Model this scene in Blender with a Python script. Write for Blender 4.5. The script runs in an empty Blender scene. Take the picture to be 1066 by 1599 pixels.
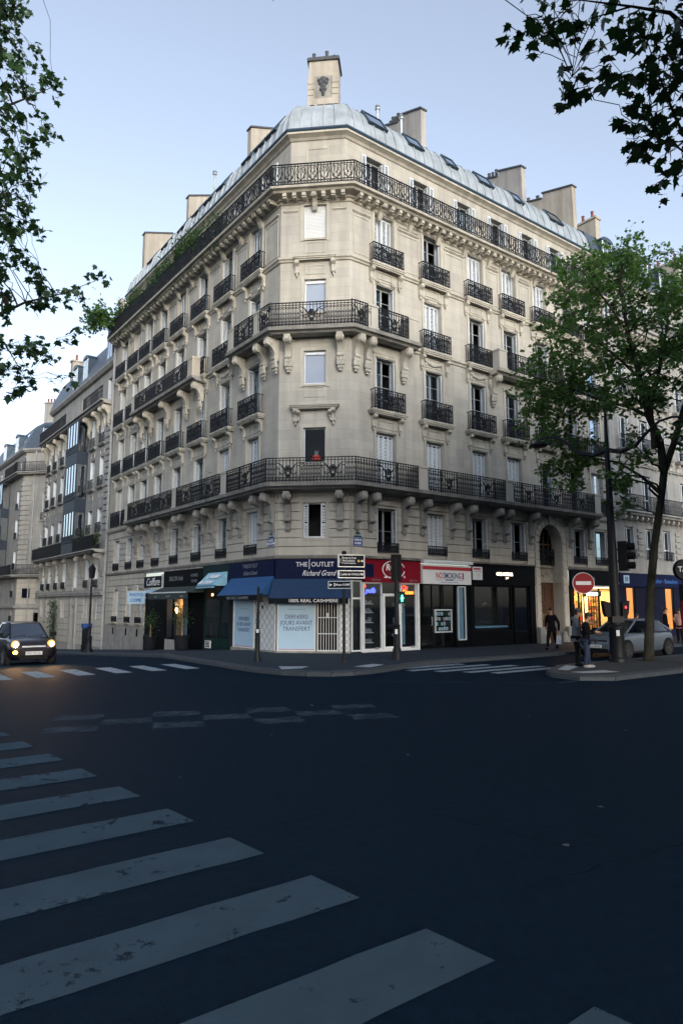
import bpy, math, random
import numpy as np
from math import sin, cos, pi, radians, sqrt, atan2, hypot
from mathutils import Matrix, Vector
random.seed(7)
rng = np.random.default_rng(11)
SC = bpy.context.scene
COL = SC.collection

# ------------------------------------------------------------------ camera
cd = bpy.data.cameras.new('camera')
cd.sensor_fit = 'VERTICAL'; cd.sensor_height = 36.0; cd.lens = 24.0
cd.clip_start = 0.1; cd.clip_end = 2000
cam = bpy.data.objects.new('camera', cd); COL.objects.link(cam)
cam.location = (0, 0, 1.9)
cam.rotation_euler = (radians(90 + 7.6964), 0, 0)
SC.camera = cam

# ------------------------------------------------------------------ sky, sun, exposure
SUN_EL, SUN_AZ = 12.0, 160.0          # degrees; azimuth clockwise from +Y (low, behind the camera)
W = bpy.data.worlds.new('World'); SC.world = W; W.use_nodes = True
nt = W.node_tree; nt.nodes.clear()
sky = nt.nodes.new('ShaderNodeTexSky'); sky.sky_type = 'NISHITA'; sky.sun_disc = False
sky.sun_elevation = radians(SUN_EL); sky.sun_rotation = radians(SUN_AZ)
sky.altitude = 60; sky.air_density = 1.0; sky.dust_density = 3.0; sky.ozone_density = 3.0
hs = nt.nodes.new('ShaderNodeHueSaturation'); hs.inputs['Saturation'].default_value = .56   # thin high haze over the whole sky
bg = nt.nodes.new('ShaderNodeBackground'); bg.inputs['Strength'].default_value = 0.07
wo = nt.nodes.new('ShaderNodeOutputWorld')
nt.links.new(sky.outputs[0], hs.inputs['Color']); nt.links.new(hs.outputs[0], bg.inputs[0]); nt.links.new(bg.outputs[0], wo.inputs[0])
sl = bpy.data.lights.new('sun', 'SUN'); sl.energy = 0.15; sl.angle = radians(35); sl.color = (1.0, 0.95, 0.88)
so = bpy.data.objects.new('sun', sl); COL.objects.link(so)
SL_EL = 30.0
_d = Vector((sin(radians(SUN_AZ)) * cos(radians(SL_EL)), cos(radians(SUN_AZ)) * cos(radians(SL_EL)), sin(radians(SL_EL))))
so.rotation_euler = _d.to_track_quat('Z', 'Y').to_euler()
SC.view_settings.view_transform = 'Standard'; SC.view_settings.look = 'None'
SC.view_settings.exposure = 2.62; SC.view_settings.gamma = 1.0
SC.view_settings.use_curve_mapping = False
SC.render.engine = 'CYCLES'
cy = SC.cycles
cy.use_denoising = True; cy.max_bounces = 6; cy.diffuse_bounces = 2; cy.glossy_bounces = 3
cy.transmission_bounces = 4; cy.transparent_max_bounces = 12; cy.sample_clamp_indirect = 4.0
cy.caustics_reflective = False; cy.caustics_refractive = False

# ------------------------------------------------------------------ helpers
class G:
    """collects faces for one mesh"""
    def __init__(s): s.v = []; s.f = []; s.m = []; s.k = 0
    def add(s, vs, fs):
        n = len(s.v); s.v += [tuple(p) for p in vs]
        for q in fs: s.f.append([n + i for i in q]); s.m.append(s.k)
        return s
    def box(s, x0, x1, y0, y1, z0, z1):
        return s.add([(x0,y0,z0),(x1,y0,z0),(x1,y1,z0),(x0,y1,z0),(x0,y0,z1),(x1,y0,z1),(x1,y1,z1),(x0,y1,z1)],
              [(3,2,1,0),(4,5,6,7),(0,1,5,4),(1,2,6,5),(2,3,7,6),(3,0,4,7)])
    def rbox(s, x0, x1, y0, y1, z0, z1, b):
        """box whose front (y0) edges are chamfered"""
        o = [(x0,y0+b,z0),(x1,y0+b,z0),(x1,y0+b,z1),(x0,y0+b,z1)]
        i = [(x0+b,y0,z0+b),(x1-b,y0,z0+b),(x1-b,y0,z1-b),(x0+b,y0,z1-b)]
        k = [(x0,y1,z0),(x1,y1,z0),(x1,y1,z1),(x0,y1,z1)]
        return s.add(o+i+k, [(4,5,6,7)]+[(j,(j+1)%4,4+(j+1)%4,4+j) for j in range(4)]+[(8+j,8+(j+1)%4,(j+1)%4,j) for j in range(4)])
    def quad(s, *p): return s.add(p, [tuple(range(len(p)))])
    def prism(s, poly, x0, x1, ax='x'):
        """poly of (a,b) extruded along ax; for 'x' a=y b=z, 'y' a=x b=z, 'z' a=x b=y"""
        n = len(poly)
        mk = {'x': lambda a,b,t:(t,a,b), 'y': lambda a,b,t:(a,t,b), 'z': lambda a,b,t:(a,b,t)}[ax]
        return s.add([mk(a,b,x0) for a,b in poly]+[mk(a,b,x1) for a,b in poly],
              [tuple(range(n))[::-1], tuple(range(n,2*n))]+[(i,(i+1)%n,n+(i+1)%n,n+i) for i in range(n)])
    def tube(s, pts, r, n=5, cap=True):
        P = [Vector(p) for p in pts]; m = len(P); vs = []; 
        R = r if isinstance(r, (list, tuple)) else [r]*m
        up = Vector((0.13, 0.21, 0.97)).normalized(); prev = None
        for i in range(m):
            t = (P[min(i+1,m-1)] - P[max(i-1,0)])
            if t.length < 1e-9: t = Vector((0,0,1))
            t.normalize()
            a = prev if prev is not None else (up if abs(t.dot(up)) < .9 else Vector((1,0,0)))
            a = (a - t*a.dot(t))
            if a.length < 1e-6: a = t.orthogonal()
            a.normalize(); b = t.cross(a); prev = a
            for j in range(n):
                w = 2*pi*(j+.5)/n; vs.append(P[i] + (a*cos(w) + b*sin(w))*R[i])
        fs = [(i*n+j, i*n+(j+1)%n, (i+1)*n+(j+1)%n, (i+1)*n+j) for i in range(m-1) for j in range(n)]
        if cap: fs += [tuple(range(n))[::-1], tuple((m-1)*n+j for j in range(n))]
        return s.add(vs, fs)
    def lathe(s, prof, n=12, c=(0,0), ax='z', cap=True):
        vs = []
        for r, z in prof:
            for j in range(n):
                w = 2*pi*j/n; a, b = r*cos(w), r*sin(w)
                vs.append((c[0]+a, c[1]+b, z) if ax == 'z' else ((z, c[0]+a, c[1]+b) if ax == 'x' else (c[0]+a, z, c[1]+b)))
        m = len(prof)
        fs = [(i*n+j, i*n+(j+1)%n, (i+1)*n+(j+1)%n, (i+1)*n+j) for i in range(m-1) for j in range(n)]
        if cap: fs += [tuple(range(n))[::-1], tuple((m-1)*n+j for j in range(n))]
        return s.add(vs, fs)
    def ball(s, c, rx, ry, rz, n=8, m=5):
        pr = [(sin(pi*(i+.02)/(m+.04)), -cos(pi*(i+.02)/(m+.04))) for i in range(m+1)]
        k = len(s.v); s.lathe(pr, n)
        for i in range(k, len(s.v)):
            x, y, z = s.v[i]; s.v[i] = (c[0]+x*rx, c[1]+y*ry, c[2]+z*rz)
        return s
    def xf(s, M, start=0):
        for i in range(start, len(s.v)): s.v[i] = tuple(M @ Vector(s.v[i]))
        return s
    def mesh(s, name, mats, smooth=False):
        me = bpy.data.meshes.new(name); me.from_pydata(s.v, [], s.f); 
        for m in (mats if isinstance(mats, (list, tuple)) else [mats]): me.materials.append(MAT[m])
        if any(s.m): me.polygons.foreach_set('material_index', s.m)
        if smooth:
            me.polygons.foreach_set('use_smooth', [True]*len(me.polygons))
            try: me.set_sharp_from_angle(angle=radians(40))
            except Exception: pass
        me.update(); return me

WM = {}
I4 = Matrix.Identity(4)
def T(x, y, z, rz=0, rx=0, ry=0, s=1):
    M = Matrix.Translation((x, y, z)) @ Matrix.Rotation(rz, 4, 'Z')
    if ry: M = M @ Matrix.Rotation(ry, 4, 'Y')
    if rx: M = M @ Matrix.Rotation(rx, 4, 'X')
    if s != 1: M = M @ Matrix.Scale(s, 4)
    return M
def ob(name, data, par=None, M=I4, label=None, cat=None, group=None, kind=None):
    """link one object; M is its world matrix"""
    o = bpy.data.objects.new(name, data); COL.objects.link(o)
    WM[o] = M
    if par is not None:
        o.parent = par; o.matrix_basis = WM[par].inverted() @ M
    else: o.matrix_basis = M
    if label: o['label'] = label
    if cat: o['category'] = cat
    if group: o['group'] = group
    if kind: o['kind'] = kind
    return o
def thing(name, label, cat, M=I4, group=None): return ob(name, None, None, M, label, cat, group)
def copy_tree(o, M, par=None, **kw):
    """a copy of a thing or part with copies of its parts and sub-parts"""
    c = o.copy(); COL.objects.link(c); WM[c] = M
    if par is not None: c.parent = par; c.matrix_basis = WM[par].inverted() @ M
    elif o.parent is None: c.matrix_basis = M
    for k, v in kw.items():
        if v: c[k] = v
    for ch in list(o.children): copy_tree(ch, M @ (WM[o].inverted() @ WM[ch]), c)
    return c
def text(body, par, M, size, mat, italic=0, bold=0, align='CENTER', depth=0.004, name='lettering', sx=1.0):
    """flat lettering: M has the text's x along its x and its up along z, facing -y"""
    cu = bpy.data.curves.new(name, 'FONT'); cu.body = body; cu.size = size; cu.align_x = align; cu.align_y = 'CENTER'
    cu.shear = italic; cu.offset = bold; cu.extrude = depth/2; cu.resolution_u = 3; cu.space_line = .95
    tmp = bpy.data.objects.new('tmp', cu); COL.objects.link(tmp)
    me = bpy.data.meshes.new_from_object(tmp.evaluated_get(bpy.context.evaluated_depsgraph_get())); bpy.data.objects.remove(tmp); bpy.data.curves.remove(cu)
    me.name = name; me.materials.clear(); me.materials.append(MAT[mat])
    return ob(name, me, par, M @ Matrix.Rotation(pi/2, 4, 'X') @ Matrix.Scale(sx, 4, Vector((1,0,0))))

# ------------------------------------------------------------------ materials
MAT = {}
def mat(name, col, rough=.7, metal=0, var=.0, scale=3, bump=0, bscale=40, spec=.5, emit=None, estr=0, streak=0, coat=0, var2=None):
    m = bpy.data.materials.new(name); m.use_nodes = True; n = m.node_tree; b = n.nodes['Principled BSDF']
    b.inputs['Roughness'].default_value = rough; b.inputs['Metallic'].default_value = metal
    b.inputs['Specular IOR Level'].default_value = spec
    b.inputs['Base Color'].default_value = (*col, 1); b.inputs['Coat Weight'].default_value = coat
    MAT[name] = m
    geo = None
    if var or bump or streak:
        geo = n.nodes.new('ShaderNodeNewGeometry')
    src = None
    if var or streak:
        nz = n.nodes.new('ShaderNodeTexNoise'); nz.inputs['Scale'].default_value = scale; nz.inputs['Detail'].default_value = 6; nz.inputs['Roughness'].default_value = .62
        n.links.new(geo.outputs['Position'], nz.inputs['Vector'])
        cr = n.nodes.new('ShaderNodeMapRange'); cr.inputs[1].default_value = .28; cr.inputs[2].default_value = .72
        cr.inputs[3].default_value = 1 - var; cr.inputs[4].default_value = 1 + var
        n.links.new(nz.outputs['Fac'], cr.inputs[0]); src = cr.outputs[0]
        if streak:
            mp = n.nodes.new('ShaderNodeMapping'); mp.inputs['Scale'].default_value = (1, 1, .09)
            n.links.new(geo.outputs['Position'], mp.inputs['Vector'])
            n2 = n.nodes.new('ShaderNodeTexNoise'); n2.inputs['Scale'].default_value = 2.4; n2.inputs['Detail'].default_value = 7
            n.links.new(mp.outputs[0], n2.inputs['Vector'])
            c2 = n.nodes.new('ShaderNodeMapRange'); c2.inputs[1].default_value = .35; c2.inputs[2].default_value = .7
            c2.inputs[3].default_value = 1 + streak*.35; c2.inputs[4].default_value = 1 - streak
            n.links.new(n2.outputs['Fac'], c2.inputs[0])
            mu = n.nodes.new('ShaderNodeMath'); mu.operation = 'MULTIPLY'
            n.links.new(src, mu.inputs[0]); n.links.new(c2.outputs[0], mu.inputs[1]); src = mu.outputs[0]
        vm = n.nodes.new('ShaderNodeVectorMath'); vm.operation = 'SCALE'
        if var2:
            mx = n.nodes.new('ShaderNodeMix'); mx.data_type = 'RGBA'; n3 = n.nodes.new('ShaderNodeTexNoise'); n3.inputs['Scale'].default_value = scale*.37
            n.links.new(geo.outputs['Position'], n3.inputs['Vector'])
            n.links.new(n3.outputs['Fac'], mx.inputs[0]); mx.inputs[6].default_value = (*col, 1); mx.inputs[7].default_value = (*var2, 1)
            n.links.new(mx.outputs[2], vm.inputs[0])
        else: vm.inputs[0].default_value = col
        n.links.new(src, vm.inputs['Scale']); n.links.new(vm.outputs[0], b.inputs['Base Color'])
    if bump:
        bn = n.nodes.new('ShaderNodeTexNoise'); bn.inputs['Scale'].default_value = bscale; bn.inputs['Detail'].default_value = 5
        n.links.new(geo.outputs['Position'], bn.inputs['Vector'])
        bp = n.nodes.new('ShaderNodeBump'); bp.inputs['Strength'].default_value = bump; bp.inputs['Distance'].default_value = .02
        n.links.new(bn.outputs['Fac'], bp.inputs['Height']); n.links.new(bp.outputs[0], b.inputs['Normal'])
    if emit:
        b.inputs['Emission Color'].default_value = (*emit, 1); b.inputs['Emission Strength'].default_value = estr
    return m
mat('stone', (.412,.390,.340), .85, var=.10, scale=.9, bump=.25, bscale=30, streak=.17, var2=(.39,.377,.345))
def ashlar(name, src):
    m = MAT[src].copy(); m.name = name; MAT[name] = m; n = m.node_tree; b = n.nodes['Principled BSDF']
    tc = n.nodes.new('ShaderNodeTexCoord'); sp = n.nodes.new('ShaderNodeSeparateXYZ'); cb = n.nodes.new('ShaderNodeCombineXYZ'); br = n.nodes.new('ShaderNodeTexBrick')
    n.links.new(tc.outputs['Object'], sp.inputs[0]); n.links.new(sp.outputs['X'], cb.inputs[0]); n.links.new(sp.outputs['Z'], cb.inputs[1]); n.links.new(cb.outputs[0], br.inputs[0])
    br.inputs['Scale'].default_value = 1; br.inputs['Brick Width'].default_value = 1.02; br.inputs['Row Height'].default_value = .41; br.inputs['Mortar Size'].default_value = .006; br.inputs['Mortar Smooth'].default_value = .3
    br.inputs['Color1'].default_value = (1,1,1,1); br.inputs['Color2'].default_value = (.86,.87,.89,1); br.inputs['Mortar'].default_value = (.70,.70,.70,1); br.inputs['Bias'].default_value = -.1
    mx = n.nodes.new('ShaderNodeMix'); mx.data_type = 'RGBA'; mx.blend_type = 'MULTIPLY'; mx.inputs[0].default_value = 1
    l = b.inputs['Base Color'].links[0]; n.links.new(l.from_socket, mx.inputs[6]); n.links.new(br.outputs['Color'], mx.inputs[7]); n.links.new(mx.outputs[2], b.inputs['Base Color'])
mat('stone_trim', (.415,.394,.345), .85, var=.12, scale=1.6, bump=.2, bscale=35, streak=.24)
mat('stone_soot', (.255,.25,.235), .9, var=.22, scale=2.2, bump=.3, bscale=25, streak=.3)
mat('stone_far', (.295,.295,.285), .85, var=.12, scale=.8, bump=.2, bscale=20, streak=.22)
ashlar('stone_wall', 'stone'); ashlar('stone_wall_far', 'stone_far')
mat('render_tan', (.40,.365,.315), .9, var=.13, scale=1.1, bump=.15, streak=.28)
mat('render_grey', (.36,.345,.33), .9, var=.14, scale=.9, bump=.15, streak=.32)
mat('iron', (.008,.010,.014), .6, var=.2, scale=9, spec=.2)
mat('post_paint', (.006,.008,.012), .5, var=.25, scale=8, bump=.06, spec=.22)
mat('shutter', (.58,.63,.68), .5, var=.06, scale=5)
mat('white_paint', (.60,.63,.66), .45, var=.06, scale=5)
mat('pipe_grey', (.30,.315,.33), .6, var=.15, scale=4, streak=.2)
mat('sash_paint', (.34,.36,.38), .5, var=.1, scale=5)
mat('blind_white', (.52,.54,.56), .6, var=.05, scale=3)
mat('blind_blue', (.26,.31,.40), .5, var=.06, scale=2)
mat('zinc', (.43,.475,.51), .4, metal=.35, var=.2, scale=1.3, bump=.12, bscale=6, streak=.2)
mat('zinc_dark', (.045,.075,.11), .4, metal=.3, var=.15, scale=3)
mat('slate', (.055,.075,.105), .5, var=.3, scale=5, bump=.3, bscale=14)
mat('terracotta', (.20,.055,.04), .8, var=.25, scale=6)
mat('pot_dark', (.055,.06,.07), .7, var=.25, scale=6)
mat('dark_room', (.022,.022,.026), .9)
mat('curtain', (.62,.61,.57), .9, var=.08, scale=8)
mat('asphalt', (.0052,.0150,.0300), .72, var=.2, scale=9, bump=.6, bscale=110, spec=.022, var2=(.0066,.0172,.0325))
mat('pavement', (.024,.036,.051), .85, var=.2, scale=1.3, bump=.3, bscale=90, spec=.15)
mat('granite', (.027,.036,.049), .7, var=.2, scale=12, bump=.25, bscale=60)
mat('tactile', (.33,.37,.41), .6, var=.12, scale=6)
mat('navy', (.003,.007,.038), .6, var=.1, scale=4, spec=.12)
mat('awning_blue', (.007,.065,.20), .75, var=.12, scale=3, bump=.1, bscale=60)
mat('awning_deep', (.004,.028,.085), .75, var=.12, scale=3, bump=.1, bscale=60)
mat('valance', (.007,.011,.015), .9, var=.1, spec=.1)
mat('red', (.17,.003,.014), .55, var=.08, scale=3, spec=.15)
mat('red_sign', (.22,.006,.014), .5, var=.06, spec=.2)
mat('lacquer', (.0022,.0026,.004), .5, var=.1, scale=3, spec=.05)
mat('shop_green', (.006,.022,.022), .6, var=.1, spec=.15)
mat('poster', (.36,.52,.68), .35, var=.03, scale=2)
mat('ink_navy', (.03,.04,.16), .6)
mat('ink_blue', (.03,.13,.42), .6)
mat('ink_white', (.75,.76,.78), .5)
mat('ink_grey', (.20,.22,.26), .5)
mat('ink_red', (.35,.01,.02), .5)
mat('gold', (.55,.42,.10), .4, metal=.3)
mat('sign_navy', (.003,.004,.014), .5, spec=.12)
mat('alu', (.55,.58,.62), .35, metal=.4)
mat('plaque_blue', (.01,.055,.26), .25, coat=.4)
mat('plaque_green', (.012,.07,.07), .3)
mat('wood', (.075,.030,.014), .5, var=.3, scale=4, bump=.15, streak=.25)
mat('wood_pale', (.30,.20,.11), .55, var=.2, scale=5)
mat('bark', (.022,.021,.018), .95, var=.45, scale=3, bump=.8, bscale=18, var2=(.050,.048,.038), spec=.1)
mat('planter', (.008,.010,.014), .8, var=.2, spec=.15)
mat('tyre', (.012,.012,.013), .8)
mat('rim', (.12,.125,.13), .4, metal=.7)
mat('car_dark', (.008,.006,.010), .3, coat=.5, spec=.3)
mat('car_silver', (.10,.125,.16), .38, metal=.3, coat=.25)
mat('car_glass_dark', (.004,.006,.010), .12, spec=.35)
mat('car_glass', (.010,.022,.04), .06, spec=.9, coat=.8)
mat('lens_clear', (.5,.52,.55), .1, spec=.8)
mat('plastic', (.005,.005,.007), .6, spec=.15)
mat('plate', (.6,.6,.58), .5)
mat('skin', (.36,.20,.14), .6)
mat('hair', (.012,.009,.008), .6)
mat('cloth_black', (.006,.006,.008), .95, spec=.1)
mat('cloth_jeans', (.012,.022,.055), .95, var=.15, scale=20)
mat('cloth_grey', (.10,.11,.14), .9, spec=.2)
mat('cloth_pink', (.5,.30,.27), .85)
mat('cloth_white', (.55,.56,.60), .8)
mat('shoe_white', (.28,.28,.29), .7)
mat('lamp_red', (.45,.03,.015), .7)
def leafmat(name, c, c2, tr=.25):
    m = mat(name, c, .55, var=.35, scale=2.2, var2=c2, spec=.4); n = m.node_tree; b = n.nodes['Principled BSDF']
    t = n.nodes.new('ShaderNodeBsdfTranslucent'); t.inputs[0].default_value = (c2[0]*1.4, c2[1]*1.5, c2[2], 1)
    x = n.nodes.new('ShaderNodeMixShader'); x.inputs[0].default_value = tr
    n.links.new(b.outputs[0], x.inputs[1]); n.links.new(t.outputs[0], x.inputs[2])
    n.links.new(x.outputs[0], n.nodes['Material Output'].inputs[0])
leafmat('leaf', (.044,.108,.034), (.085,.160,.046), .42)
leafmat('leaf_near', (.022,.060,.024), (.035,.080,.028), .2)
leafmat('leaf_balcony', (.034,.085,.030), (.06,.12,.05), .3)
def emis(name, col, st):
    m = bpy.data.materials.new(name); m.use_nodes = True; n = m.node_tree; n.nodes.clear()
    e = n.nodes.new('ShaderNodeEmission'); e.inputs[0].default_value = (*col, 1); e.inputs[1].default_value = st
    o = n.nodes.new('ShaderNodeOutputMaterial'); n.links.new(e.outputs[0], o.inputs[0]); MAT[name] = m
emis('glow_warm', (1,.52,.18), 2.2); emis('glow_orange', (1,.34,.09), .30); emis('glow_head', (1,.70,.36), 45)
emis('lens_lit', (1,.47,.13), .30); emis('glow_amber', (1,.33,.02), 8); emis('glow_green', (.05,1,.45), 2.2); emis('glow_red', (1,.03,.05), 1.2)
emis('neon_blue', (.05,.07,1), 1.1); emis('neon_red', (1,.05,.03), .7); emis('neon_orange', (1,.22,.02), .8)
emis('sign_glow', (1,.62,.38), 2.2); emis('sign_glow_white', (.80,1,.75), 2.2)
def glass(name, tint, tr):
    """window pane: see-through at a steep angle, mirror-like at a grazing one"""
    m = bpy.data.materials.new(name); m.use_nodes = True; n = m.node_tree; n.nodes.clear()
    o = n.nodes.new('ShaderNodeOutputMaterial'); t = n.nodes.new('ShaderNodeBsdfTransparent'); t.inputs[0].default_value = (*tint, 1)
    g = n.nodes.new('ShaderNodeBsdfGlossy'); g.inputs['Roughness'].default_value = .03; g.inputs[0].default_value = (.9,.95,1,1)
    f = n.nodes.new('ShaderNodeLayerWeight'); f.inputs[0].default_value = .5
    pw = n.nodes.new('ShaderNodeMath'); pw.operation = 'POWER'; pw.inputs[1].default_value = 4.0; n.links.new(f.outputs['Facing'], pw.inputs[0])
    a = n.nodes.new('ShaderNodeMath'); a.operation = 'MULTIPLY_ADD'; a.inputs[1].default_value = .8; a.inputs[2].default_value = tr+.02
    n.links.new(pw.outputs[0], a.inputs[0]); x = n.nodes.new('ShaderNodeMixShader')
    n.links.new(a.outputs[0], x.inputs[0]); n.links.new(t.outputs[0], x.inputs[1]); n.links.new(g.outputs[0], x.inputs[2]); n.links.new(x.outputs[0], o.inputs[0])
    MAT[name] = m
glass('glass', (.70,.78,.84), .018); glass('glass_shop', (.86,.90,.92), .015); glass('glass_dark', (.45,.52,.56), -.012); glass('glass_sky', (.35,.45,.55), .45)
# road paint worn through to the asphalt
def paint(name, col, lo, hi):
    m = mat(name, col, .85, var=.12, scale=3, bump=.3, bscale=120, spec=.0); n = m.node_tree; b = n.nodes['Principled BSDF']
    g = n.nodes.new('ShaderNodeNewGeometry'); z = n.nodes.new('ShaderNodeTexNoise'); z.inputs['Scale'].default_value = 5; z.inputs['Detail'].default_value = 9; z.inputs['Roughness'].default_value = .7
    n.links.new(g.outputs['Position'], z.inputs['Vector']); r = n.nodes.new('ShaderNodeMapRange'); r.inputs[1].default_value = lo; r.inputs[2].default_value = hi
    n.links.new(z.outputs['Fac'], r.inputs[0]); t = n.nodes.new('ShaderNodeBsdfTransparent'); x = n.nodes.new('ShaderNodeMixShader')
    n.links.new(r.outputs[0], x.inputs[0]); n.links.new(t.outputs[0], x.inputs[1]); n.links.new(b.outputs[0], x.inputs[2])
    n.links.new(x.outputs[0], n.nodes['Material Output'].inputs[0])
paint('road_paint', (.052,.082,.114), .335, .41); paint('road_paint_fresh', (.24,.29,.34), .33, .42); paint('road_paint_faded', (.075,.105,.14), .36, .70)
# ------------------------------------------------------------------ street plan
aR = radians(36.597); aL = radians(126.777)
PR = Vector((.3472, 27.1835)); PL = Vector((-2.6062, 27.5221)); aC = atan2(PR.y-PL.y, PR.x-PL.x); CW = (PR-PL).length
class Fr:
    """a facade: s runs along it, d is out from the wall"""
    def __init__(f, O, a, flip=False):
        f.O = Vector(O[:2]); f.a = a; f.u = Vector((cos(a), sin(a))); f.sg = -1 if flip else 1
        f.n = Vector((-sin(a), cos(a))) if flip else Vector((sin(a), -cos(a))); f.rot = a + pi if flip else a
    def p(f, s, d=0): return f.O + f.u*s + f.n*d
    def M(f, s, d, z): q = f.p(s, d); return T(q.x, q.y, z, f.rot)
    def x(f, s): return s*f.sg
FR = Fr(PR, aR); FL = Fr(PL, aL, True); FC = Fr(PL, aC)
def sL(x, y): return (Vector((x, y)) - PL).dot(FL.u)
def gz(x, y):
    """the side street falls away from the crossing"""
    return -.05*min(max(sL(x, y) - 2, 0), 58)
RD = -.13                                # road below the pavement

# road: one sheet to the horizon, laid out on the side street's axes
S_ = [-400,-150,-80,-50]+[i for i in range(-40,3,2)]+[2+3*i for i in range(1,20)]+[60,90,150,400]
S_ = sorted(set(S_)); O_ = [-400,-150,-60]+list(range(-30,61,3))+[90,150,400]
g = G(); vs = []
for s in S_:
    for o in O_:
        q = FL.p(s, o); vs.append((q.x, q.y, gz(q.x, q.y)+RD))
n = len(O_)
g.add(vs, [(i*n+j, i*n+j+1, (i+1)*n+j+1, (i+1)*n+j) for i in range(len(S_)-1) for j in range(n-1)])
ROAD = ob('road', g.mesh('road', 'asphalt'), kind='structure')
# patched trenches in the asphalt: slightly proud darker strips
mat('asphalt_patch', (.0050,.0128,.0246), .75, var=.2, scale=2, bump=.4, bscale=140, spec=.012)
def sheet(name, pts, m, dz=.004, par=None, kind=None, base=RD):
    g = G(); g.quad(*[(x, y, gz(x, y)+base+dz) for x, y in pts]); 
    return ob(name, g.mesh(name, m), par, kind=kind)
# hairline cracks
g = G()
for a, b in (((1.2,5.2),(3.1,6.3)), ((3.1,6.3),(4.3,7.6)), ((.9,7.0),(2.0,6.0)), ((4.3,7.6),(6.5,8.4))):
    A, B = Vector(a), Vector(b); prev = None; t_ = (B-A).normalized(); nn = Vector((-t_.y, t_.x))
    pts = [A+(B-A)*i/9 + nn*random.uniform(-.06,.06) for i in range(10)]
    for p, q in zip(pts, pts[1:]):
        w = nn*random.uniform(.0015,.004); g.quad(*[(v.x, v.y, RD+.004) for v in (p-w, q-w, q+w, p+w)])
mat('crack_dark', (.004,.006,.009), 1, spec=0); ob('crack', g.mesh('crack', 'crack_dark'), ROAD)
# near crossing: stripes 0.5 m wide, 1.135 m apart, running out of the frame on the left
cu_ = Vector((-.795,-.606)); cv_ = Vector((-.665,.747))
E0 = Vector((.88, 4.23))
def stripe(a, b, w, u, v, name, m, jag=0):
    """a ragged-edged painted bar from a, along u for b, width w along v"""
    K = 14; top = []; bot = []
    for i in range(K+1):
        t = b*i/K; top.append(a+u*t+v*(w+random.uniform(-jag,jag))); bot.append(a+u*t+v*random.uniform(-jag,jag))
    g = G()
    for i in range(K):
        g.quad(*[(q.x, q.y, gz(q.x,q.y)+RD+.004) for q in (bot[i], bot[i+1], top[i+1], top[i])])
    return ob(name, g.mesh(name, m), ROAD)
for i in range(-1, 9):
    stripe(E0 + cv_*1.135*i, 3.9, .53, cu_, cv_, 'crossing_stripe', 'road_paint', .008)
# crossing over the side street, where the small car waits
for o in (9.05, 7.95, 6.85, 5.75, 4.65, 10.15, 11.25, 12.35):
    stripe(FL.p(-1.0, o), -2.05, .5, FL.u*1.0, FL.n, 'crossing_stripe', 'road_paint_fresh', .012)
# crossing over the service lane, between the corner and the island
for o in (4.75, 5.45, 6.15, 6.85, 7.5):
    stripe(FR.p(-2.6+(o-4.7)*.75, o), 3.6, .36, FR.u, FR.n, 'crossing_stripe', 'road_paint_fresh', .012)
# worn chequers in the middle of the crossing
for r in range(3):
    for c in range(7):
        if (r+c) % 2 == 0:
            u = Vector((.965,.262)); v = Vector((-.262,.965)); a = Vector((-4.75,11.15))+u*.86*c+v*.62*r
            stripe(a, .84, .55, u, v, 'chequer_mark', 'road_paint_faded', .05)
stripe(Vector((5.6,18.25)), 8, .12, FR.u, FR.n, 'lane_line', 'road_paint', .01)
stripe(Vector((-3.3,18.9)), 9.2, .07, Vector((.995,-.1)).normalized(), Vector((.1,.995)), 'gutter_line', 'road_paint_faded', .01)

# pavement round the corner building
KC = [tuple(FL.p(2,3.9)), (-4.37,23.37), (-3.55,22.2), (-2.95,21.4), (-2.35,20.72), (-1.75,20.2), (-1.0,19.86), (-.3,19.78), (.35,20.05),
      (.9,20.55), (1.45,21.25), (2.21,22.44), (3.0,23.4), (3.8,24.15), (5.26,25.2), (7.2,26.6)] + [tuple(FR.p(s,4.42)) for s in (8, 20, 60)]
inn = [tuple(FR.p(60,-1)), tuple(FR.p(1,-1)), tuple(FL.p(1,-1)), tuple(FL.p(2,-1))]
g = G(); poly = KC + inn
from mathutils.geometry import tessellate_polygon
tri = tessellate_polygon([[Vector((x,y,0)) for x,y in poly]])
g.add([(x,y,0) for x,y in poly], [t if (Vector(poly[t[1]])-Vector(poly[t[0]])).cross(Vector(poly[t[2]])-Vector(poly[t[0]])) > 0 else t[::-1] for t in tri])
LS = [2, 20, 60, 100]
for a, b in zip(LS, LS[1:]):
    g.quad(*[(q.x, q.y, gz(q.x,q.y)) for q in (FL.p(a,3.9), FL.p(a,-1), FL.p(b,-1), FL.p(b,3.9))])
PAVE = ob('pavement', g.mesh('pavement', 'pavement'), kind='structure')
def kerb(path, par, n_max=999):
    """granite kerb stones, about a metre each, along path"""
    k = 0; path = [Vector(p) for p in path]; acc = []
    for a, b in zip(path, path[1:]):
        L = (b-a).length; m = max(1, round(L/1.05)); acc += [(a+(b-a)*i/m, a+(b-a)*(i+1)/m) for i in range(m)]
    for a, b in acc[:n_max]:
        t = (b-a); L = t.length; t.normalize(); w = .014
        me = kerb.c.get(round(L,2))
        if me is None:
            gg = G(); gg.prism([(-.02,-.25),(.26,-.25),(.26,.006),(.02,.006),(-.02,-.034)], .006, L-.006); me = gg.mesh('kerb_stone', 'granite'); kerb.c[round(L,2)] = me
        za, zb = gz(a.x,a.y), gz(b.x,b.y)
        M = T(a.x, a.y, za+random.uniform(-.003,.003), atan2(t.y,t.x), 0, -atan2(zb-za, L))
        ob('kerb_stone', me, par, M)
kerb.c = {}
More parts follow.
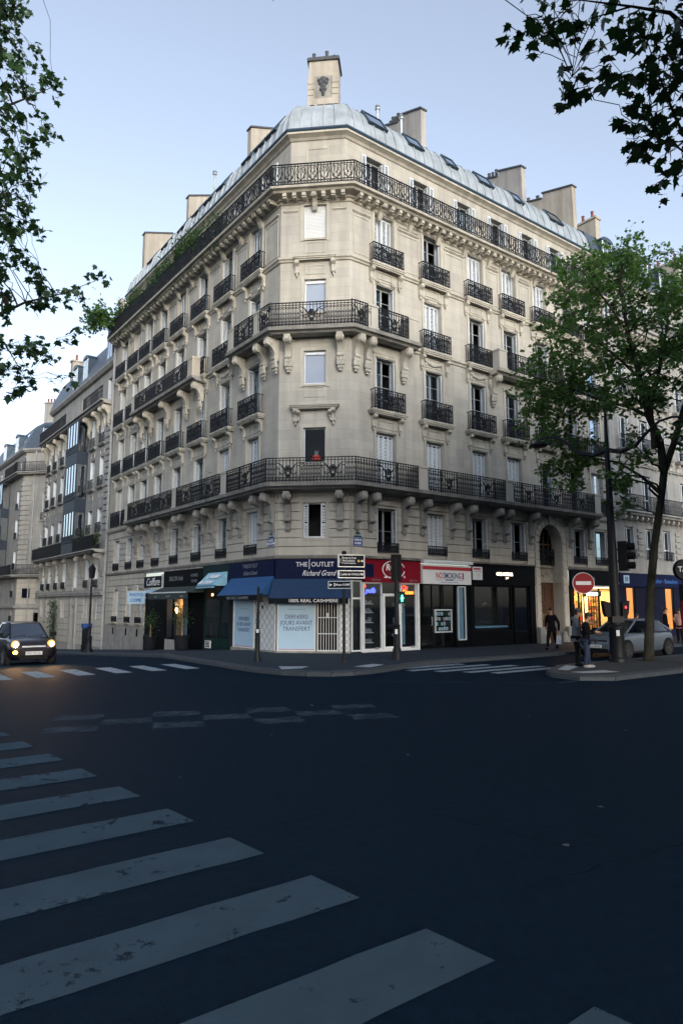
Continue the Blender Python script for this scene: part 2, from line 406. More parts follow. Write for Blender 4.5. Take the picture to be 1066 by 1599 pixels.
kerb([tuple(FL.p(s,3.9)) for s in (34, 20, 8)] + KC[:-2] + [tuple(FR.p(s,4.42)) for s in (14, 24)], PAVE)
for p in ([(-1.94,21.5),(-1.0,21.5),(-1.17,20.85),(-1.75,20.5)], [(.38,21.42),(1.0,22.4),(1.36,22.1),(.86,21.15)]):
    sheet('tactile_strip', p, 'tactile', .004, PAVE, base=0)
# island between the service lane and the avenue
IS = [(7.66,22.72), (6.81,22.02), (5.95,20.3), (5.87,19.57), (6.37,18.75), (7.31,18.69), (8.37,19.5)]
isl = [tuple(FR.p(60,7.96))] + IS + [tuple(FR.p(60,10.9))]
g = G(); g.add([(x,y,0) for x,y in isl], [tuple(range(len(isl)))])
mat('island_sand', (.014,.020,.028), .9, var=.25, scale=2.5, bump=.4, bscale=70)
ISL = ob('traffic_island', g.mesh('traffic_island', 'island_sand'), kind='structure')
kerb([tuple(FR.p(16,7.96))] + IS + [tuple(FR.p(14,10.9))], ISL)
for p in ([(6.55,20.2),(7.35,21.55),(7.0,22.0),(6.2,20.6)], [(6.7,19.35),(7.9,19.75),(7.6,20.25),(6.45,19.75)]):
    sheet('tactile_strip', p, 'tactile', .004, ISL, base=0)
# ------------------------------------------------------------------ building kit
def sweep(prof, path, closed=False, seg=None):
    """profile of (d,z) carried along path [(frame,s)...]; each turn is mitred. Returns world-space G"""
    nodes = []
    for i, (f, s) in enumerate(path):
        P = f.p(s)
        if i == 0: nodes.append((P, f.n, 1)); 
        elif i == len(path)-1: nodes.append((P, f.n, 1))
        else:
            h = (f.n + path_n[i]).normalized() if False else None
            nodes.append((P, None, 1))
    P = [f.p(s) for f, s in path]; N = []
    for i in range(len(P)):
        def nn(a, b):
            t = (b-a).normalized(); return Vector((t.y, -t.x))
        if i == 0: v = nn(P[0], P[1])
        elif i == len(P)-1: v = nn(P[-2], P[-1])
        else:
            a, b = nn(P[i-1], P[i]), nn(P[i], P[i+1]); v = (a+b).normalized(); v = v/max(.3, v.dot(a))
        N.append(v)
    g = G(); k = len(prof)
    for p, v in zip(P, N):
        g.v += [(p.x+v.x*d, p.y+v.y*d, z) for d, z in prof]
    for i in range(len(P)-1):
        for j in range(k if closed else k-1):
            a, b = i*k+j, i*k+(j+1) % k
            g.f.append([a, a+k, b+k, b]); g.m.append(0)
    if closed:
        g.f += [list(range(k)), list(range((len(P)-1)*k, len(P)*k))[::-1]]; g.m += [0, 0]
    return g
path_n = None
LC = (FC, 0); RC = (FC, CW)
def around(sl, sr): return [(FL, sl), LC, RC, (FR, sr)]
def shift(g, M): return g.xf(M)

def wallmesh(f, s0, s1, z0, z1, ops, dep=.36, d=0, mats='stone', soffit=True):
    """wall with openings (sa,sb,za,zb) and their reveals, in the facade's own frame"""
    X = lambda s: f.x(s)
    q = [(min(X(a),X(b)), max(X(a),X(b)), c, e) for a,b,c,e in ops]
    xa, xb = sorted((X(s0), X(s1)))
    xs = sorted({xa, xb, *[v for o in q for v in o[:2] if xa < v < xb]}); zs = sorted({z0, z1, *[v for o in q for v in o[2:] if z0 < v < z1]})
    g = G()
    for i in range(len(xs)-1):
        for j in range(len(zs)-1):
            cx, cz = (xs[i]+xs[i+1])/2, (zs[j]+zs[j+1])/2
            if any(a < cx < b and c < cz < e for a,b,c,e in q): continue
            g.quad((xs[i],-d,zs[j]), (xs[i+1],-d,zs[j]), (xs[i+1],-d,zs[j+1]), (xs[i],-d,zs[j+1]))
    for a,b,c,e in q:
        y0, y1 = -d, -d+dep
        g.quad((a,y0,c),(a,y1,c),(a,y1,e),(a,y0,e)); g.quad((b,y1,c),(b,y0,c),(b,y0,e),(b,y1,e))
        g.quad((a,y0,e),(a,y1,e),(b,y1,e),(b,y0,e)); g.quad((a,y0,c),(b,y0,c),(b,y1,c),(a,y1,c))
    return g

# --- window unit: frame is the part; panes, shutters, curtains are its sub-parts
_wc = {}
def wparts(w, h, bars=2):
    key = (round(w,2), round(h,2), bars)
    if key in _wc: return _wc[key]
    a = w/2-.002; y0, y1 = .27, .335; g = G()
    g.box(-a,-a+.06,y0,y1,0,h-.002); g.box(a-.06,a,y0,y1,0,h-.002); g.box(-a+.06,a-.06,y0,y1,h-.075,h-.003); g.box(-a+.06,a-.06,y0,y1,.001,.1)
    g.box(-.03,.03,y0-.008,y1,.1,h-.075)
    for i in range(1, bars+1):
        z = .1+(h-.175)*i/(bars+1); g.box(-a+.06,-.04,y0+.01,y1-.01,z-.009,z+.009); g.box(.04,a-.06,y0+.01,y1-.01,z-.009,z+.009)
    fr = g.mesh('window', 'sash_paint')
    g = G(); g.box(-a+.06,-.04,.300,.306,.1,h-.075); pane = g.mesh('pane', 'glass')
    # louvred leaf a quarter of the opening wide
    def leaf(lw):
        g = G(); t = .035
        g.box(-lw/2,-lw/2+.045,0,t,.01,h-.03); g.box(lw/2-.045,lw/2,0,t,.01,h-.03)
        for z in (.01, h*.36, h-.11): g.box(-lw/2+.045,lw/2-.045,.002,t-.002,z,z+.08)
        n = int((h-.2)/.062)
        for i in range(n):
            z = .1+i*.062
            if abs(z-h*.36-.03) < .06: continue
            g.quad((-lw/2+.045,.004,z),(lw/2-.045,.004,z),(lw/2-.045,.030,z+.045),(-lw/2+.045,.030,z+.045))
        return g.mesh('shutter', 'shutter')
    sh = leaf((w-.03)/4); 
    g = G(); N = 9; cw = w*.30
    for i in range(N):
        x0, x1 = -a+.07+cw*i/N, -a+.07+cw*(i+1)/N; o0, o1 = .03*((i % 2)*2-1)*.5, .03*(((i+1) % 2)*2-1)*.5
        g.quad((x0,.40+o0,.1),(x1,.40+o1,.1),(x1,.40+o1,h-.08),(x0,.40+o0,h-.08))
    cu = g.mesh('curtain', 'curtain')
    g = G(); g.box(-a+.06,a-.06,.255,.262,h*.0+.1,h-.075); bl = g.mesh('blind', 'blind_white')
    _wc[key] = (fr, pane, sh, cu, bl, w, h); return _wc[key]
def window(par, f, s, z, w, h, kind, bars=2, d=0):
    """kind: c closed shutters, o open with shutters folded on the reveals, l left half shut, g plain glass"""
    fr, pane, sh, cu, bl, w, h = wparts(w, h, bars)
    M = f.M(s, d, z); o = ob('window', fr, par, M)
    if kind in 'og':
        ob('pane', pane, o, M); ob('pane', pane, o, M @ T(w/2-.02+.0,0,0))
    if kind == 'c':
        q = (w-.03)/4
        for i in range(4): ob('shutter', sh, o, M @ T(-w/2+.015+q*(i+.5), .17+.012*(i % 2), 0, .05*(1 if i % 2 else -1)))
    else:
        for sgn in (-1, 1): ob('shutter', sh, o, M @ T(sgn*(w/2-.045), .13, 0, pi/2))
        if kind == 'h':
            ob('pane', pane, o, M)
            ob('pane', pane, o, M @ T(w/2-.05,.34,0,radians(70)) @ T(w/2-.06,-.30,0))
        if kind in 'oh': ob('curtain', cu, o, M @ T(random.choice((0, w*.02)),0,0))
        if kind == 'o' and random.random() < .55: ob('curtain', cu, o, M @ T(w*.62,0,0))
    return o

# --- wrought iron
def arc(cx, cz, r, a0, a1, n=7, y=0, r1=None):
    r1 = r if r1 is None else r1
    return [(cx+(r+(r1-r)*i/n)*cos(a0+(a1-a0)*i/n), y, cz+(r+(r1-r)*i/n)*sin(a0+(a1-a0)*i/n)) for i in range(n+1)]
def iron(L, h, style):
    """a railing L long in the xz plane, centred, foot at z=0"""
    g = G(); t = .0165
    g.box(-L/2,L/2,-.028,.028,h-.03,h); g.box(-L/2,L/2,-.014,.014,h-.135,h-.11); g.box(-L/2,L/2,-.016,.016,.05,.085); g.box(-L/2,L/2,-.013,.013,.19,.212)
    for i in range(int(L/.14)): x = -L/2+.14*(i+.5); g.tube(arc(x, .138, .045, 0, 2*pi, 6), .012, 3, False)
    n = max(3, round(L/(.14 if style != 'low' else .12))); c = L/n
    for i in range(n+1):
        x = -L/2+c*i; b = .020 if i in (0, n) else .0135
        g.box(max(-L/2,x-b),min(L/2,x+b),-b,b,.0,h-.03)
    def motif(x, w):                       # big medallion with two volutes
        for s in (-1, 1):
            g.tube(arc(x+s*w*.27, h*.42, w*.20, pi/2, pi/2+s*4.6, 12, -.012, w*.05), .022, 4, False)
            g.tube([(x+s*w*.05,-.012,h*.2),(x+s*w*.16,-.012,h*.55),(x+s*w*.30,-.012,h*.72),(x+s*w*.46,-.012,h*.80)], [.032,.028,.022,.016], 4, False)
            g.tube(arc(x+s*w*.40, h*.62, w*.09, -.6, -.6+s*3.6, 7, -.012, w*.03), .019, 4, False)
        g.tube(arc(x, h*.55, w*.115, 0, 2*pi, 12, -.016), .028, 4, False); g.ball((x,-.02,h*.55), w*.07, .025, w*.085, 6, 4)
        g.add([(x-w*.08,-.014,h*.33),(x+w*.08,-.014,h*.33),(x+w*.04,-.014,h*.16),(x-w*.04,-.014,h*.16)], [(0,1,2,3)])
        g.box(x-w*.5,x-w*.5+.022,-.02,.02,0,h); g.box(x+w*.5-.022,x+w*.5,-.02,.02,0,h)
    def cell(x, w):
        g.tube(arc(x, h-.24, w*.30, 0, 2*pi, 7), t, 3, False)
        g.box(x-.006,x+.006,-.006,.006,.2,h-.30)
        for z in (.34, .55):
            for s in (-1, 1): g.tube(arc(x+s*w*.22, z, w*.22, pi/2, pi/2+s*pi*1.35, 6), t*.9, 3, False)
        g.ball((x,0,h*.5), .022,.02,.035, 5, 3)
    def heart(x, w):
        for s in (-1, 1):
            g.tube([(x,0,.22),(x+s*w*.24,0,.36),(x+s*w*.40,0,.56),(x+s*w*.34,0,h-.25)]+arc(x+s*w*.22, h-.25, w*.13, 0 if s > 0 else pi, (pi*1.5 if s > 0 else -pi*.5), 6), .019, 4, False)
            g.tube(arc(x+s*w*.22, .36, w*.15, pi/2, pi/2-s*4.4, 8, 0, w*.05), .017, 4, False)
            g.tube(arc(x+s*w*.12, .62, w*.10, -pi/2, -pi/2+s*4.0, 7, 0, w*.04), .016, 4, False)
        g.ball((x,0,.5), .03,.02,.07, 5, 3)
    if style == 'guard':
        motif(0, min(.8, L*.68))
        for i in range(n):
            x = -L/2+c*(i+.5)
            cell(x, c)
        for s in (-1, 1): heart(s*L*.34, L*.26)
    elif style == 'balcony':
        k = max(1, round(L/2.4)); ms = [-L/2+L/k*(i+.5) for i in range(k)]
        for m_ in ms: motif(m_, 1.0)
        for i in range(n):
            x = -L/2+c*(i+.5)
            if all(abs(x-m_) > .46 for m_ in ms): cell(x, c)
    elif style == 'attic':
        k = max(1, round(L/.52)); w = L/k
        for i in range(k):
            x = -L/2+w*(i+.5); heart(x, w)
            g.box(x+w/2-.02,x+w/2+.0,-.011,.011,0,h)
    elif style == 'low':
        for i in range(n):
            x = -L/2+c*(i+.5); g.tube(arc(x, h*.62, c*.3, 0, 2*pi, 6), t, 3, False); g.box(x-.006,x+.006,-.006,.006,.06,h*.45)
            g.tube(arc(x, h*.3, c*.32, -pi, 0, 5), t, 3, False)
    return g
_ic = {}
def iron_mesh(L, h, style):
    k = (round(L,2), h, style)
    if k not in _ic: _ic[k] = iron(L, h, style).mesh('railing', 'iron')
    return _ic[k]
def guard(par, f, s, z, L, h, style='guard', d=.30, name='window_guard'):
    """railing standing off the wall with a return at each end"""
    M = f.M(s, d, z); o = ob(name, iron_mesh(L, h, style), par, M)
    if d > .12:
        k = ('ret', round(d,2), h)
        if k not in _ic:
            g = G(); g.box(-.012,.012,0,d,h-.03,h); g.box(-.01,.01,0,d,.06,.085)
            for i in range(1, 3): g.box(-.009,.009,d*i/3-.009,d*i/3+.009,.085,h-.03)
            _ic[k] = g.mesh('side_rail', 'iron')
        for sg in (-1, 1): ob('side_rail', _ic[k], o, M @ T(sg*(L/2-.012), .014, 0))
    return o

# --- carved stone
def console(w, dep, h, drop, m='stone_trim', leafy=False, neck=False):
    """scroll bracket: front volute under the slab, S-neck, long foot on the wall. top at z=0, wall at y=0, out is -y"""
    g = G(); a = w/2
    pr = [(0,0),(-dep,0),(-dep-.02,-.05),(-dep+.02,-.30),(-dep*.62,-.42 if not neck else -.37),(-dep*.38,-.62 if not neck else -.48),(-.20,-h+.12 if not neck else -.72),(-.17,-h+.1),(-.14,-h),(0,-h)]
    g.prism([(y,z) for y,z in pr], -a*.82, a*.82)
    rv = .175
    q = [(.02,-a-.03),(rv*.5,-a-.03),(rv*.55,-a)]
    for i in range(4): x = -a+2*a*i/4; q += [(rv*.86,x+.004),(rv*1.04,x+a*.25),(rv*.86,x+a*.5-.004)]
    g.lathe(q+[(rv*.55,a),(rv*.5,a+.03),(.02,a+.03)], 14, (-dep+.13, -rv-.02), 'x')
    g.lathe([(.02,-a*.9),(.085,-a*.9),(.08,0),(.085,a*.9),(.02,a*.9)], 10, (-.17, -h+.11), 'x')
    if leafy:
        for i, (yy, zz, r) in enumerate(((-.17,-h-.07,.14),(-.15,-h-.22,.15),(-.12,-h-.38,.11),(-.09,-h-.50,.07))):
            for s in (-1, 0, 1): g.ball((s*r*.75, yy, zz), r*.6, r*.62, r*.85, 6, 4)
    else:
        g.box(-a*.7,a*.7,-.10,0,-h-drop,-h); 
        for s in (-.42, 0, .42): g.box(s*a-.028,s*a+.028,-.125,-.10,-h-drop+.04,-h)
        g.box(-a*.85,a*.85,-.13,0,-h-drop-.07,-h-drop)
        for s in (-.55, 0, .55): g.ball((s*a, -.08, -h-drop-.10), .04,.045,.055, 6, 4)
    return g.mesh('console', m, True)
def bracket(h=.55, w=.17):
    g = G(); pr = [(0,0),(-.26,0),(-.27,-.10),(-.20,-.17),(-.13,-.22),(-.10,-h*.62),(-.13,-h+.05),(-.08,-h),(0,-h)]
    g.prism(pr, -w/2, w/2); g.lathe([(.01,-w*.58),(.075,-w*.58),(.07,0),(.075,w*.58),(.01,w*.58)], 9, (-.19,-.09), 'x'); g.ball((0,-.07,-h-.06), .05,.05,.09, 6, 4)
    return g.mesh('bracket', 'stone_trim', True)
def block(name, f, par, s0, s1, z0, z1, m='stone', proud=.04, gap=.034, d=0):
    k = (round(abs(s1-s0),2), round(z1-z0,2), m, proud)
    if k not in block.c:
        g = G(); L, h = abs(s1-s0), z1-z0; g.rbox(-L/2+.004,L/2-.004,-proud,.05,gap/2,h-gap/2,.014); block.c[k] = g.mesh(name, m)
    return ob(name, block.c[k], par, f.M((s0+s1)/2, d+random.uniform(-.003,.003), z0))
block.c = {}
def slabbox(name, f, par, s0, s1, d0, d1, z0, z1, m='stone_trim'):
    """moulded slab: three steps"""
    L = abs(s1-s0); g = G(); h = z1-z0
    g.box(-L/2,L/2,-d1,-d0,z0+h*.62,z1); g.box(-L/2+.03,L/2-.03,-d1+.035,-d0,z0+h*.3,z0+h*.62); g.box(-L/2+.07,L/2-.07,-d1+.08,-d0,z0,z0+h*.3)
    return ob(name, g.mesh(name, m), par, f.M((s0+s1)/2, 0, 0))
# ------------------------------------------------------------------ the corner building
BLD = thing('corner_building', 'cream stone corner apartment block with a chamfered front and curved zinc roof', 'building', T(PR.x, PR.y, 0))
LEND, REND = 20.85, 18.45
CR = [1.92, 4.80, 7.76, 10.26, 12.76, 15.2, 17.25]
CL = [2.12, 4.87, 7.55, 10.27, 12.8, 15.02, 17.0, 19.24]
WR, WL = 1.08, 1.04
ROWS = [(6.73, 9.1), (10.0, 12.37), (13.29, 15.66), (16.56, 18.95)]
F1R = [1.95, 4.8, 7.6, 10.36, 15.36, 17.3]
CH = [(1.06,2.0,4.55,5.98), (1.05,1.98,7.62,9.1), (1.04,1.98,10.95,12.40), (1.05,1.97,14.1,15.55), (1.0,1.99,17.4,18.93)]
AC, AZ, AR = 12.85, 5.02, .92           # arch centre, springing, radius

opR = [(c-WR/2,c+WR/2,a,b) for c in CR for a,b in ROWS]
opL = [(c-WL/2,c+WL/2,a,b) for c in CL for a,b in ROWS]
opR1 = [(c-.55,c+.55,4.0,5.87) for c in F1R]; opL1 = [(c-.52,c+.52,4.0,5.85) for c in CL]
def addwall(name, f, s0, s1, z0, z1, ops, **k):
    return ob(name, wallmesh(f, s0, s1, z0, z1, ops, **k).mesh(name, 'stone' if 'base' in name else 'stone_wall'), BLD, f.M(0,0,0))
wallR = addwall('wall', FR, 0, REND, 6.45, 19.3, opR)
wallC = addwall('wall', FC, 0, CW, 6.45, 19.3, [o for o in CH[1:]])
wallL = addwall('wall', FL, 0, LEND, 6.45, 19.3, opL)
# first floor: a recessed wall that carries stone courses
w1R = addwall('base_wall', FR, 0, REND, 3.78, 6.45, opR1+[(AC-1.42,AC+1.42,3.0,6.40)], d=-.02)
w1C = addwall('base_wall', FC, 0, CW, 3.78, 6.45, [CH[0]], d=-.02)
w1L = addwall('base_wall', FL, 0, LEND, 3.78, 6.45, opL1, d=-.02)
ZC = [3.83, 4.19, 4.55, 4.90, 5.26, 5.61, 5.97, 6.42]
def courses(f, par, s0, s1, ops, zs=ZC, cut=2.4):
    for a, b in zip(zs, zs[1:]):
        bl = sorted([(o[0]-.015, o[1]+.015) for o in ops if o[2] < b-.05 and o[3] > a+.05])
        x = s0
        for p, q in bl+[(s1, s1)]:
            if p-x > .12: block('stone_block', f, par, x+.004, p-.004, a, b)
            x = max(x, q)
courses(FR, w1R, .02, REND-.1, opR1+[(AC-1.32,AC+1.32,0,6.4)])
courses(FC, w1C, .02, CW-.02, [CH[0]])
courses(FL, w1L, .02, LEND-.1, opL1)
# attic set back behind the top balcony
ATR = [(c-.52,c+.52,19.6,22.08) for c in CR]; ATL = [(c-.5,c+.5,19.6,22.05) for c in CL]
def mit(f, other, d):
    a = f.u.angle_signed(other.u) if False else 0
tR, tL = .395, .4315
AD = -.65
addwall('attic_wall', FR, -AD*-tR*-1, REND, 19.3, 22.75, ATR, d=AD, dep=.3)
addwall('attic_wall', FL, -AD*tL, LEND, 19.3, 22.75, ATL, d=AD, dep=.3)
addwall('attic_wall', FC, -AD*tL, CW+AD*tR, 19.3, 22.75, [], d=AD)
g = G(); g.box(-.5,.5,-.02,0,0,.09); g.box(-.5,.5,-.02,0,1.05,1.2); g.box(-.5,-.42,-.02,0,.09,1.05); g.box(.42,.5,-.02,0,.09,1.05)
ob('blind_panel', g.mesh('blind_panel', 'stone_trim'), BLD, FC.M(CW/2, AD+.003, 20.95))

# dark rooms behind all the glass
g = sweep([(-1.15,3.8),(-1.15,22.2)], around(LEND, REND)); ob('room_back', g.mesh('room_back', 'dark_room'), BLD)
for z in (3.75, 6.5, 9.7, 12.95, 16.25, 19.25, 22.3):
    g = sweep([(-.97 if z > 20 else -.37,z),(-1.15,z)], around(LEND, REND)); ob('floor', g.mesh('floor', 'dark_room'), BLD)

# ---- cornices, strings, balcony slabs
def run(name, prof, path, m='stone_trim', closed=True):
    g = sweep(prof, path, closed); return ob(name, g.mesh(name, m), BLD)
TOP = run('balcony', [(0,19.12),(.12,19.14),(.16,19.22),(.52,19.26),(.58,19.33),(.72,19.36),(.75,19.45),(0,19.452),(-.64,19.453)], around(LEND, REND))
run('frieze', [(-.01,18.98),(.05,19.0),(.07,19.115),(-.01,19.117)], around(LEND, REND))
g = G(); g.box(-.085,.085,-.50,0,.03,.17); g.box(-.085,.085,-.44,0,-.03,.03); md = g.mesh('modillion', 'stone_trim')
g = G(); pr = [(0,.17),(-.5,.17),(-.5,.06),(-.34,.0),(-.2,-.12),(-.13,-.3),(-.06,-.42),(0,-.42)]; g.prism(pr, -.1, .1); g.lathe([(.01,-.125),(.07,-.125),(.065,0),(.07,.125),(.01,.125)], 9, (-.42,.06), 'x'); mb = g.mesh('modillion', 'stone_trim')
def mods(f, a, b):
    n = round((b-a)/.445)
    for i in range(n):
        s = a+(b-a)*(i+.5)/n
        ob('modillion', mb if i % 4 == 3 else md, TOP, f.M(s, .005, 19.085))
mods(FR, .05, REND-.15); mods(FC, .02, CW-.02); mods(FL, .05, LEND-.15)
run('string_course', [(0,16.34),(.06,16.35),(.09,16.42),(.15,16.46),(.16,16.53),(0,16.548)], around(LEND, REND))
run('string_course', [(0,13.02),(.06,13.03),(.09,13.12),(.16,13.16),(.17,13.26),(0,13.275)], around(LEND, REND))
prof2 = [(0,6.36),(.10,6.38),(.14,6.44),(.60,6.46),(.66,6.53),(.80,6.56),(.84,6.69),(0,6.705)]
B2 = run('balcony', prof2, around(15.95, 16.5), 'stone_soot')
run('ledge', [(0,6.40),(.12,6.42),(.2,6.52),(.24,6.66),(0,6.69)], [(FR,16.52),(FR,REND)]); run('ledge', [(0,6.40),(.12,6.42),(.2,6.52),(.24,6.66),(0,6.69)], [(FL,LEND),(FL,15.97)])
prof4 = [(.0,12.94),(.55,12.96),(.62,13.03),(.76,13.06),(.80,13.19),(0,13.21)]
prof4 = [(.175,z) if d == 0 else (d, z) for d, z in prof4]
B4 = run('balcony', prof4, around(3.42, 3.36), 'stone_soot')
B4R = run('balcony', prof4, [(FR,8.4),(FR,14.2)]); B4L = run('balcony', prof4, [(FL,15.78),(FL,6.98)], 'stone_soot')
run('shop_ledge', [(0,3.70),(.10,3.72),(.14,3.79),(.16,3.84),(0,3.87)], [(FL,LEND),LC,RC,(FR,AC-1.45)], 'stone_soot'); run('shop_ledge', [(0,3.70),(.10,3.72),(.14,3.79),(.16,3.84),(0,3.87)], [(FR,AC+1.45),(FR,REND)], 'stone_soot')
run('cornice', [(AD,22.42),(AD+.05,22.44),(AD+.12,22.53),(AD+.25,22.60),(AD+.30,22.62),(AD+.30,22.71),(AD,22.72)], around(LEND, REND))
run('gutter', [(AD+.1,22.72),(AD+.30,22.725),(AD+.35,22.79),(AD+.34,22.86),(AD+.1,22.86)], around(LEND, REND), 'zinc_dark')

# ---- roof: zinc sheets with standing seams on a curved mansard
RP = [(-.42,22.85),(-.50,23.35),(-.68,23.92),(-.96,24.38),(-1.38,24.72),(-2.0,24.98),(-3.0,25.24),(-4.6,25.5)]
roof = ob('roof', (lambda g: g.mesh('roof', 'zinc_dark'))(sweep([(d-.06,z-.06) for d, z in RP], around(LEND, REND))), BLD)
def zpanel(f, s0, s1, t0=0.0, t1=0.0, base=0.0):
    """one sheet from s0 to s1; t0/t1 clip it at the hips"""
    g = G(); A = []; B = []
    for d, z in RP:
        lo = max(s0, -d*t0) if t0 else s0; hi = min(s1, base+d*t1) if t1 else s1
        A.append((min(lo, hi), d, z)); B.append((hi if hi > lo else min(lo, hi), d, z))
    P = lambda q, dz=0: (f.x(q[0]), -q[1], q[2]+dz)
    for i in range(len(RP)-1):
        if B[i][0]-A[i][0] < .002 and B[i+1][0]-A[i+1][0] < .002: continue
        v = [P(A[i]), P(B[i]), P(B[i+1]), P(A[i+1])]; g.quad(*(v if f.sg > 0 else v[::-1]))
        if A[i][0] <= s0+1e-6 and A[i+1][0] <= s0+1e-6:   # standing seam
            k = .022; nx, nz = (RP[i+1][1]-RP[i][1]), -(RP[i+1][0]-RP[i][0]); l = hypot(nx, nz); nx, nz = nx/l*.05, nz/l*.05
            for o in (-k, k):
                a, b = A[i], A[i+1]
                g.quad((f.x(a[0]+o),-a[1],a[2]), (f.x(b[0]+o),-b[1],b[2]), (f.x(b[0]+o),-b[1]-nx,b[2]+nz), (f.x(a[0]+o),-a[1]-nx,a[2]+nz))
            a, b = A[i], A[i+1]
            g.quad((f.x(a[0]-k),-a[1]-nx,a[2]+nz), (f.x(a[0]+k),-a[1]-nx,a[2]+nz), (f.x(b[0]+k),-b[1]-nx,b[2]+nz), (f.x(b[0]-k),-b[1]-nx,b[2]+nz))
    ob('zinc_panel', g.mesh('zinc_panel', 'zinc'), roof, f.M(0,0,0))
for i in range(30): zpanel(FR, REND*i/30, REND*(i+1)/30, t0=tR)
for i in range(34): zpanel(FL, LEND*i/34, LEND*(i+1)/34, t0=tL)
for i in range(5):
    g = G(); NP = len(RP)
    def cp(u, k):
        d, z = RP[k]; a, b = -d*tL, CW+d*tR
        if b < a: a = b = (a+b)/2
        return (a+(b-a)*u, -d, z)
    for k in range(NP-2):
        g.quad(cp(i/5,k), cp((i+1)/5,k), cp((i+1)/5,k+1), cp(i/5,k+1))
        x0, x1 = cp(i/5,k), cp(i/5,k+1)
        g.quad((x0[0]-.02,x0[1],x0[2]), (x0[0],x0[1]-.05,x0[2]+.03), (x1[0],x1[1]-.05,x1[2]+.03), (x1[0]-.02,x1[1],x1[2]))
        g.quad((x0[0],x0[1]-.05,x0[2]+.03), (x0[0]+.02,x0[1],x0[2]), (x1[0]+.02,x1[1],x1[2]), (x1[0],x1[1]-.05,x1[2]+.03))
    ob('zinc_panel', g.mesh('zinc_panel', 'zinc'), roof, FC.M(0,0,0))
for f, s in ((FL, LEND), (FR, REND)):     # gable ends
    g = G(); g.quad(*[(f.x(s),-d,z) for d, z in RP+[(-4.6,22.0),(-.42,22.0)]]); ob('gable', g.mesh('gable', 'render_tan'), roof, f.M(0,0,0))
# roof lights lying on the curve
def skylight(f, s, w, tall=1.0):
    (d0,z0), (d1,z1) = (-.60,23.72), (-1.12,24.55); L = hypot(d1-d0, z1-z0)*tall; ang = atan2(z1-z0, d0-d1)
    key = (w, tall)
    if key not in skylight.c:
        g = G(); a = w/2
        g.box(-a,-a+.07,-.13,.02,0,L); g.box(a-.07,a,-.13,.02,0,L); g.box(-a+.07,a-.07,-.13,.02,0,.08); g.box(-a+.07,a-.07,-.13,.02,L-.09,L)
        p = G(); p.box(-a+.07,a-.07,-.10,-.09,.08,L-.09); skylight.c[key] = (g.mesh('skylight', 'zinc_dark'), p.mesh('pane', 'glass_sky'))
    M = f.M(s, d0, z0) @ Matrix.Rotation(-(pi/2-ang), 4, 'X')
    o = ob('skylight', skylight.c[key][0], roof, M); ob('pane', skylight.c[key][1], o, M)
skylight.c = {}
for s, w, t in ((2.1,1.15,1.1), (4.5,1.0,1), (6.95,.8,.9), (9.5,1.1,1), (12.1,.85,.9), (15.5,1.2,1.05)): skylight(FR, s, w, t)
for s, w, t in ((1.95,.95,1.1), (3.05,.9,1), (4.3,.9,1), (7.1,.9,1), (8.6,1,1), (10.2,.9,1), (12.2,.9,1), (14.6,1,1), (17.0,.9,1)): skylight(FL, s, w, t)

# ---- chimneys
def pots(par, M, L, n, m='pot_dark', h=.5, n0=0):
    g = G(); g.lathe([(.10,0),(.115,.04),(.085,.08),(.08,h-.06),(.10,h-.03),(.095,h),(.06,h)], 8); a = g.mesh('chimney_pot', m)
    g = G(); g.lathe([(.085,0),(.08,h*.55),(.11,h*.57),(.10,h*.62),(.03,h*.7)], 8); b = g.mesh('chimney_pot', m)
    for i in range(n): ob('chimney_pot', random.choice((a, a, b)), par, M @ T(0, L*(i+.5)/n, 0, s=random.uniform(.7,1.35)))
def stack(f, s, d0, d1, z0, z1, rise, th, m, n, pm='pot_dark', step=.55):
    """long flue wall running back from the street at s; top rises by `rise`"""
    L = d0-d1; g = G(); a = th/2
    def slab(y0, y1, za, zb, zc, e=0):
        g.add([(-a-e,y0,za),(a+e,y0,za),(a+e,y1,za),(-a-e,y1,za),(-a-e,y0,zb),(a+e,y0,zb),(a+e,y1,zc),(-a-e,y1,zc)], [(3,2,1,0),(4,5,6,7),(0,1,5,4),(1,2,6,5),(2,3,7,6),(3,0,4,7)])
    k = L*step; zk = z1+rise*step
    slab(0, k, z0, z1, zk); slab(k+.001, L, z0, zk-.35, z1+rise-.35)
    o = ob('chimney', g.mesh('chimney', m), BLD, f.M(s, d0, 0))
    h = G()
    def cap(y0, y1, zb, zc):
        e = .06; h.add([(-a-e,y0-e,zb),(a+e,y0-e,zb),(a+e,y1+e,zc),(-a-e,y1+e,zc),(-a-e,y0-e,zb+.1),(a+e,y0-e,zb+.1),(a+e,y1+e,zc+.1),(-a-e,y1+e,zc+.1)], [(3,2,1,0),(4,5,6,7),(0,1,5,4),(1,2,6,5),(2,3,7,6),(3,0,4,7)])
    cap(0, k, z1+.002, zk+.002); cap(k+.13, L, zk-.345, z1+rise-.345)
    ob('chimney_cap', h.mesh('chimney_cap', 'pot_dark'), o, f.M(s, d0, 0))
    pots(o, f.M(s, d0-k-.15, zk-.22), L-k-.3, n, pm)
stack(FR, 6.85, -2.5, -5.6, 23.5, 28.05, 1.2, .36, 'render_grey', 5)
stack(FR, 15.1, -2.5, -6.0, 23.5, 28.1, 1.3, .36, 'render_grey', 5, step=.5)
stack(FR, 18.4, -1.3, -5.2, 23.5, 27.5, 1.1, .36, 'render_tan', 2)
stack(FL, 7.6, -2.5, -5.6, 23.5, 28.3, 1.2, .38, 'render_tan', 4)
stack(FL, 15.8, -2.5, -5.4, 23.5, 28.35, 1.2, .38, 'render_tan', 5)
stack(FL, 20.6, -1.4, -5.0, 23.0, 27.6, 1.2, .4, 'render_tan', 2)
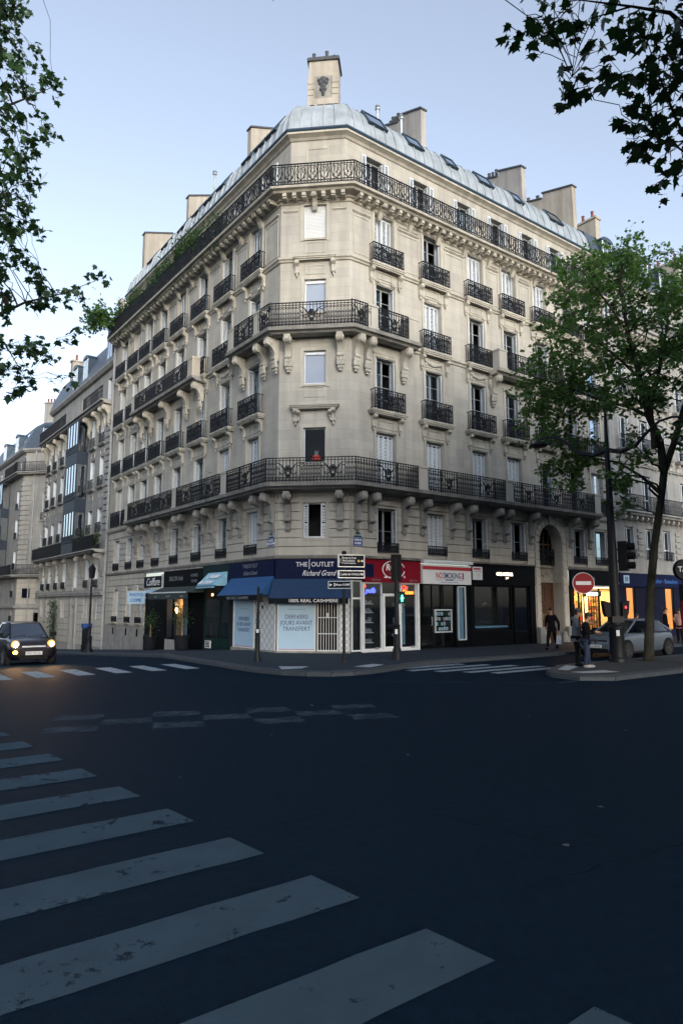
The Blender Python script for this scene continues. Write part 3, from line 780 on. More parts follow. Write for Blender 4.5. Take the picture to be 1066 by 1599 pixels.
# carved corner stack over the chamfer
g = G(); g.box(-.70,.70,0,1.0,24.6,27.72); g.box(-.74,-.44,-.05,0,25.62,26.95); g.box(.44,.74,-.05,0,25.62,26.95); g.box(-.74,.74,-.06,0,25.4,25.62); g.box(-.44,.44,-.045,0,25.62,25.72)
for z in (25.9, 26.2, 26.5): 
    for x in (-1, 1): g.box(x*.59-.155,x*.59+.155,-.075,-.05,z,z+.2)
CS = ob('chimney', g.mesh('chimney', 'render_tan'), BLD, FC.M(1.5, -2.2, 0))
g = G(); g.box(-.78,.78,-.08,1.08,27.72,27.86); g.box(-.74,.74,-.04,1.04,27.86,27.93); ob('chimney_cap', g.mesh('chimney_cap', 'pot_dark'), CS, FC.M(1.5, -2.2, 0))
g = G(); g.box(-.40,.40,-.012,0,25.73,26.9)
g2 = G()
for x, z, r in ((0,26.72,.16),(-.12,26.55,.13),(.13,26.56,.12),(0,26.4,.14),(-.08,26.22,.11),(.07,26.2,.10),(0,26.05,.09),(-.2,26.7,.08),(.2,26.7,.08),(0,25.92,.06)): g2.ball((x,-.03,z), r, .08, r*1.1, 7, 5)
ob('niche', g.mesh('niche', 'stone_soot'), CS, FC.M(1.5, -2.2, 0)); ob('carved_crest', g2.mesh('carved_crest', 'pot_dark', True), CS, FC.M(1.5, -2.2, 0))
for x, y, h, k in ((-.5,.3,.42,1), (-.15,.5,.25,1), (.13,.3,.5,1), (.33,.6,.25,1), (.48,.35,.3,1), (-.3,.7,.3,1)):
    g = G(); g.lathe([(.10,0),(.085,.06),(.08,h-.04),(.10,h),(.06,h)], 8); ob('chimney_pot', g.mesh('chimney_pot', 'pot_dark'), CS, FC.M(1.5+x, -2.2-y, 27.93))
g = G(); g.tube([(0,0,0),(0,0,1.9)], .07, 6); g.lathe([(.12,1.9),(.14,1.95),(.05,2.02),(.13,2.08),(.02,2.2)], 8)
for f, s, d in ((FL, 10.0, -1.6), (FR, 5.0, -2.2), (FR, 3.6, -2.4)): ob('vent_pipe', g.mesh('vent_pipe', 'zinc'), roof, f.M(s, d, 24.6))

for f, s, d, h in ((FR, 12.0, -2.9, 1.5),):     # aerials
    g = G(); g.tube([(0,0,0),(0,0,h)], .018, 5); g.tube([(-.45,0,h-.15),(.45,0,h-.15)], .012, 4)
    for k in range(5): g.tube([(-.4+.2*k,-.22,h-.15),(-.4+.2*k,.22,h-.15)], .008, 4)
    ob('aerial', g.mesh('aerial', 'pot_dark'), roof, f.M(s, d, 24.9))
# ---- windows
g = G(); w = .61
for a, b, c, e in ((-w-.07,-w+.05,0,2.55), (w-.05,w+.07,0,2.55)): g.box(a,b,-.035,.01,c,e)
g.box(-w+.05,w-.05,-.035,.01,2.43,2.55); g.box(-w-.09,w+.09,-.06,.01,2.55,2.60)
SUR = g.mesh('window_surround', 'stone_trim')
kR = [list('ococcco'), list('ooohoco'), list('ocoooco'), list('cococcc')]   # per row, bottom up
kR = ['ccccohc', 'hohohho', 'hchohco', 'chcccoc']
kL = ['cchohooc', 'hochohoh', 'ohohoohh', 'chocohco']
WINS = {}
for f, C, w, K in ((FR, CR, WR, kR), (FL, CL, WL, kL)):
    for r, (a, b) in enumerate(ROWS):
        for i, c in enumerate(C):
            o = window(BLD, f, c, a, w, b-a, K[r][i], 3); WINS[f, r, i] = o
            ob('window_surround', SUR, o, f.M(c, 0, a) @ Matrix.Diagonal((w/1.08, 1, (b-a)/2.39, 1)))
    for i, c in enumerate(C):                # attic
        o = window(BLD, f, c, 19.6, 1.02 if f is FR else .98, 2.46, 'h' if i % 3 != 2 else 'o', 2, AD)
        WM_ = f.M(c, AD, 19.6)
        o.matrix_basis = WM[BLD].inverted() @ WM_
        lf = _wc[(round(1.02 if f is FR else .98,2), 2.46, 2)][2]
        for sg in (-1, 1):
            for q in (0, 1): ob('shutter', lf, o, f.M(c+f.sg*sg*(.51+.13+.262*q*.0+.02), AD+.045+.04*q, 19.6))
for i, c in enumerate(F1R):
    window(BLD, FR, c, 4.0, 1.1, 1.87, 'lclhho'[i].replace('l','h'), 1)
    guard(BLD, FR, c, 4.0, 1.16, .43, 'low', .05)
for i, c in enumerate(CL):
    window(BLD, FL, c, 4.0, 1.04, 1.85, 'chhhcchc'[i], 1)
    guard(BLD, FL, c, 4.0, 1.08, .43, 'low', .05)
# chamfer windows, each a little different
def cwin(i, kind):
    a, b, c, e = CH[i]; w, h = b-a, e-c; M = FC.M((a+b)/2, 0, c); g = G(); q = w/2-.003
    y = .10
    g.box(-q,-q+.05,y,y+.06,0,h-.003); g.box(q-.05,q,y,y+.06,0,h-.003); g.box(-q+.05,q-.05,y,y+.06,h-.055,h-.004); g.box(-q+.05,q-.05,y-.06,y+.06,.001,.06)
    o = ob('window', g.mesh('window', 'white_paint'), BLD, M)
    p = G(); p.box(-q+.05,q-.05,y+.03,y+.036,.06,h-.055)
    if kind == 'roller':
        p = G(); n = 22
        for k in range(n): z0, z1 = .06+(h-.115)*k/n, .06+(h-.115)*(k+1)/n; p.add([(-q+.05,y,z0),(q-.05,y,z0),(q-.05,y-.012,(z0+z1)/2),(-q+.05,y-.012,(z0+z1)/2),(q-.05,y,z1),(-q+.05,y,z1)], [(0,1,2,3),(3,2,4,5)])
        ob('blind', p.mesh('blind', 'blind_white'), o, M)
    elif kind == 'sky':
        p = G(); p.box(-q+.05,q-.05,y+.03,y+.04,.06,h-.16); ob('blind', p.mesh('blind', 'blind_blue'), o, M)
        p = G(); p.box(-q+.05,q-.05,y-.03,y+.05,h-.16,h-.055); ob('blind_box', p.mesh('blind_box', 'white_paint'), o, M)
    elif kind == 'dark': ob('pane', p.mesh('pane', 'glass_dark'), o, M)
    elif kind == 'open':
        _, _, sh, _, _, _, _ = wparts(.94, h, 1)
        for sg in (-1, 1): ob('shutter', sh, o, M @ T(sg*(q-.10), .04, 0, sg*.35))
    g = G(); e = .14
    for x0, x1, z0, z1 in ((-q-e,-q+.0,-.12,h+e), (q,q+e,-.12,h+e), (-q,q,h,h+e)): g.box(x0,x1,-.035,.01,z0,z1)
    g.box(-q,q,-.07,.01,-.09,-.002); ob('window_surround', g.mesh('window_surround', 'stone_trim'), o, M)
    return o
for i, k in enumerate(('open', 'dark', 'sky', 'sky', 'roller')): cwin(i, k)
# panels, heads and sills on the chamfer
def moulding(f, s0, s1, z0, z1, b=.05, pr=.022, m='stone_trim'):
    g = G(); L, h = s1-s0, z1-z0; g.box(-L/2,L/2,-pr,.01,0,b); g.box(-L/2,L/2,-pr,.01,h-b,h); g.box(-L/2,-L/2+b,-pr,.01,b,h-b); g.box(L/2-b,L/2,-pr,.01,b,h-b)
    ob('panel_moulding', g.mesh('panel_moulding', m), BLD, f.M((s0+s1)/2, .001, z0))
moulding(FC, 1.08, 1.95, 16.75, 17.25); moulding(FC, 1.1, 1.93, 4.0, 4.42); moulding(FC, 1.08, 1.95, 10.4, 10.85); moulding(FC, 1.1,1.93, 15.78, 16.2)
slabbox('window_head', FC, BLD, .5, 2.54, 0, .30, 9.86, 10.04)
slabbox('window_head', FC, BLD, .62, 2.40, 0.162, .26, 16.36, 16.552)
slabbox('window_head', FC, BLD, .35, 2.65, -.01, .10, 18.98, 19.1)
BRK = bracket()
for s in (.74, 2.29):
    ob('bracket', BRK, BLD, FC.M(s, 0, 9.86)); ob('bracket', BRK, BLD, FC.M(s, 0, 16.34))
for s in (.86, 2.17): ob('bracket', bracket(.3, .12), BLD, FC.M(s, 0, 9.8))
# sills with brackets and heads on both long sides
g = G(); g.box(-.42,.42,-.03,0,0,.05); g.box(-.42,.42,-.03,0,.30,.35); g.box(-.42,-.37,-.03,0,.05,.30); g.box(.37,.42,-.03,0,.05,.30); HP = g.mesh('head_panel', 'stone_trim')
g = G()
for x in (-.44, .44):
    g.box(x-.13,x+.13,-.09,0,0,.10)
    for k in (-1, 0, 1): g.box(x+k*.08-.025,x+k*.08+.025,-.11,-.09,-.03,.09)
g.box(-.31,.31,-.05,0,.04,.10); DH = g.mesh('dentil_head', 'stone_trim')
g = G(); rr = random.Random(3)
for k in range(15):
    u = k/14*2-1; g.ball((u*.52, -.04, .26+.14*u*u+rr.uniform(-.03,.03)), .07+.03*rr.random(), .06, .07+.03*rr.random(), 6, 4)
for x in (-.5, .5): g.ball((x,-.04,.18), .06,.05,.13, 6, 4)
GA = g.mesh('garland', 'stone_trim', True)
def one(mesh, name, f, s, z, d=0): return ob(name, mesh, BLD, f.M(s, d+.001, z))
for f, C in ((FR, CR), (FL, CL)):
    for i, c in enumerate(C):
        last = f is FL and i > 3
        # under the fifth-floor windows
        slabbox('window_sill', f, BLD, c-.94, c+.94, .165, .34, 16.34, 16.55)
        for sg in (-.80, .80): one(BRK, 'bracket', f, c+sg, 16.33)
        one(DH, 'dentil_head', f, c, 15.78); one(HP, 'head_panel', f, c, 15.95)
        # under the fourth-floor windows
        inb = (f is FR and (i == 0 or i in (3, 4))) or (f is FL and (i == 0 or i in (3, 4, 5)))
        if not inb:
            slabbox('window_sill', f, BLD, c-.92, c+.92, .175, .34, 13.05, 13.27)
            for sg in (-.78, .78): one(BRK, 'bracket', f, c+sg, 13.02)
            one(GA, 'garland', f, c, 12.45)
        # under the third-floor windows
        if not last:
            slabbox('window_sill', f, BLD, c-1.0, c+1.0, 0, .36, 9.80, 9.99)
        else:
            slabbox('window_sill', f, BLD, c-.98, c+.98, 0, .30, 9.80, 9.99)
        for sg in (-.74, .74): one(BRK, 'bracket', f, c+sg, 9.79)
        one(HP, 'head_panel', f, c, 9.28)
        # window guards
        guard(BLD, f, c, 16.57, 1.74, .84, 'guard', .30)
        if not inb: guard(BLD, f, c, 13.29, 1.72, .88, 'guard', .30)
        guard(BLD, f, c, 10.01, 1.70, .88, 'guard', .32)
    e = C+[C[-1]+2.0]
    for i in range(len(C)-1):
        a, b = C[i]+.84, C[i+1]-.84
        if b-a > .35:
            moulding(f, a, b, 16.75, 18.5); slabbox('panel_head', f, BLD, a-.05, b+.05, -.01, .07, 18.56, 18.68); slabbox('panel_head', f, BLD, a+.02, b-.02, -.01, .05, 18.74, 18.80)
    moulding(f, .2, C[0]-.84, 16.75, 18.5); slabbox('panel_head', f, BLD, .15, C[0]-.8, -.01, .07, 18.56, 18.68)
for a, b in ((.12,.74), (2.25,2.85)): slabbox('panel_head', FC, BLD, a, b, -.01, .06, 18.60, 18.72)

# ---- balcony railings, piers, consoles
def rail(par, f, s0, s1, d, z, h, style): 
    return ob('railing', iron_mesh(abs(s1-s0), h, style), par, f.M((s0+s1)/2, d, z))
def pier(par, f, s0, s1, d0, d1, z0, z1, m='stone'):
    g = G(); L = s1-s0; g.box(-L/2+.03,L/2-.03,-d1+.03,-d0,z0,z1-.1); g.box(-L/2,L/2,-d1,-d0,z1-.1,z1-.03); g.box(-L/2+.02,L/2-.02,-d1+.02,-d0,z1-.03,z1); g.box(-L/2,L/2,-d1,-d0,z0-.001,z0+.08)
    ob('pier', g.mesh('pier', m), par, f.M((s0+s1)/2, 0, 0))
D6 = .66
rail(TOP, FR, -D6*tR, REND, D6, 19.46, 1.0, 'attic'); rail(TOP, FL, -D6*tL, LEND, D6, 19.46, 1.0, 'attic'); rail(TOP, FC, -D6*tL, CW+D6*tR, D6, 19.46, 1.0, 'attic')
D2 = .76
for a, b in ((-D2*tR,3.03), (3.63,8.6), (9.2,15.75)): rail(B2, FR, a, b, D2, 6.70, 1.0, 'balcony')
for a, b in ((-D2*tL,3.05), (3.65,8.46), (9.04,15.4)): rail(B2, FL, a, b, D2, 6.70, 1.0, 'balcony')
rail(B2, FC, -D2*tL, CW+D2*tR, D2, 6.70, 1.0, 'balcony')
for a, b in ((3.05,3.61), (8.62,9.18), (15.77,16.35)): pier(B2, FR, a, b, .2, .80, 6.702, 7.74)
for a, b in ((3.07,3.63), (8.48,9.02), (15.42,15.9)): pier(B2, FL, a, b, .2, .80, 6.702, 7.74)
guard(BLD, FR, 17.3, 6.71, 1.7, .95, 'guard', .22); guard(BLD, FL, 17.2, 6.71, 1.7, .95, 'guard', .22); guard(BLD, FL, 19.24, 6.71, 1.7, .95, 'guard', .22)
D4 = .72
rail(B4, FC, -D4*tL, CW+D4*tR, D4, 13.21, 1.02, 'balcony')
for a, b in ((-D4*tR,.38), (.98,2.62)): rail(B4, FR, a, b, D4, 13.21, 1.02, 'balcony')
for a, b in ((-D4*tL,.42), (1.0,2.7)): rail(B4, FL, a, b, D4, 13.21, 1.02, 'balcony')
for a, b in ((.40,.96), (2.64,3.24)): pier(B4, FR, a, b, .2, .76, 13.21, 14.26)
for a, b in ((.44,.98), (2.72,3.32)): pier(B4, FL, a, b, .2, .76, 13.21, 14.24)
rail(B4R, FR, 9.12, 13.55, D4, 13.21, .95, 'balcony'); pier(B4R, FR, 8.48, 9.1, .0, .76, 13.21, 14.2); pier(B4R, FR, 13.57, 14.1, .0, .76, 13.21, 14.2)
rail(B4L, FL, 7.7, 15.1, D4, 13.21, .95, 'balcony'); pier(B4L, FL, 7.05, 7.68, .0, .76, 13.21, 14.2, 'render_tan'); pier(B4L, FL, 15.12, 15.62, .0, .76, 13.21, 14.15)
C2 = console(.30, .60, 1.22, .20, 'stone_soot', neck=True); C4 = console(.30, .58, .95, .1, leafy=True)
def place(mesh, par, f, ss, z):
    for s in ss: ob('console', mesh, par, f.M(s, .012, z))
place(C2, B2, FR, (.28, .98, 2.82, 3.86, 5.66, 6.70, 8.52, 9.26, 11.2, 14.5, 16.2), 6.375)
place(C2, B2, FC, (.46, 2.58), 6.375)
place(C2, B2, FL, (.25, 1.12, 2.98, 3.88, 5.72, 6.6, 8.45, 9.2, 11.3, 12.0, 13.55, 14.3, 15.7), 6.375)
place(C4, B4, FR, (.24, .84, 2.88), 12.95); place(C4, B4, FC, (.42, 2.60), 12.95); place(C4, B4, FL, (.12, 1.06, 2.92), 12.95)
place(C4, B4R, FR, (8.72, 11.5, 13.9), 12.95); place(C4, B4L, FL, (7.3, 9.0, 11.5, 13.9, 15.4), 12.95)

# ---- the porch
g = G(); N = 18
for i in range(N):
    a0, a1 = pi*i/N, pi*(i+1)/N
    def out(a):
        x, z = cos(a), sin(a); k = min(1.42/abs(x) if abs(x) > 1e-6 else 9, (6.40-AZ)/z if z > 1e-6 else 9); return (x*k, .02, AZ+z*k)
    p0, p1 = (AR*cos(a0),.02,AZ+AR*sin(a0)), (AR*cos(a1),.02,AZ+AR*sin(a1))
    g.quad(p0, out(a0), out(a1), p1); g.quad((p1[0],.02,p1[2]), (p1[0],.7,p1[2]), (p0[0],.7,p0[2]), (p0[0],.02,p0[2]))
for s in (-1, 1):
    g.box(min(s*AR,s*1.42),max(s*AR,s*1.42),.02,.7,-.2,AZ)
PORCH = ob('porch', g.mesh('porch', 'stone'), BLD, FR.M(AC, 0, 0))
NV = 11
for i in range(NV):                                    # arch stones
    a0, a1 = pi*(i+.06)/NV, pi*(i+.94)/NV; r1 = 1.27+(.12 if i == NV//2 else 0); g = G(); y0, y1 = -.055-(.06 if i == NV//2 else 0), .04
    q = [(r*cos(a), AZ+r*sin(a)) for r, a in ((AR+.01,a0),(r1,a0),(r1,(a0+a1)/2),(r1,a1),(AR+.01,a1),(AR+.01,(a0+a1)/2))]
    g.prism(q, y0, y1, 'y'); ob('stone_block', g.mesh('stone_block', 'stone'), PORCH, FR.M(AC, 0, 0))
for s in (-1, 1):
    z = .75
    while z < AZ-.1:
        h = min(.42, AZ-z); block('stone_block', FR, PORCH, AC+s*1.1-.17, AC+s*1.1+.17, z, z+h, proud=.05); z += h
    g = G(); g.box(-.24,.24,-.26,0,0,.7); g.box(-.19,.19,-.2,0,.7,.78); ob('plinth', g.mesh('plinth', 'stone_soot'), PORCH, FR.M(AC+s*1.14, 0, 0))
    g = G(); g.lathe([(.2,0),(.19,.2),(.13,.42),(.12,.5),(.02,.55)], 10); ob('wheel_guard', g.mesh('wheel_guard', 'stone_soot', True), PORCH, FR.M(AC+s*.75, .12, 0))
g = G(); g.box(-AR,AR,.55,.66,3.72,3.9); g.box(-AR,AR,.55,.66,3.0,3.12)
g.box(-AR,AR,.62,.66,3.12,3.72)
for k in range(9): g.ball(((k-4)*.17,.60,3.42+.07*cos(k*2)), .09,.05,.10, 6, 4)
ob('carved_lintel', g.mesh('carved_lintel', 'stone_soot'), PORCH, FR.M(AC, 0, 0))
for s in (-1, 1):
    g = G(); a, b = (.008, AR-.004) if s > 0 else (-AR+.004, -.008)
    g.box(a,b,.60,.66,0,3.0)
    for z0, z1 in ((.15,.85), (1.0,1.9), (2.02,2.85)):
        g.box(a+.12,b-.12,.575,.60,z0,z0+.05); g.box(a+.12,b-.12,.575,.60,z1-.05,z1); g.box(a+.12,a+.17,.575,.60,z0+.05,z1-.05); g.box(b-.17,b-.12,.575,.60,z0+.05,z1-.05); g.box(a+.22,b-.22,.585,.60,z0+.1,z1-.1)
    d = ob('door', g.mesh('door', 'wood'), PORCH, FR.M(AC, 0, 0))
    g = G(); g.tube([(s*.09,.56,1.15),(s*.09,.52,1.15),(s*.09,.52,1.4),(s*.09,.56,1.4)], .014, 5); ob('handle', g.mesh('handle', 'gold'), d, FR.M(AC, 0, 0))
g = G(); g.box(-AR,AR,.62,.66,3.9,6.0); 
ob('arch_window', g.mesh('arch_window', 'lacquer'), PORCH, FR.M(AC, 0, 0))
g = G()
for x in (-.62,-.2,.2,.62): g.box(x-.03,x+.03,.57,.62,3.9,5.85)
g.box(-AR,AR,.57,.62,4.95,5.02); ob('arch_glazing', g.mesh('arch_glazing', 'wood'), PORCH, FR.M(AC, 0, 0))
ob('railing', iron_mesh(1.8, .85, 'balcony'), PORCH, FR.M(AC, -.45, 3.9))

# ---- down pipes
g = G(); g.tube([(0,0,0),(0,0,22.6)], .075, 8)
for z in (3, 6.3, 9.5, 12.8, 16, 19): g.lathe([(.095,z),(.095,z+.12)], 8)
DP = g.mesh('down_pipe', 'pipe_grey')
ob('down_pipe', DP, BLD, FR.M(18.6, .10, 0)); ob('down_pipe', DP, BLD, FL.M(21.0, .12, -.95))
g = G(); g.box(-.22,.22,0,.3,-1.2,22.6); ob('party_wall', g.mesh('party_wall', 'stone'), BLD, FR.M(18.55,-.03,0)); ob('party_wall', g.mesh('party_wall', 'stone'), BLD, FL.M(21.0,-.03,0))
# ------------------------------------------------------------------ ground floor: piers, shops, signs
def part(name, g, m, par, M, smooth=False): return ob(name, g.mesh(name, m, smooth), par, M)
def lbox(f, s0, s1, d0, d1, z0, z1, g=None):
    g = g or G(); a, b = sorted((f.x(s0), f.x(s1))); return g.box(a, b, -max(d0,d1), -min(d0,d1), z0, z1)
def P_(name, f, s0, s1, d0, d1, z0, z1, m, par): return part(name, lbox(f, s0, s1, d0, d1, z0, z1), m, par, f.M(0,0,0))
def room(par, f, s0, s1, dep, z1, m='dark_room', d0=-.02):
    g = G(); a, b = sorted((f.x(s0), f.x(s1))); y0, y1 = -d0, dep; z0 = -1.0 if f is FL else -.05
    g.quad((a,y1,z0),(b,y1,z0),(b,y1,z1),(a,y1,z1)); g.quad((a,y0,z0),(a,y1,z0),(a,y1,z1),(a,y0,z1)); g.quad((b,y1,z0),(b,y0,z0),(b,y0,z1),(b,y1,z1))
    g.quad((a,y0,z1),(a,y1,z1),(b,y1,z1),(b,y0,z1)); g.quad((a,y0,z0+.06),(b,y0,z0+.06),(b,y1,z0+.06),(a,y1,z0+.06))
    part('shop_room', g, m, par, f.M(0,0,0))
def frame(name, f, s0, s1, z0, z1, d, b, m, par, th=.06):
    g = G(); lbox(f,s0,s0+b,d-th,d,z0,z1,g); lbox(f,s1-b,s1,d-th,d,z0,z1,g); lbox(f,s0+b,s1-b,d-th,d,z1-b,z1,g); lbox(f,s0+b,s1-b,d-th,d,z0,z0+b,g)
    return part(name, g, m, par, f.M(0,0,0))
def pane(f, s0, s1, z0, z1, d, par, m='glass_shop'): return P_('pane', f, s0, s1, d-.008, d, z0, z1, m, par)
def awning(par, f, s0, s1, zt, d0, zb, d1, m, mv, vh=.2, side=True, flip=0):
    a, b = sorted((f.x(s0), f.x(s1))); g = G(); N = 8
    def y(t): return -(d0+(d1-d0)*t)
    def z(t): return zt+(zb-zt)*t - .05*sin(pi*t)
    for i in range(N):
        t0, t1 = i/N, (i+1)/N
        for o in (0, -.012): g.quad((a,y(t0),z(t0)+o),(a,y(t1),z(t1)+o),(b,y(t1),z(t1)+o),(b,y(t0),z(t0)+o))
    if side:
        for x in (a, b): g.quad((x,-d0,zt),(x,-d1,zb),(x,-d0,zb))
    o = part('awning', g, m, par, f.M(0,0,0))
    g = G(); n = max(6, int((b-a)/.12))
    for i in range(n):
        x0, x1 = a+(b-a)*i/n, a+(b-a)*(i+1)/n; w0, w1 = .01*sin(i*2.1), .01*sin((i+1)*2.1)
        g.quad((x0,-d1-.004,zb),(x1,-d1-.004,zb),(x1,-d1+.01+w1,zb-vh),(x0,-d1+.01+w0,zb-vh))
    v = part('valance', g, mv, o, f.M(0,0,0)); g = G(); g.tube([(a,-d1,zb),(b,-d1,zb)], .018, 6); part('front_bar', g, 'post_paint', o, f.M(0,0,0))
    return o
g = G()
gp = ob('ground_wall', sweep([(-.20,-.2),(-.20,3.8)], around(3.9, .64)).mesh('ground_wall', 'dark_room'), BLD)

# --- the outlet on the corner
SH = thing('shopfront', 'navy blue corner shopfront with blue awnings and pale closing down posters', 'shop', FC.M(1.5, 0, 0))
for f, a, b in ((FC, -.02, CW+.02), (FL, .06, 3.85), (FR, .05, .62)):
    P_('fascia', f, a, b, -.02, .12, 2.86, 3.69, 'navy', SH)
awning(SH, FC, -.12, 2.98, 2.90, .13, 2.12, .86, 'awning_deep', 'valance'); awning(SH, FL, -.02, 3.62, 3.02, .13, 2.26, .82, 'awning_blue', 'valance')
text('THE', SH, FC.M(1.28, .125, 3.47), .26, 'ink_white', align='RIGHT'); text('OUTLET', SH, FC.M(1.42, .125, 3.47), .26, 'ink_white', align='LEFT', sx=.95)
P_('divider', FC, 1.335, 1.36, .12, .127, 3.30, 3.68, 'ink_white', SH)
text('Richard Grand', SH, FC.M(1.72, .125, 3.12), .30, 'ink_white', italic=.5, sx=.75)
text('THE|OUTLET', SH, FL.M(1.95, .125, 3.50), .22, 'ink_grey'); text('Richard Grand', SH, FL.M(1.95, .125, 3.2), .24, 'ink_grey', italic=.5, sx=.8)
text('100% REAL CASHMERE', SH, FC.M(1.62, .872, 2.03), .175, 'ink_white', sx=1.12); text('100% REAL CASHMERE', SH, FL.M(1.75, .832, 2.15), .165, 'ink_grey', sx=1.15)
for f, a, b, z0, z1 in ((FC, .05, 1.60, .12, 2.5), (FL, 1.72, 3.55, .12, 2.6)):
    w = frame('display_window', f, a, b, z0-.05, z1, .03, .05, 'white_paint', SH)
    P_('poster', f, a+.05, b-.05, -.02, .0, z0, z1-.05, 'poster', w); c = (a+b)/2
    for i, t in enumerate(('DERNIERS', 'JOURS AVANT', 'TRANSFERT')): text(t, w, f.M(c, .004, 1.40-.235*i-(.12 if f is FL else 0)), .235, 'ink_navy', sx=.85 if i == 1 else .9)
    P_('rule', f, c-.35, c+.35, .0005, .004, 1.70, 1.712, 'ink_navy', w)
    P_('border', f, a+.052, b-.052, -.0005+.001, .003, z0+.002, z0+.022, 'ink_red', w)
P_('stall_riser', FC, 0, 2.97, -.18, .05, -.05, .066, 'stone_soot', SH); P_('stall_riser', FL, .02, 3.7, -.18, .05, -.15, .066, 'stone_soot', SH)
# barred door
w = frame('grille_door', FC, 1.66, 2.49, .07, 2.06, .04, .045, 'white_paint', SH)
g = G()
for i in range(1, 7): x = 1.70+.75*i/7; g.box(x-.011,x+.011,-.035,-.013,.11,2.0)
for z in (.75, 1.38): g.box(1.71,2.445,-.044,-.036,z-.016,z+.016)
part('grille', g, 'white_paint', w, FC.M(0,0,0)); P_('lock', FC, 2.02, 2.12, .046, .07, 1.36, 1.56, 'alu', w); P_('door', FC, 1.71, 2.44, -.12, -.08, .08, 2.04, 'lacquer', w)
# lattice panels
def lattice(f, a, b, z0, z1, par, nx, nz):
    o = P_('lattice_panel', f, a, b, -.05, .0, z0, z1, 'white_paint', par); g = G(); x0, x1 = sorted((f.x(a), f.x(b))); cw, ch = (x1-x0)/nx, (z1-z0)/nz
    for i in range(nx):
        for j in range(nz):
            X0, Z0 = x0+cw*i, z0+ch*j
            for p, q in (((X0,Z0),(X0+cw,Z0+ch)), ((X0+cw,Z0),(X0,Z0+ch))): g.tube([(p[0],-.008,p[1]),(q[0],-.008,q[1])], .010, 4)
    part('lattice', g, 'ink_grey', o, f.M(0,0,0))
lattice(FC, 2.52, 2.95, .07, 2.3, SH, 2, 9); lattice(FL, .08, 1.66, .07, 2.3, SH, 4, 6)
w = frame('side_window', FR, .04, .56, .05, 2.86, .03, .06, 'white_paint', SH); pane(FR, .1, .5, .11, 2.8, .0, w); P_('transom', FR, .1, .5, -.03, .03, 2.1, 2.17, 'white_paint', w)
room(SH, FR, .06, .6, 1.2, 2.9)

# --- the red vape and phone shop
S2 = thing('shopfront', 'red fronted shop with white door frame and small neon signs', 'shop', FR.M(2.2, 0, 0))
P_('fascia', FR, .645, 3.665, -.02, .14, 2.79, 3.70, 'red', S2); P_('fascia_lip', FR, .64, 3.67, -.02, .19, 3.702, 3.74, 'lacquer', S2)
P_('notice_panel', FR, .66, 1.08, .142, .15, 2.98, 3.52, 'navy', S2)
g = G(); g.tube([(x*.60,0,z*.36) for x, z in ((cos(a), sin(a)) for a in np.linspace(.3, 2*pi-.15, 30))], .022, 4); part('oval_ring', g, 'ink_white', S2, FR.M(2.15, .148, 3.32))
text('RO', S2, FR.M(1.98, .145, 3.40), .36, 'ink_white', italic=.15, bold=.012); text('M.A.G', S2, FR.M(2.06, .145, 3.15), .10, 'ink_grey')
for s, t in ((1.2, 'TELEPHONIE'), (2.2, 'CARTES'), (3.25, 'VIDEO PLUS')): text(t, S2, FR.M(s, .145, 2.88), .085, 'ink_grey')
g = G(); g.ball((0,0,0), .10,.01,.035, 6, 4); g.ball((.24,0,-.01), .13,.01,.035, 6, 4); g.ball((1.02,0,.03), .05,.01,.05, 6, 4); part('bird_mark', g, 'ink_white', S2, FR.M(1.72, .146, 3.0))
for a, b, z0, z1 in ((.65,1.62,.2,2.79), (2.62,3.52,.2,2.79)):
    w = frame('display_window', FR, a, b, z0-.12, z1, .02, .06, 'white_paint', S2, .08); pane(FR, a+.06, b-.06, z0, z1-.06, -.01, w); P_('transom', FR, a+.06, b-.06, -.03, .0, 2.24, 2.28, 'plastic', w)
    P_('vent_grille', FR, (a+b)/2+.1, (a+b)/2+.3, .021, .03, .095, .18, 'ink_grey', w)
P_('threshold', FR, .6, 3.66, -.1, .03, -.02, .075, 'white_paint', S2)
w = frame('door', FR, 1.64, 2.60, .08, 2.34, .05, .11, 'white_paint', S2, .07); pane(FR, 1.75, 2.49, .19, 2.23, .02, w); P_('fanlight', FR, 1.64, 2.6, -.02, -.01, 2.35, 2.79, 'glass_shop', w)
g = G(); g.tube([(2.42,-.06,1.0),(2.42,-.11,1.0),(2.42,-.11,1.35),(2.42,-.06,1.35)], .014, 5); part('handle', g, 'alu', w, FR.M(0,0,0))
P_('white_post', FR, 3.54, 3.66, -.05, .06, 0, 2.785, 'white_paint', S2); P_('white_post', FR, .575, .645, -.05, .05, 0, 2.785, 'white_paint', S2)
room(S2, FR, .62, 3.64, 2.2, 2.95)
mat('shop_blue', (.16,.30,.42), .6, var=.1); mat('goods', (.22,.24,.28), .6, var=.9, scale=9)
P_('backboard', FR, .72, 1.02, -.55, -.5, .2, 2.2, 'shop_blue', S2); P_('backboard', FR, 3.05, 3.5, -.75, -.7, .2, 2.75, 'shop_blue', S2)
for i, z in enumerate((.35,.75,1.15,1.55,1.9)):
    sh = P_('shelf', FR, .72, 1.3, -.5, -.15, z, z+.02, 'white_paint', S2); g = G(); r_ = random.Random(i)
    for k in range(6): x = .76+k*.085; g.box(x,x+.055,.2,.3,z+.021,z+.1+.16*r_.random())
    part('goods', g, 'goods', sh, FR.M(0,0,0))
g = G(); r_ = random.Random(5)
for k in range(14): g.ball((2.75+r_.random()*.5, .5+.2*r_.random(), .35+k*.13), .05+.07*r_.random(), .06, .09, 6, 4)
part('hanging_stock', g, 'goods', S2, FR.M(0,0,0))
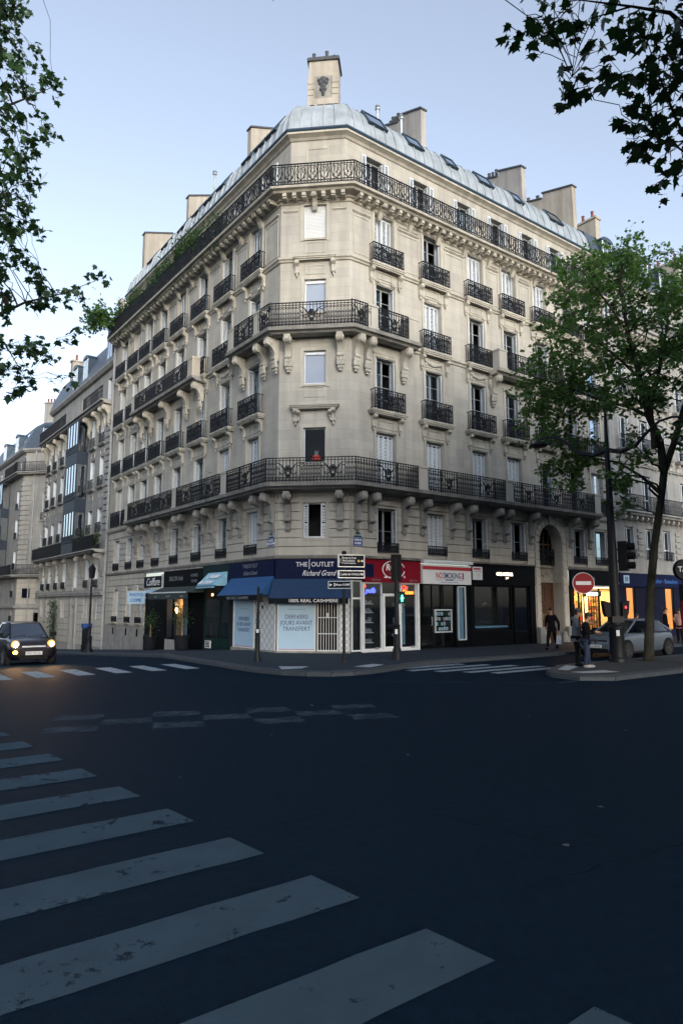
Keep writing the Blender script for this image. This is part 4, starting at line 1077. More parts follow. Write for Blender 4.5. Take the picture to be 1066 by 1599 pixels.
def neon(label, f, s, z, d, items):
    o = thing('neon_sign', label, 'neon sign', f.M(s, d, z)); P_('backing', f, s-.42, s+.42, d-.05, d-.04, z-.2, z+.22, 'plastic', o)
    for t, x, dz, m, sz in items: text(t, o, f.M(s+x, d, z+dz), sz, m, italic=.2, bold=.012, name='neon_letters')
    return o
o = neon('blue and red neon sign in the left window of the red shop', FR, 1.05, 2.50, -.08, (('puffs', .04, -.05, 'neon_blue', .27),))
g = G(); g.lathe([(.01,-.01),(.085,-.01),(.085,.01),(.01,.01)], 12, (0,0), 'y'); part('neon_dot', g, 'neon_red', o, FR.M(.76, -.08, 2.63))
neon('red and orange neon sign in the right window of the red shop', FR, 3.05, 2.50, -.08, (('Cig', -.12, .09, 'neon_red', .24), ('Conso', .06, -.10, 'neon_orange', .24)))

# --- the white smoking-accessories shop
S3 = thing('shopfront', 'white signboard shop with red stripe over a dark glass front', 'shop', FR.M(5.2, 0, 0))
P_('cornice', FR, 3.69, 6.72, 0, .34, 3.66, 3.80, 'white_paint', S3); P_('signboard', FR, 3.70, 6.68, .0, .24, 2.77, 3.61, 'white_paint', S3); P_('stripe', FR, 3.702, 6.678, .242, .246, 3.38, 3.53, 'ink_red', S3)
text('NO', S3, FR.M(4.46, .245, 3.13), .36, 'ink_red', align='LEFT', bold=.006, sx=.72); text('SMOKING', S3, FR.M(4.90, .245, 3.13), .36, 'ink_navy', align='LEFT', bold=.006, sx=.70)
P_('stamp', FR, 6.10, 6.19, .241, .246, 2.99, 3.28, 'ink_red', S3); text('CAFE ADDICT', S3, FR.M(5.3, .245, 2.95), .085, 'ink_navy', bold=.006); text('E-cigarettes, E-liquides, Accessoires', S3, FR.M(5.3, .245, 2.85), .085, 'ink_blue', sx=.9)
for a in (4.45, 5.65): P_('rule', FR, a, a+.5, .241, .245, 2.945, 2.96, 'ink_navy', S3)
o = thing('projecting_sign', 'small white board with red stripe at the end of the white signboard', 'sign', FR.M(7.0, .3, 3.3))
P_('board', FR, 6.70, 7.30, .30, .36, 3.0, 3.58, 'white_paint', o); P_('stripe', FR, 6.71, 7.18, .361, .365, 3.45, 3.53, 'ink_red', o); text('TABAC PRESSE', o, FR.M(7.0, .364, 3.38), .075, 'ink_blue')
for i in range(4): text('ouvert 7j/7' if i == 1 else 'cave a vape'[:9-i], o, FR.M(7.02, .364, 3.26-.06*i), .05, 'ink_grey')
P_('bracket', FR, 6.72, 6.8, .1, .30, 3.2, 3.3, 'post_paint', o)
room(S3, FR, 3.70, 6.78, 1.8, 2.95)
w = frame('glass_front', FR, 3.72, 5.86, .04, 2.77, .0, .05, 'lacquer', S3); pane(FR, 3.77, 5.81, .09, 2.72, -.03, w); P_('mullion', FR, 4.95, 5.15, -.06, .0, .09, 2.72, 'plastic', w); P_('mullion', FR, 4.42, 4.46, -.05, .0, .09, 2.72, 'plastic', w)
g = G(); g.tube([(4.36,-.02,1.0),(4.36,-.07,1.0),(4.36,-.07,1.35),(4.36,-.02,1.35)], .016, 5); part('handle', g, 'alu', w, FR.M(0,0,0))
w = frame('side_display', FR, 5.95, 6.46, .32, 2.70, .10, .05, 'alu', S3); P_('backboard', FR, 6.0, 6.41, -.05, -.04, .37, 2.65, 'shop_blue', w); pane(FR, 6.0, 6.41, .37, 2.65, .05, w); P_('panel', FR, 5.9, 6.75, -.1, .0, 0, .3, 'lacquer', S3)
P_('panel', FR, 6.5, 6.78, -.1, .02, 0, 2.77, 'lacquer', S3)
w = frame('poster_case', FR, 4.56, 5.60, .68, 1.68, .06, .05, 'alu', S3); P_('backing', FR, 4.61, 5.55, .0, .012, .73, 1.63, 'lacquer', w)
r_ = random.Random(8)
for j in range(4):
    for i in range(6):
        x = 4.65+.15*i; z = .77+.215*j; part('product_card', G().box(x,x+.115,-.022,-.013,z,z+.13+.04*r_.random()), ('goods','shop_blue','ink_grey','shop_green')[r_.randrange(4)], w, FR.M(0,0,0))

# --- the black shop
S4 = thing('shopfront', 'black lacquered shopfront with small glowing sign and dark window', 'shop', FR.M(9, 0, 0))
P_('fascia', FR, 6.80, 11.40, -.02, .10, 2.80, 3.70, 'lacquer', S4); P_('fascia_lip', FR, 6.80, 11.40, -.02, .16, 3.702, 3.76, 'lacquer', S4)
text('CELLACTOUR', S4, FR.M(9.14, .105, 3.31), .20, 'sign_glow', bold=.003, sx=.92, name='glowing_letters'); text('par', S4, FR.M(9.3, .105, 3.15), .13, 'sign_glow', italic=.3, name='glowing_letters')
w = frame('display_window', FR, 7.0, 9.7, .62, 2.80, .02, .10, 'lacquer', S4); pane(FR, 7.1, 9.6, .72, 2.7, -.03, w); P_('panel', FR, 6.80, 9.75, -.1, .0, 0, .62, 'lacquer', S4); P_('shelf', FR, 7.15, 9.5, -.6, -.1, .82, .9, 'shop_blue', w)
w = frame('door', FR, 9.85, 11.0, .02, 2.80, .0, .12, 'lacquer', S4); pane(FR, 9.97, 10.88, .6, 2.68, -.03, w); P_('panel', FR, 9.97, 10.88, -.05, -.02, .14, .6, 'lacquer', w)
P_('pilaster', FR, 11.02, 11.42, -.1, .06, 0, 2.80, 'lacquer', S4); P_('pilaster', FR, 6.80, 6.98, -.1, .04, .0, 2.80, 'lacquer', S4)
room(S4, FR, 6.84, 11.4, 2, 2.95)
for s in (8.7, 8.85): g = G(); g.ball((s,.9,1.9+.4*(s-8.7)), .04,.04,.04, 6, 4); part('pendant_lamp', g, 'curtain', S4, FR.M(0,0,0))

# --- the lit grocery beyond the porch
S5 = thing('shopfront', 'black fronted shop with warm lit window full of goods beside the porch', 'shop', FR.M(16.3, 0, 0))
P_('fascia', FR, 14.32, 18.38, -.02, .10, 2.85, 3.70, 'lacquer', S5); text('Lounardis', S5, FR.M(15.95, .105, 3.28), .27, 'ink_grey', italic=.1)
P_('awning_box', FR, 15.1, 18.2, .1, .30, 2.80, 2.92, 'plastic', S5); P_('light_strip', FR, 15.2, 18.1, .301, .31, 2.83, 2.88, 'white_paint', S5)
P_('pilaster', FR, 14.32, 14.62, -.1, .04, 0, 2.85, 'lacquer', S5); P_('pilaster', FR, 18.15, 18.4, -.1, .04, 0, 2.85, 'lacquer', S5); P_('panel', FR, 14.62, 18.15, -.1, .0, 0, .5, 'lacquer', S5)
w = frame('display_window', FR, 14.62, 18.15, .5, 2.85, .02, .06, 'lacquer', S5)
for s in (15.05, 16.9): P_('mullion', FR, s, s+.06, -.06, .02, .56, 2.79, 'lacquer', w)
g = G()
for z in (1.0, 1.45, 1.9, 2.3): lbox(FR, 15.12, 16.9, -.04, .0, z, z+.02, g)
for s in np.arange(15.3, 16.9, .22): lbox(FR, s, s+.015, -.04, .0, .56, 2.4, g)
part('grille', g, 'lacquer', w, FR.M(0,0,0)); pane(FR, 14.68, 18.09, .56, 2.79, -.05, w)
mat('shop_cream', (.62,.50,.32), .8); room(S5, FR, 14.66, 18.1, 1.5, 3.0, 'shop_cream')
r_ = random.Random(4)
for j, z in enumerate((.62, 1.02, 1.42, 1.82, 2.2)):
    for a, b in ((14.72,15.0), (15.15,16.2), (16.5,16.85), (17.0,18.0)):
        sh = P_('shelf', FR, a, b, -1.1, -.75, z, z+.02, 'wood_pale', S5); gs = [G() for _ in range(3)]
        x = a+.02
        while x < b-.1:
            wd = .06+.08*r_.random(); gs[r_.randrange(3)].box(x, x+wd, .78, .95, z+.021, z+.12+.2*r_.random()); x += wd+.02
        for gg, m in zip(gs, ('goods_red', 'goods_gold', 'goods_green')):
            if m not in MAT: mat(m, {'goods_red': (.35,.03,.02), 'goods_gold': (.5,.33,.10), 'goods_green': (.08,.14,.05)}[m], .5, var=.3, scale=9)
            if gg.v: part('goods', gg, m, sh, FR.M(0,0,0))
def lamp(name, f, s, d, z, col, watt, par, size=.5, mesh='glow_warm'):
    o = P_(name, f, s-size/2, s+size/2, d-.05, d+.05, z, z+.03, mesh, par)
    l = bpy.data.lights.new(name, 'AREA'); l.energy = watt; l.color = col; l.size = size; l.shape = 'RECTANGLE'; l.size_y = .3
    lo = ob('lamp_light', l, par, f.M(s, d, z-.02)); return lo
for s in (14.95, 15.9, 17.2): lamp('ceiling_lamp', FR, s, -.45, 2.75, (1,.50,.17), 20, S5, .7)
o = thing('lit_sign', 'small glowing white sign hanging in the lit shop window', 'sign', FR.M(16.5, 0, 2.5)); P_('panel', FR, 15.75, 17.25, -.10, -.08, 2.33, 2.62, 'lacquer', o)
text('Lounardi', o, FR.M(16.5, -.075, 2.47), .32, 'sign_glow_white', bold=.02, name='glowing_letters')
lamp('awning_lamp', FR, 16.6, .26, 2.765, (1,.50,.18), 16, S5, 1.6)
g = G(); g.box(15.95,16.35,.35,.37,.7,2.3); part('light_column', g, 'glow_warm', S5, FR.M(0,0,0))

# --- green shop on the side street
S6 = thing('shopfront', 'dark green shopfront with a pale blue rounded awning on the side street', 'shop', FL.M(5.2, 0, -.15))
P_('fascia', FL, 3.90, 6.55, -.02, .10, 2.95, 3.70, 'shop_green', S6)
mat('awning_pale', (.22,.45,.60), .7, var=.2, scale=6)
a_ = awning(S6, FL, 4.0, 5.9, 3.35, .12, 2.72, .75, 'awning_pale', 'awning_pale', .1)
for t, dz, ds in (("L'Atelier", .32, .0), ('de Kleber', .06, .2)):
    text(t, a_, FL.M(4.9+ds, .70-dz*1.05, 2.84+dz) @ Matrix.Rotation(-radians(45), 4, 'X'), .36, 'ink_white', italic=.35, bold=.012)
w = frame('glass_front', FL, 3.95, 6.5, -.0, 2.95, .0, .08, 'shop_green', S6); pane(FL, 4.03, 6.42, .35, 2.87, -.03, w); P_('mullion', FL, 4.75, 4.83, -.05, .0, .08, 2.87, 'shop_green', w); P_('panel', FL, 3.95, 6.5, -.12, -.02, -.4, .35, 'shop_green', w); P_('transom', FL, 4.83, 6.42, -.05, .0, 1.2, 1.26, 'shop_green', w)
w = P_('vent_grille', FL, 5.75, 6.3, -.02, .03, -.12, .22, 'white_paint', S6); g = G()
for i in range(4): lbox(FL, 5.8, 6.25, .03, .036, -.07+.07*i, -.03+.07*i, g)
part('louvre', g, 'plastic', w, FL.M(0,0,0)); room(S6, FL, 3.92, 6.55, 1.5, 3.0)
g = G(); g.ball((-6.3,.3,2.35), .05,.05,.07, 8, 5); part('wall_lamp', g, 'glow_warm', S6, FL.M(0,0,0)); 
# --- hairdresser
S7 = thing('shopfront', 'black hairdresser shopfront with a slim lit canopy and warm window', 'shop', FL.M(9.5, 0, -.35))
P_('fascia', FL, 6.60, 11.30, -.02, .10, 2.62, 3.62, 'lacquer', S7); P_('fascia_lip', FL, 6.6, 14.15, -.02, .14, 3.622, 3.69, 'stone_soot', S7)
text('SALON Ade', S7, FL.M(9.7, .105, 3.2), .34, 'ink_grey', italic=.2); text('HOMMES', S7, FL.M(7.5, .105, 3.3), .2, 'ink_grey'); text('FEMMES', S7, FL.M(7.5, .105, 3.02), .2, 'ink_grey')
mat('canopy_dark', (.02,.035,.035), .7)
a_ = awning(S7, FL, 6.3, 11.3, 2.78, .12, 2.45, .95, 'canopy_dark', 'canopy_dark', .3); P_('light_strip', FL, 6.5, 11.0, .955, .97, 2.44, 2.50, 'white_paint', a_)
for s, t in ((10.2,'coupe'), (8.6,'SALON'), (7.0,'coiffure')): text(t, a_, FL.M(s, .965, 2.28), .16, 'ink_grey')
w = frame('display_window', FL, 8.3, 11.2, .10, 2.6, .0, .08, 'lacquer', S7); pane(FL, 8.38, 11.12, .2, 2.5, -.03, w); P_('mullion', FL, 10.15, 10.25, -.05, .0, .2, 2.5, 'lacquer', w); P_('panel', FL, 8.3, 11.2, -.1, -.01, -.6, .1, 'render_grey', S7)
P_('dark_panel', FL, 6.60, 8.28, -.15, -.03, -.5, 2.6, 'lacquer', S7); P_('dark_panel', FL, 11.22, 14.1, -.15, -.03, -.8, 2.75, 'lacquer', S7); P_('panel', FL, 13.0, 14.15, -.1, .02, -.8, .25, 'shop_green', S7)
room(S7, FL, 6.64, 11.2, 1.5, 2.75, 'dark_room'); P_('back_shelves', FL, 10.35, 11.1, -.9, -.6, 0, 2.2, 'wood_pale', S7); P_('poster', FL, 8.6, 9.4, -.35, -.33, .15, 1.2, 'shop_blue', S7)
g = G(); g.ball((-10.5,.32,1.62), .07,.07,.12, 8, 5); part('lamp', g, 'glow_warm', S7, FL.M(0,0,0)); g = G(); g.ball((-10.85,.5,1.5), .05,.05,.09, 8, 5); part('lamp', g, 'glow_warm', S7, FL.M(0,0,0))
l = bpy.data.lights.new('lamp_light', 'POINT'); l.energy = 6; l.color = (1,.6,.25); l.shadow_soft_size = .1; ob('lamp_light', l, S7, FL.M(10.5, -.28, 1.9))
o = thing('shop_sign', 'black hairdresser name board left of the lit canopy', 'sign', FL.M(12.8, 0, 3.1)); P_('board', FL, 11.45, 14.05, .0, .13, 2.80, 3.42, 'sign_navy', o); text('Coiffure', o, FL.M(12.75, .135, 3.10), .60, 'ink_white', italic=.3, bold=.003, sx=.95)
P_('frame_edge', FL, 11.36, 11.44, .0, .16, 2.72, 3.50, 'alu', o); P_('strip', FL, 11.45, 13.9, .02, .10, 2.52, 2.72, 'poster', o)
o = thing('projecting_sign', 'pale blue double line photocopy sign sticking out from the stone wall', 'sign', FL.M(14.0, .1, 2.3))
M = FL.M(14.0, .1, 1.93) @ T(0,0,0,-pi/2)        # x now runs out from the wall, -y towards the crossing
M = FL.M(13.96, .1, 1.93) @ Matrix.Rotation(pi/2, 4, 'Z')
g = G(); g.box(-.98,0,-.06,.06,0,.68); part('light_box', g, 'poster', o, M); g = G(); g.box(-1.0,-.97,-.07,.07,-.02,.70); g.box(-.97,.0,-.07,.07,.681,.70); g.box(-.97,.0,-.07,.07,-.02,-.001); g.box(-.03,.1,-.02,.02,.3,.36); part('rim', g, 'alu', o, M)
MS = M
text('PHOTO', o, M @ T(-.49,-.064,.48), .235, 'ink_blue', bold=.008, sx=.95); text('COPIE', o, M @ T(-.52,-.064,.19), .235, 'ink_blue', bold=.008, sx=.95)

# --- stone ground floor at the far end of the side street front
GF = [(c-.44,c+.44,.85,2.8) for c in (14.92, 16.72, 19.0)]
gw = addwall('ground_wall', FL, 14.16, LEND, -1.3, 3.78, GF, d=-.02)
courses(FL, gw, 14.2, LEND-.1, GF, [.62, 1.03, 1.44, 1.85, 2.25, 2.63, 3.02, 3.38, 3.68])
P_('plinth', FL, 14.17, LEND-.1, 0, .06, -1.3, .60, 'stone_soot', gw)
for a, b, z0, z1 in GF:
    c = (a+b)/2; window(BLD, FL, c, z0, .88, z1-z0, 'c', 1); guard(BLD, FL, c, z0-.02, .92, .34, 'low', .10); slabbox('window_sill', FL, BLD, c-.6, c+.6, .062, .24, z0-.14, z0-.02)
    g = G(); g.prism([(-.13,-.55),(.13,-.55),(.13,-.2),(.07,-.12),(-.07,-.12),(-.13,-.2)], -.066, -.061, 'y'); part('cellar_vent', g, 'lacquer', gw, FL.M(c+.15, 0, .62))

# --- street name plaques
def plaque(label, f, s, z, w, h, l1, l2, l3):
    o = thing('street_plaque', label, 'street sign', f.M(s, .04, z)); g = G(); g.box(-w/2,w/2,-.045,-.035,0,h); part('plate', g, 'plaque_blue', o, f.M(s, 0, z)); g = G(); g.box(-w/2+.02,w/2-.02,-.047,-.0455,.02,.03); g.box(-w/2+.02,w/2-.02,-.047,-.0455,h-.03,h-.02); part('border', g, 'ink_white', o, f.M(s, 0, z))
    g = G(); g.prism([(w*.42*cos(a), .004+.20*sin(a)) for a in np.linspace(0, pi, 12)], -.045, -.035, 'y'); part('crest_plate', g, 'plaque_green', o, f.M(s, 0, z+h))
    text(l1, o, f.M(s, .047, z+h+.09), .10, 'ink_white'); text(l2, o, f.M(s, .0475, z+h*.68), .12, 'ink_white', bold=.004, sx=.85); text(l3, o, f.M(s, .0475, z+h*.32), .12, 'ink_white', bold=.004, sx=.85)
plaque('blue street name plaque on the stone right of the chamfer window', FR, .36, 4.22, .46, .36, '16e Arrt', 'AVENUE', 'KLEBER')
plaque('blue street name plaque on the side street wall left of the chamfer', FL, .40, 4.24, .46, .34, '16e Arrt', 'RUE DE', 'LONGCHAMP')
# red lampshade behind the second-floor chamfer window
o = thing('table_lamp', 'red lampshade lamp standing behind the dark chamfer window', 'lamp', FC.M(1.55, -.18, 7.68)); g = G(); g.lathe([(.14,0),(.20,.02),(.17,.20),(.05,.21)], 12); part('shade', g, 'lamp_red', o, FC.M(1.58, -.10, 7.72)); g = G()
for x in (-.04, 0, .05): g.tube([(x,0,.2),(x*1.3,0,.42)], .007, 4)
part('stem', g, 'alu', o, FC.M(1.58, -.10, 7.72))
# ------------------------------------------------------------------ neighbouring buildings
def nwall(root, f, s0, s1, z0, z1, ops, m, dep=.3):
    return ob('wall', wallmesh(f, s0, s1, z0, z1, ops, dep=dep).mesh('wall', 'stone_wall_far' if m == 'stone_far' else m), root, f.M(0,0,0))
_nw = {}
def nwindow(root, f, c, z, w, h, shut=True):
    """window of a neighbouring house: frame, pane, and folded shutters"""
    k = (w, round(h,2))
    if k not in _nw:
        a = w/2-.003; g = G(); g.box(-a,-a+.07,.18,.24,0,h-.003); g.box(a-.07,a,.18,.24,0,h-.003); g.box(-a+.07,a-.07,.18,.24,h-.09,h-.004); g.box(-.04,.04,.17,.24,0,h-.09); g.box(-a+.07,-.04,.18,.23,h*.35,h*.35+.05); g.box(.04,a-.07,.18,.23,h*.35,h*.35+.05)
        p = G(); p.box(-a+.07,a-.07,.205,.21,.0,h-.09); s = G()
        s.box(-a+.001,-a+.04,.0,.17,.02,h-.02); s.box(a-.04,a-.001,.0,.17,.02,h-.02)
        c_ = G(); c_.quad((-a+.07,.29,0),(-a+.07+w*.35,.29,0),(-a+.07+w*.35,.29,h-.1),(-a+.07,.29,h-.1))
        _nw[k] = (g.mesh('window','white_paint'), p.mesh('pane','glass'), s.mesh('shutter','shutter'), c_.mesh('curtain','curtain'))
    q = _nw[k]; M = f.M(c, 0, z); o = ob('window', q[0], root, M); ob('pane', q[1], o, M)
    if shut: ob('shutter', q[2], o, M)
    if random.random() < .6: ob('curtain', q[3], o, M)
    return o
def nrail(root, f, s0, s1, d, z, h, m='iron', solid=False):
    L = abs(s1-s0); g = G(); g.box(-L/2,L/2,-.025,.025,h-.04,h); g.box(-L/2,L/2,-.02,.02,.05,.09)
    n = max(2, round(L/.13))
    for i in range(n+1): x = -L/2+L*i/n; g.box(x-.014,x+.014,-.012,.012,0,h-.04)
    for i in range(n):
        if i % 2 == 0: x = -L/2+L*(i+.5)/n; g.tube(arc(x, h*.6, .06, 0, 2*pi, 6), .014, 3, False); g.tube(arc(x, h*.3, .06, 0, 2*pi, 6), .014, 3, False)
    if solid: g.box(-L/2,L/2,.03,.04,.06,h-.06)
    return ob('railing', g.mesh('railing', m), root, f.M((s0+s1)/2, d, z))
def nrun(root, name, f, s0, s1, prof, m='stone_far'):
    path = [(f,s1),(f,s0)] if f.sg < 0 else [(f,s0),(f,s1)]
    g = sweep(prof, path, True); return ob(name, g.mesh(name, m), root)
def slab_prof(d, z, t=.25): return [(0,z-t),(d*.75,z-t*.8),(d*.8,z-t*.4),(d,z-t*.3),(d,z),(0,z+.003)]
def bk(root, f, s0, s1, z0, z1):
    g = G(); a, b = sorted((f.x(s0), f.x(s1))); g.quad((a,.9,z0),(b,.9,z0),(b,.9,z1),(a,.9,z1)); ob('room_back', g.mesh('room_back','dark_room'), root, f.M(0,0,0))
def mansard(root, f, s0, s1, z, prof, m='slate'):
    g = G(); pr = [(d,z+h) for d, h in prof]; a, b = sorted((f.x(s0), f.x(s1)))
    for (d0,h0),(d1,h1) in zip(pr, pr[1:]): g.quad((a,-d0,h0),(b,-d0,h0),(b,-d1,h1),(a,-d1,h1))
    for x in (a, b): g.quad(*[(x,-d,h) for d,h in pr], (x,-pr[-1][0],z-.1), (x,-pr[0][0],z-.1))
    return ob('roof', g.mesh('roof', m), root, f.M(0,0,0))
def dormer(root, f, s, d, z, w=1.1, h=1.6):
    g = G(); g.box(-w/2,w/2,0,1.3,0,h); g.prism([(w/2*1.12*cos(a), h+.28*sin(a)) for a in np.linspace(0,pi,9)], -.08, 1.4, 'y')
    o = ob('dormer', g.mesh('dormer','zinc_dark'), root, f.M(s,d,z)); g = G(); g.box(-w/2+.15,w/2-.15,-.02,.0,.12,h-.1); ob('window', g.mesh('window','glass_sky'), o, f.M(s,d,z))
    g = G(); g.box(-w/2+.06,-w/2+.15,-.05,.0,.02,h-.02); g.box(w/2-.15,w/2-.06,-.05,0,.02,h-.02); g.box(-.03,.03,-.04,-.021,.12,h-.1); ob('frame', g.mesh('frame','white_paint'), o, f.M(s,d,z))
def rooflight(root, f, s, d, z, ang=65):
    g = G(); g.box(-.45,.45,-.08,.02,0,1.3); M = f.M(s,d,z) @ Matrix.Rotation(-radians(90-ang), 4, 'X'); o = ob('skylight', g.mesh('skylight','zinc_dark'), root, M)
    g = G(); g.box(-.37,.37,-.09,-.081,.08,1.22); ob('pane', g.mesh('pane','glass_sky'), o, M)
def nstack(root, f, s, d, z0, z1, L, th, m, n, pm='terracotta', along=False):
    g = G(); g.box(-th/2,th/2,0,L,z0,z1) if not along else g.box(-L/2,L/2,0,th,z0,z1)
    o = ob('chimney', g.mesh('chimney', m), root, f.M(s,d,0)); g = G(); g.box(-th/2-.08,th/2+.08,-.08,L+.08,z1+.001,z1+.14) if not along else g.box(-L/2-.08,L/2+.08,-.08,th+.08,z1+.001,z1+.14); ob('chimney_cap', g.mesh('chimney_cap', m), o, f.M(s,d,0))
    g = G(); g.lathe([(.13,0),(.10,.08),(.09,.5),(.12,.55),(.07,.58)], 8); me = g.mesh('chimney_pot', pm)
    for i in range(n): ob('chimney_pot', me, o, f.M(s,d,z1+.141) @ (T(0,L*(i+.5)/n,0) if not along else T(-L/2+L*(i+.5)/n,th/2,0)))

# --- the block to the right, mostly behind the plane tree
R2 = thing('apartment_block', 'cream apartment block with slate roof beyond the plane tree', 'building', FR.M(18.8, 0, 0))
e0, e1 = 18.78, 46.0
cols = [20.25, 22.45, 24.4, 26.9, 29.3, 31.8, 34.2, 36.7, 39.1, 41.6, 44.0]
rows = [(4.5,6.35,.98), (7.3,9.55,1.05), (10.9,13.0,1.05), (14.1,16.2,1.05)]
ops = [(c-w/2,c+w/2,a,b) for c in cols for a,b,w in rows]
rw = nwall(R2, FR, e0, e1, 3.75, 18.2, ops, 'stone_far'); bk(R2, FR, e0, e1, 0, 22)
for c in cols:
    for a,b,w in rows: nwindow(R2, FR, c, a, w, b-a)
    o = nrail(R2, FR, c-.55, c+.55, .08, 4.5, .55); 
    for z in (10.9, 14.1): nrail(R2, FR, c-.75, c+.75, .28, z, .85); slabbox('window_sill', FR, R2, c-.9, c+.9, 0, .36, z-.2, z-.01, 'stone_far')
    for sg in (-.82, .82):
        for z in (10.62, 13.8): ob('bracket', BRK, R2, FR.M(c+sg, 0, z))
for i in range(len(cols)-1):                            # raised bosses between the first-floor windows
    c = (cols[i]+cols[i+1])/2
    for k in range(5): block('stone_block', FR, rw, c-.28, c+.28, 4.62+.36*k, 4.86+.36*k, 'stone_far', .07)
nrun(R2, 'balcony', FR, e0+.2, e1, slab_prof(.62, 7.22, .28)); nrail(R2, FR, e0+.25, 30, .55, 7.22, .95); nrail(R2, FR, 30, e1, .55, 7.22, .95)
for i in range(46): g = None; ob('modillion', md, R2, FR.M(19.2+.58*i, .01, 6.74))
for z, d in ((10.2,.16), (13.5,.16), (16.6,.2)): nrun(R2, 'string_course', FR, e0, e1, slab_prof(d, z, .18))
nrun(R2, 'cornice', FR, e0, e1, slab_prof(.7, 18.6, .45)); nrail(R2, FR, e0+.1, 32, .6, 18.6, .95)
for i in range(40): ob('modillion', md, R2, FR.M(19.0+.5*i, .02, 17.98))
at = [(c-.5,c+.5,18.8,21.2) for c in cols]
ob('attic_wall', wallmesh(FR, e0, e1, 18.4, 22.0, at, d=-.65, dep=.25).mesh('attic_wall','stone_far'), R2, FR.M(0,0,0))
for c in cols:
    o = nwindow(R2, FR, c, 18.8, 1.0, 2.4); o.matrix_basis = WM[R2].inverted() @ FR.M(c, -.65, 18.8)
nrun(R2, 'cornice', FR, e0, e1, [(-.66,21.7),(-.5,21.75),(-.3,22.0),(-.3,22.15),(-.66,22.16)])
mansard(R2, FR, e0, e1, 22.15, [(-.35,0),(-.55,.8),(-1.0,2.4),(-1.9,3.2),(-6,3.8)])
for c in cols[:8]: dormer(R2, FR, c+.2, -.55, 22.5, 1.15, 1.7)
nstack(R2, FR, 22.6, -2.4, 22, 27.4, 4.2, .5, 'render_tan', 6); nstack(R2, FR, 33, -2.2, 22, 27.6, 4, .5, 'render_tan', 6)
S8 = thing('shopfront', 'navy blue restaurant front with two tall orange lit windows', 'shop', FR.M(22, 0, 0))
P_('fascia', FR, 18.85, 30, -.02, .12, 2.90, 3.66, 'navy', S8); P_('fascia_lip', FR, 18.85, 30, -.02, .16, 3.662, 3.74, 'stone_far', S8)
text('N  alter - Bessadene', S8, FR.M(23.6, .125, 3.25), .36, 'ink_blue', sx=1.0, bold=.004)
mat('navy_panel', (.004,.005,.020), .6, spec=.12)
for a, b in ((18.85,19.55), (20.62,23.75), (24.9,30)): P_('panel', FR, a, b, -.12, -.02, -.05, 2.9, 'navy_panel', S8)
for a, b in ((19.57,20.6), (23.77,24.88)):
    w = frame('tall_window', FR, a, b, .35, 2.88, -.01, .06, 'navy_panel', S8); pane(FR, a+.06, b-.06, .41, 2.82, -.05, w); P_('panel', FR, a, b, -.12, -.02, -.05, .35, 'navy_panel', S8); P_('lit_blind', FR, a+.06, b-.06, -.2, -.19, .41, 2.82, 'glow_orange', w)
o = thing('number_plate', 'pale house number plate on the navy fascia by the downpipe', 'sign', FR.M(19.45,.15,3.3)); P_('plate', FR, 19.2, 19.75, .121, .14, 3.08, 3.52, 'poster', o); text('59', o, FR.M(19.47, .143, 3.29), .34, 'ink_navy', bold=.012)
g = sweep([(-.6,-.1),(-.6,3.8)], [(FR,e0),(FR,e1)]); ob('ground_wall', g.mesh('ground_wall','dark_room'), R2)

# --- next house down the side street: two metal bay columns
L2 = thing('apartment_block', 'narrow stone apartment block with a glazed metal bay column', 'building', FL.M(21.3, 0, -1))
b0, b1 = 21.25, 38.3; BW0, BW1 = 26.35, 29.2
c2 = [23.05, 25.15, 30.9, 33.0, 35.2, 37.1]
rows = [(.85,2.4,.9), (3.05,5.0,.95), (6.7,8.4,1.0), (9.9,12.0,1.0), (12.9,15.05,1.0)]
ops = [(c-w/2,c+w/2,a,b) for c in c2 for a,b,w in rows] + [(27.6,28.5,-1.4,1.7), (27.4,28.4,3.05,5.0)]
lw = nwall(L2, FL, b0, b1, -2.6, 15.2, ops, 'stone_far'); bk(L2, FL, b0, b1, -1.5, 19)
for c in c2:
    for a,b,w in rows:
        nwindow(L2, FL, c, a, w, b-a, a > 3)
        if a > 2: nrail(L2, FL, c-w/2-.05, c+w/2+.05, .12, a, .7 if a > 6 else .5)
        if a > 6:
            o = slabbox('window_sill', FL, L2, c-.7, c+.7, 0, .22, a-.16, a-.01, 'stone_far'); ob('carved_panel', HP, L2, FL.M(c, .001, a-.75))
nwindow(L2, FL, 27.9, 3.05, 1.0, 1.95)
P_('door', FL, 27.62, 28.48, -.25, -.2, -1.4, 1.7, 'lacquer', L2); P_('door_surround', FL, 27.2, 27.58, 0, .12, -1.7, 2.3, 'stone_far', L2); P_('door_surround', FL, 28.52, 28.9, 0, .12, -1.7, 2.3, 'stone_far', L2)
def quoins(f, par, s0, s1, z0, z1, h, m='stone_far'):
    z = z0; i = 0
    while z+h*.8 < z1: block('stone_block', f, par, s0, s1 if i % 2 else s1-.12*(1 if s1 > s0 else -1), z, z+h-.06, m, .09); z += h; i += 1
quoins(FL, lw, 21.5, 22.3, 6.8, 14.8, .42); quoins(FL, lw, 37.6, 38.25, 6.8, 14.8, .42)
gops = [o for o in ops if o[3] < 5.2]
courses(FL, lw, b0+.3, b1-.05, gops, [-.9,-.45,0,.45,.9,1.35,1.8,2.25]); courses(FL, lw, b0+.3, b1-.05, gops, [2.85,3.28,3.7,4.12,4.54,4.95])
nrun(L2, 'string_course', FL, b0+.2, b1, slab_prof(.22, 2.75, .3)); 
B_ = nrun(L2, 'balcony', FL, b0+.3, b1, slab_prof(.85, 5.5, .25)); nrail(B_, FL, b0+.35, 26.3, .78, 5.5, .95, solid=True); nrail(B_, FL, 29.25, b1, .78, 5.5, .95, solid=True)
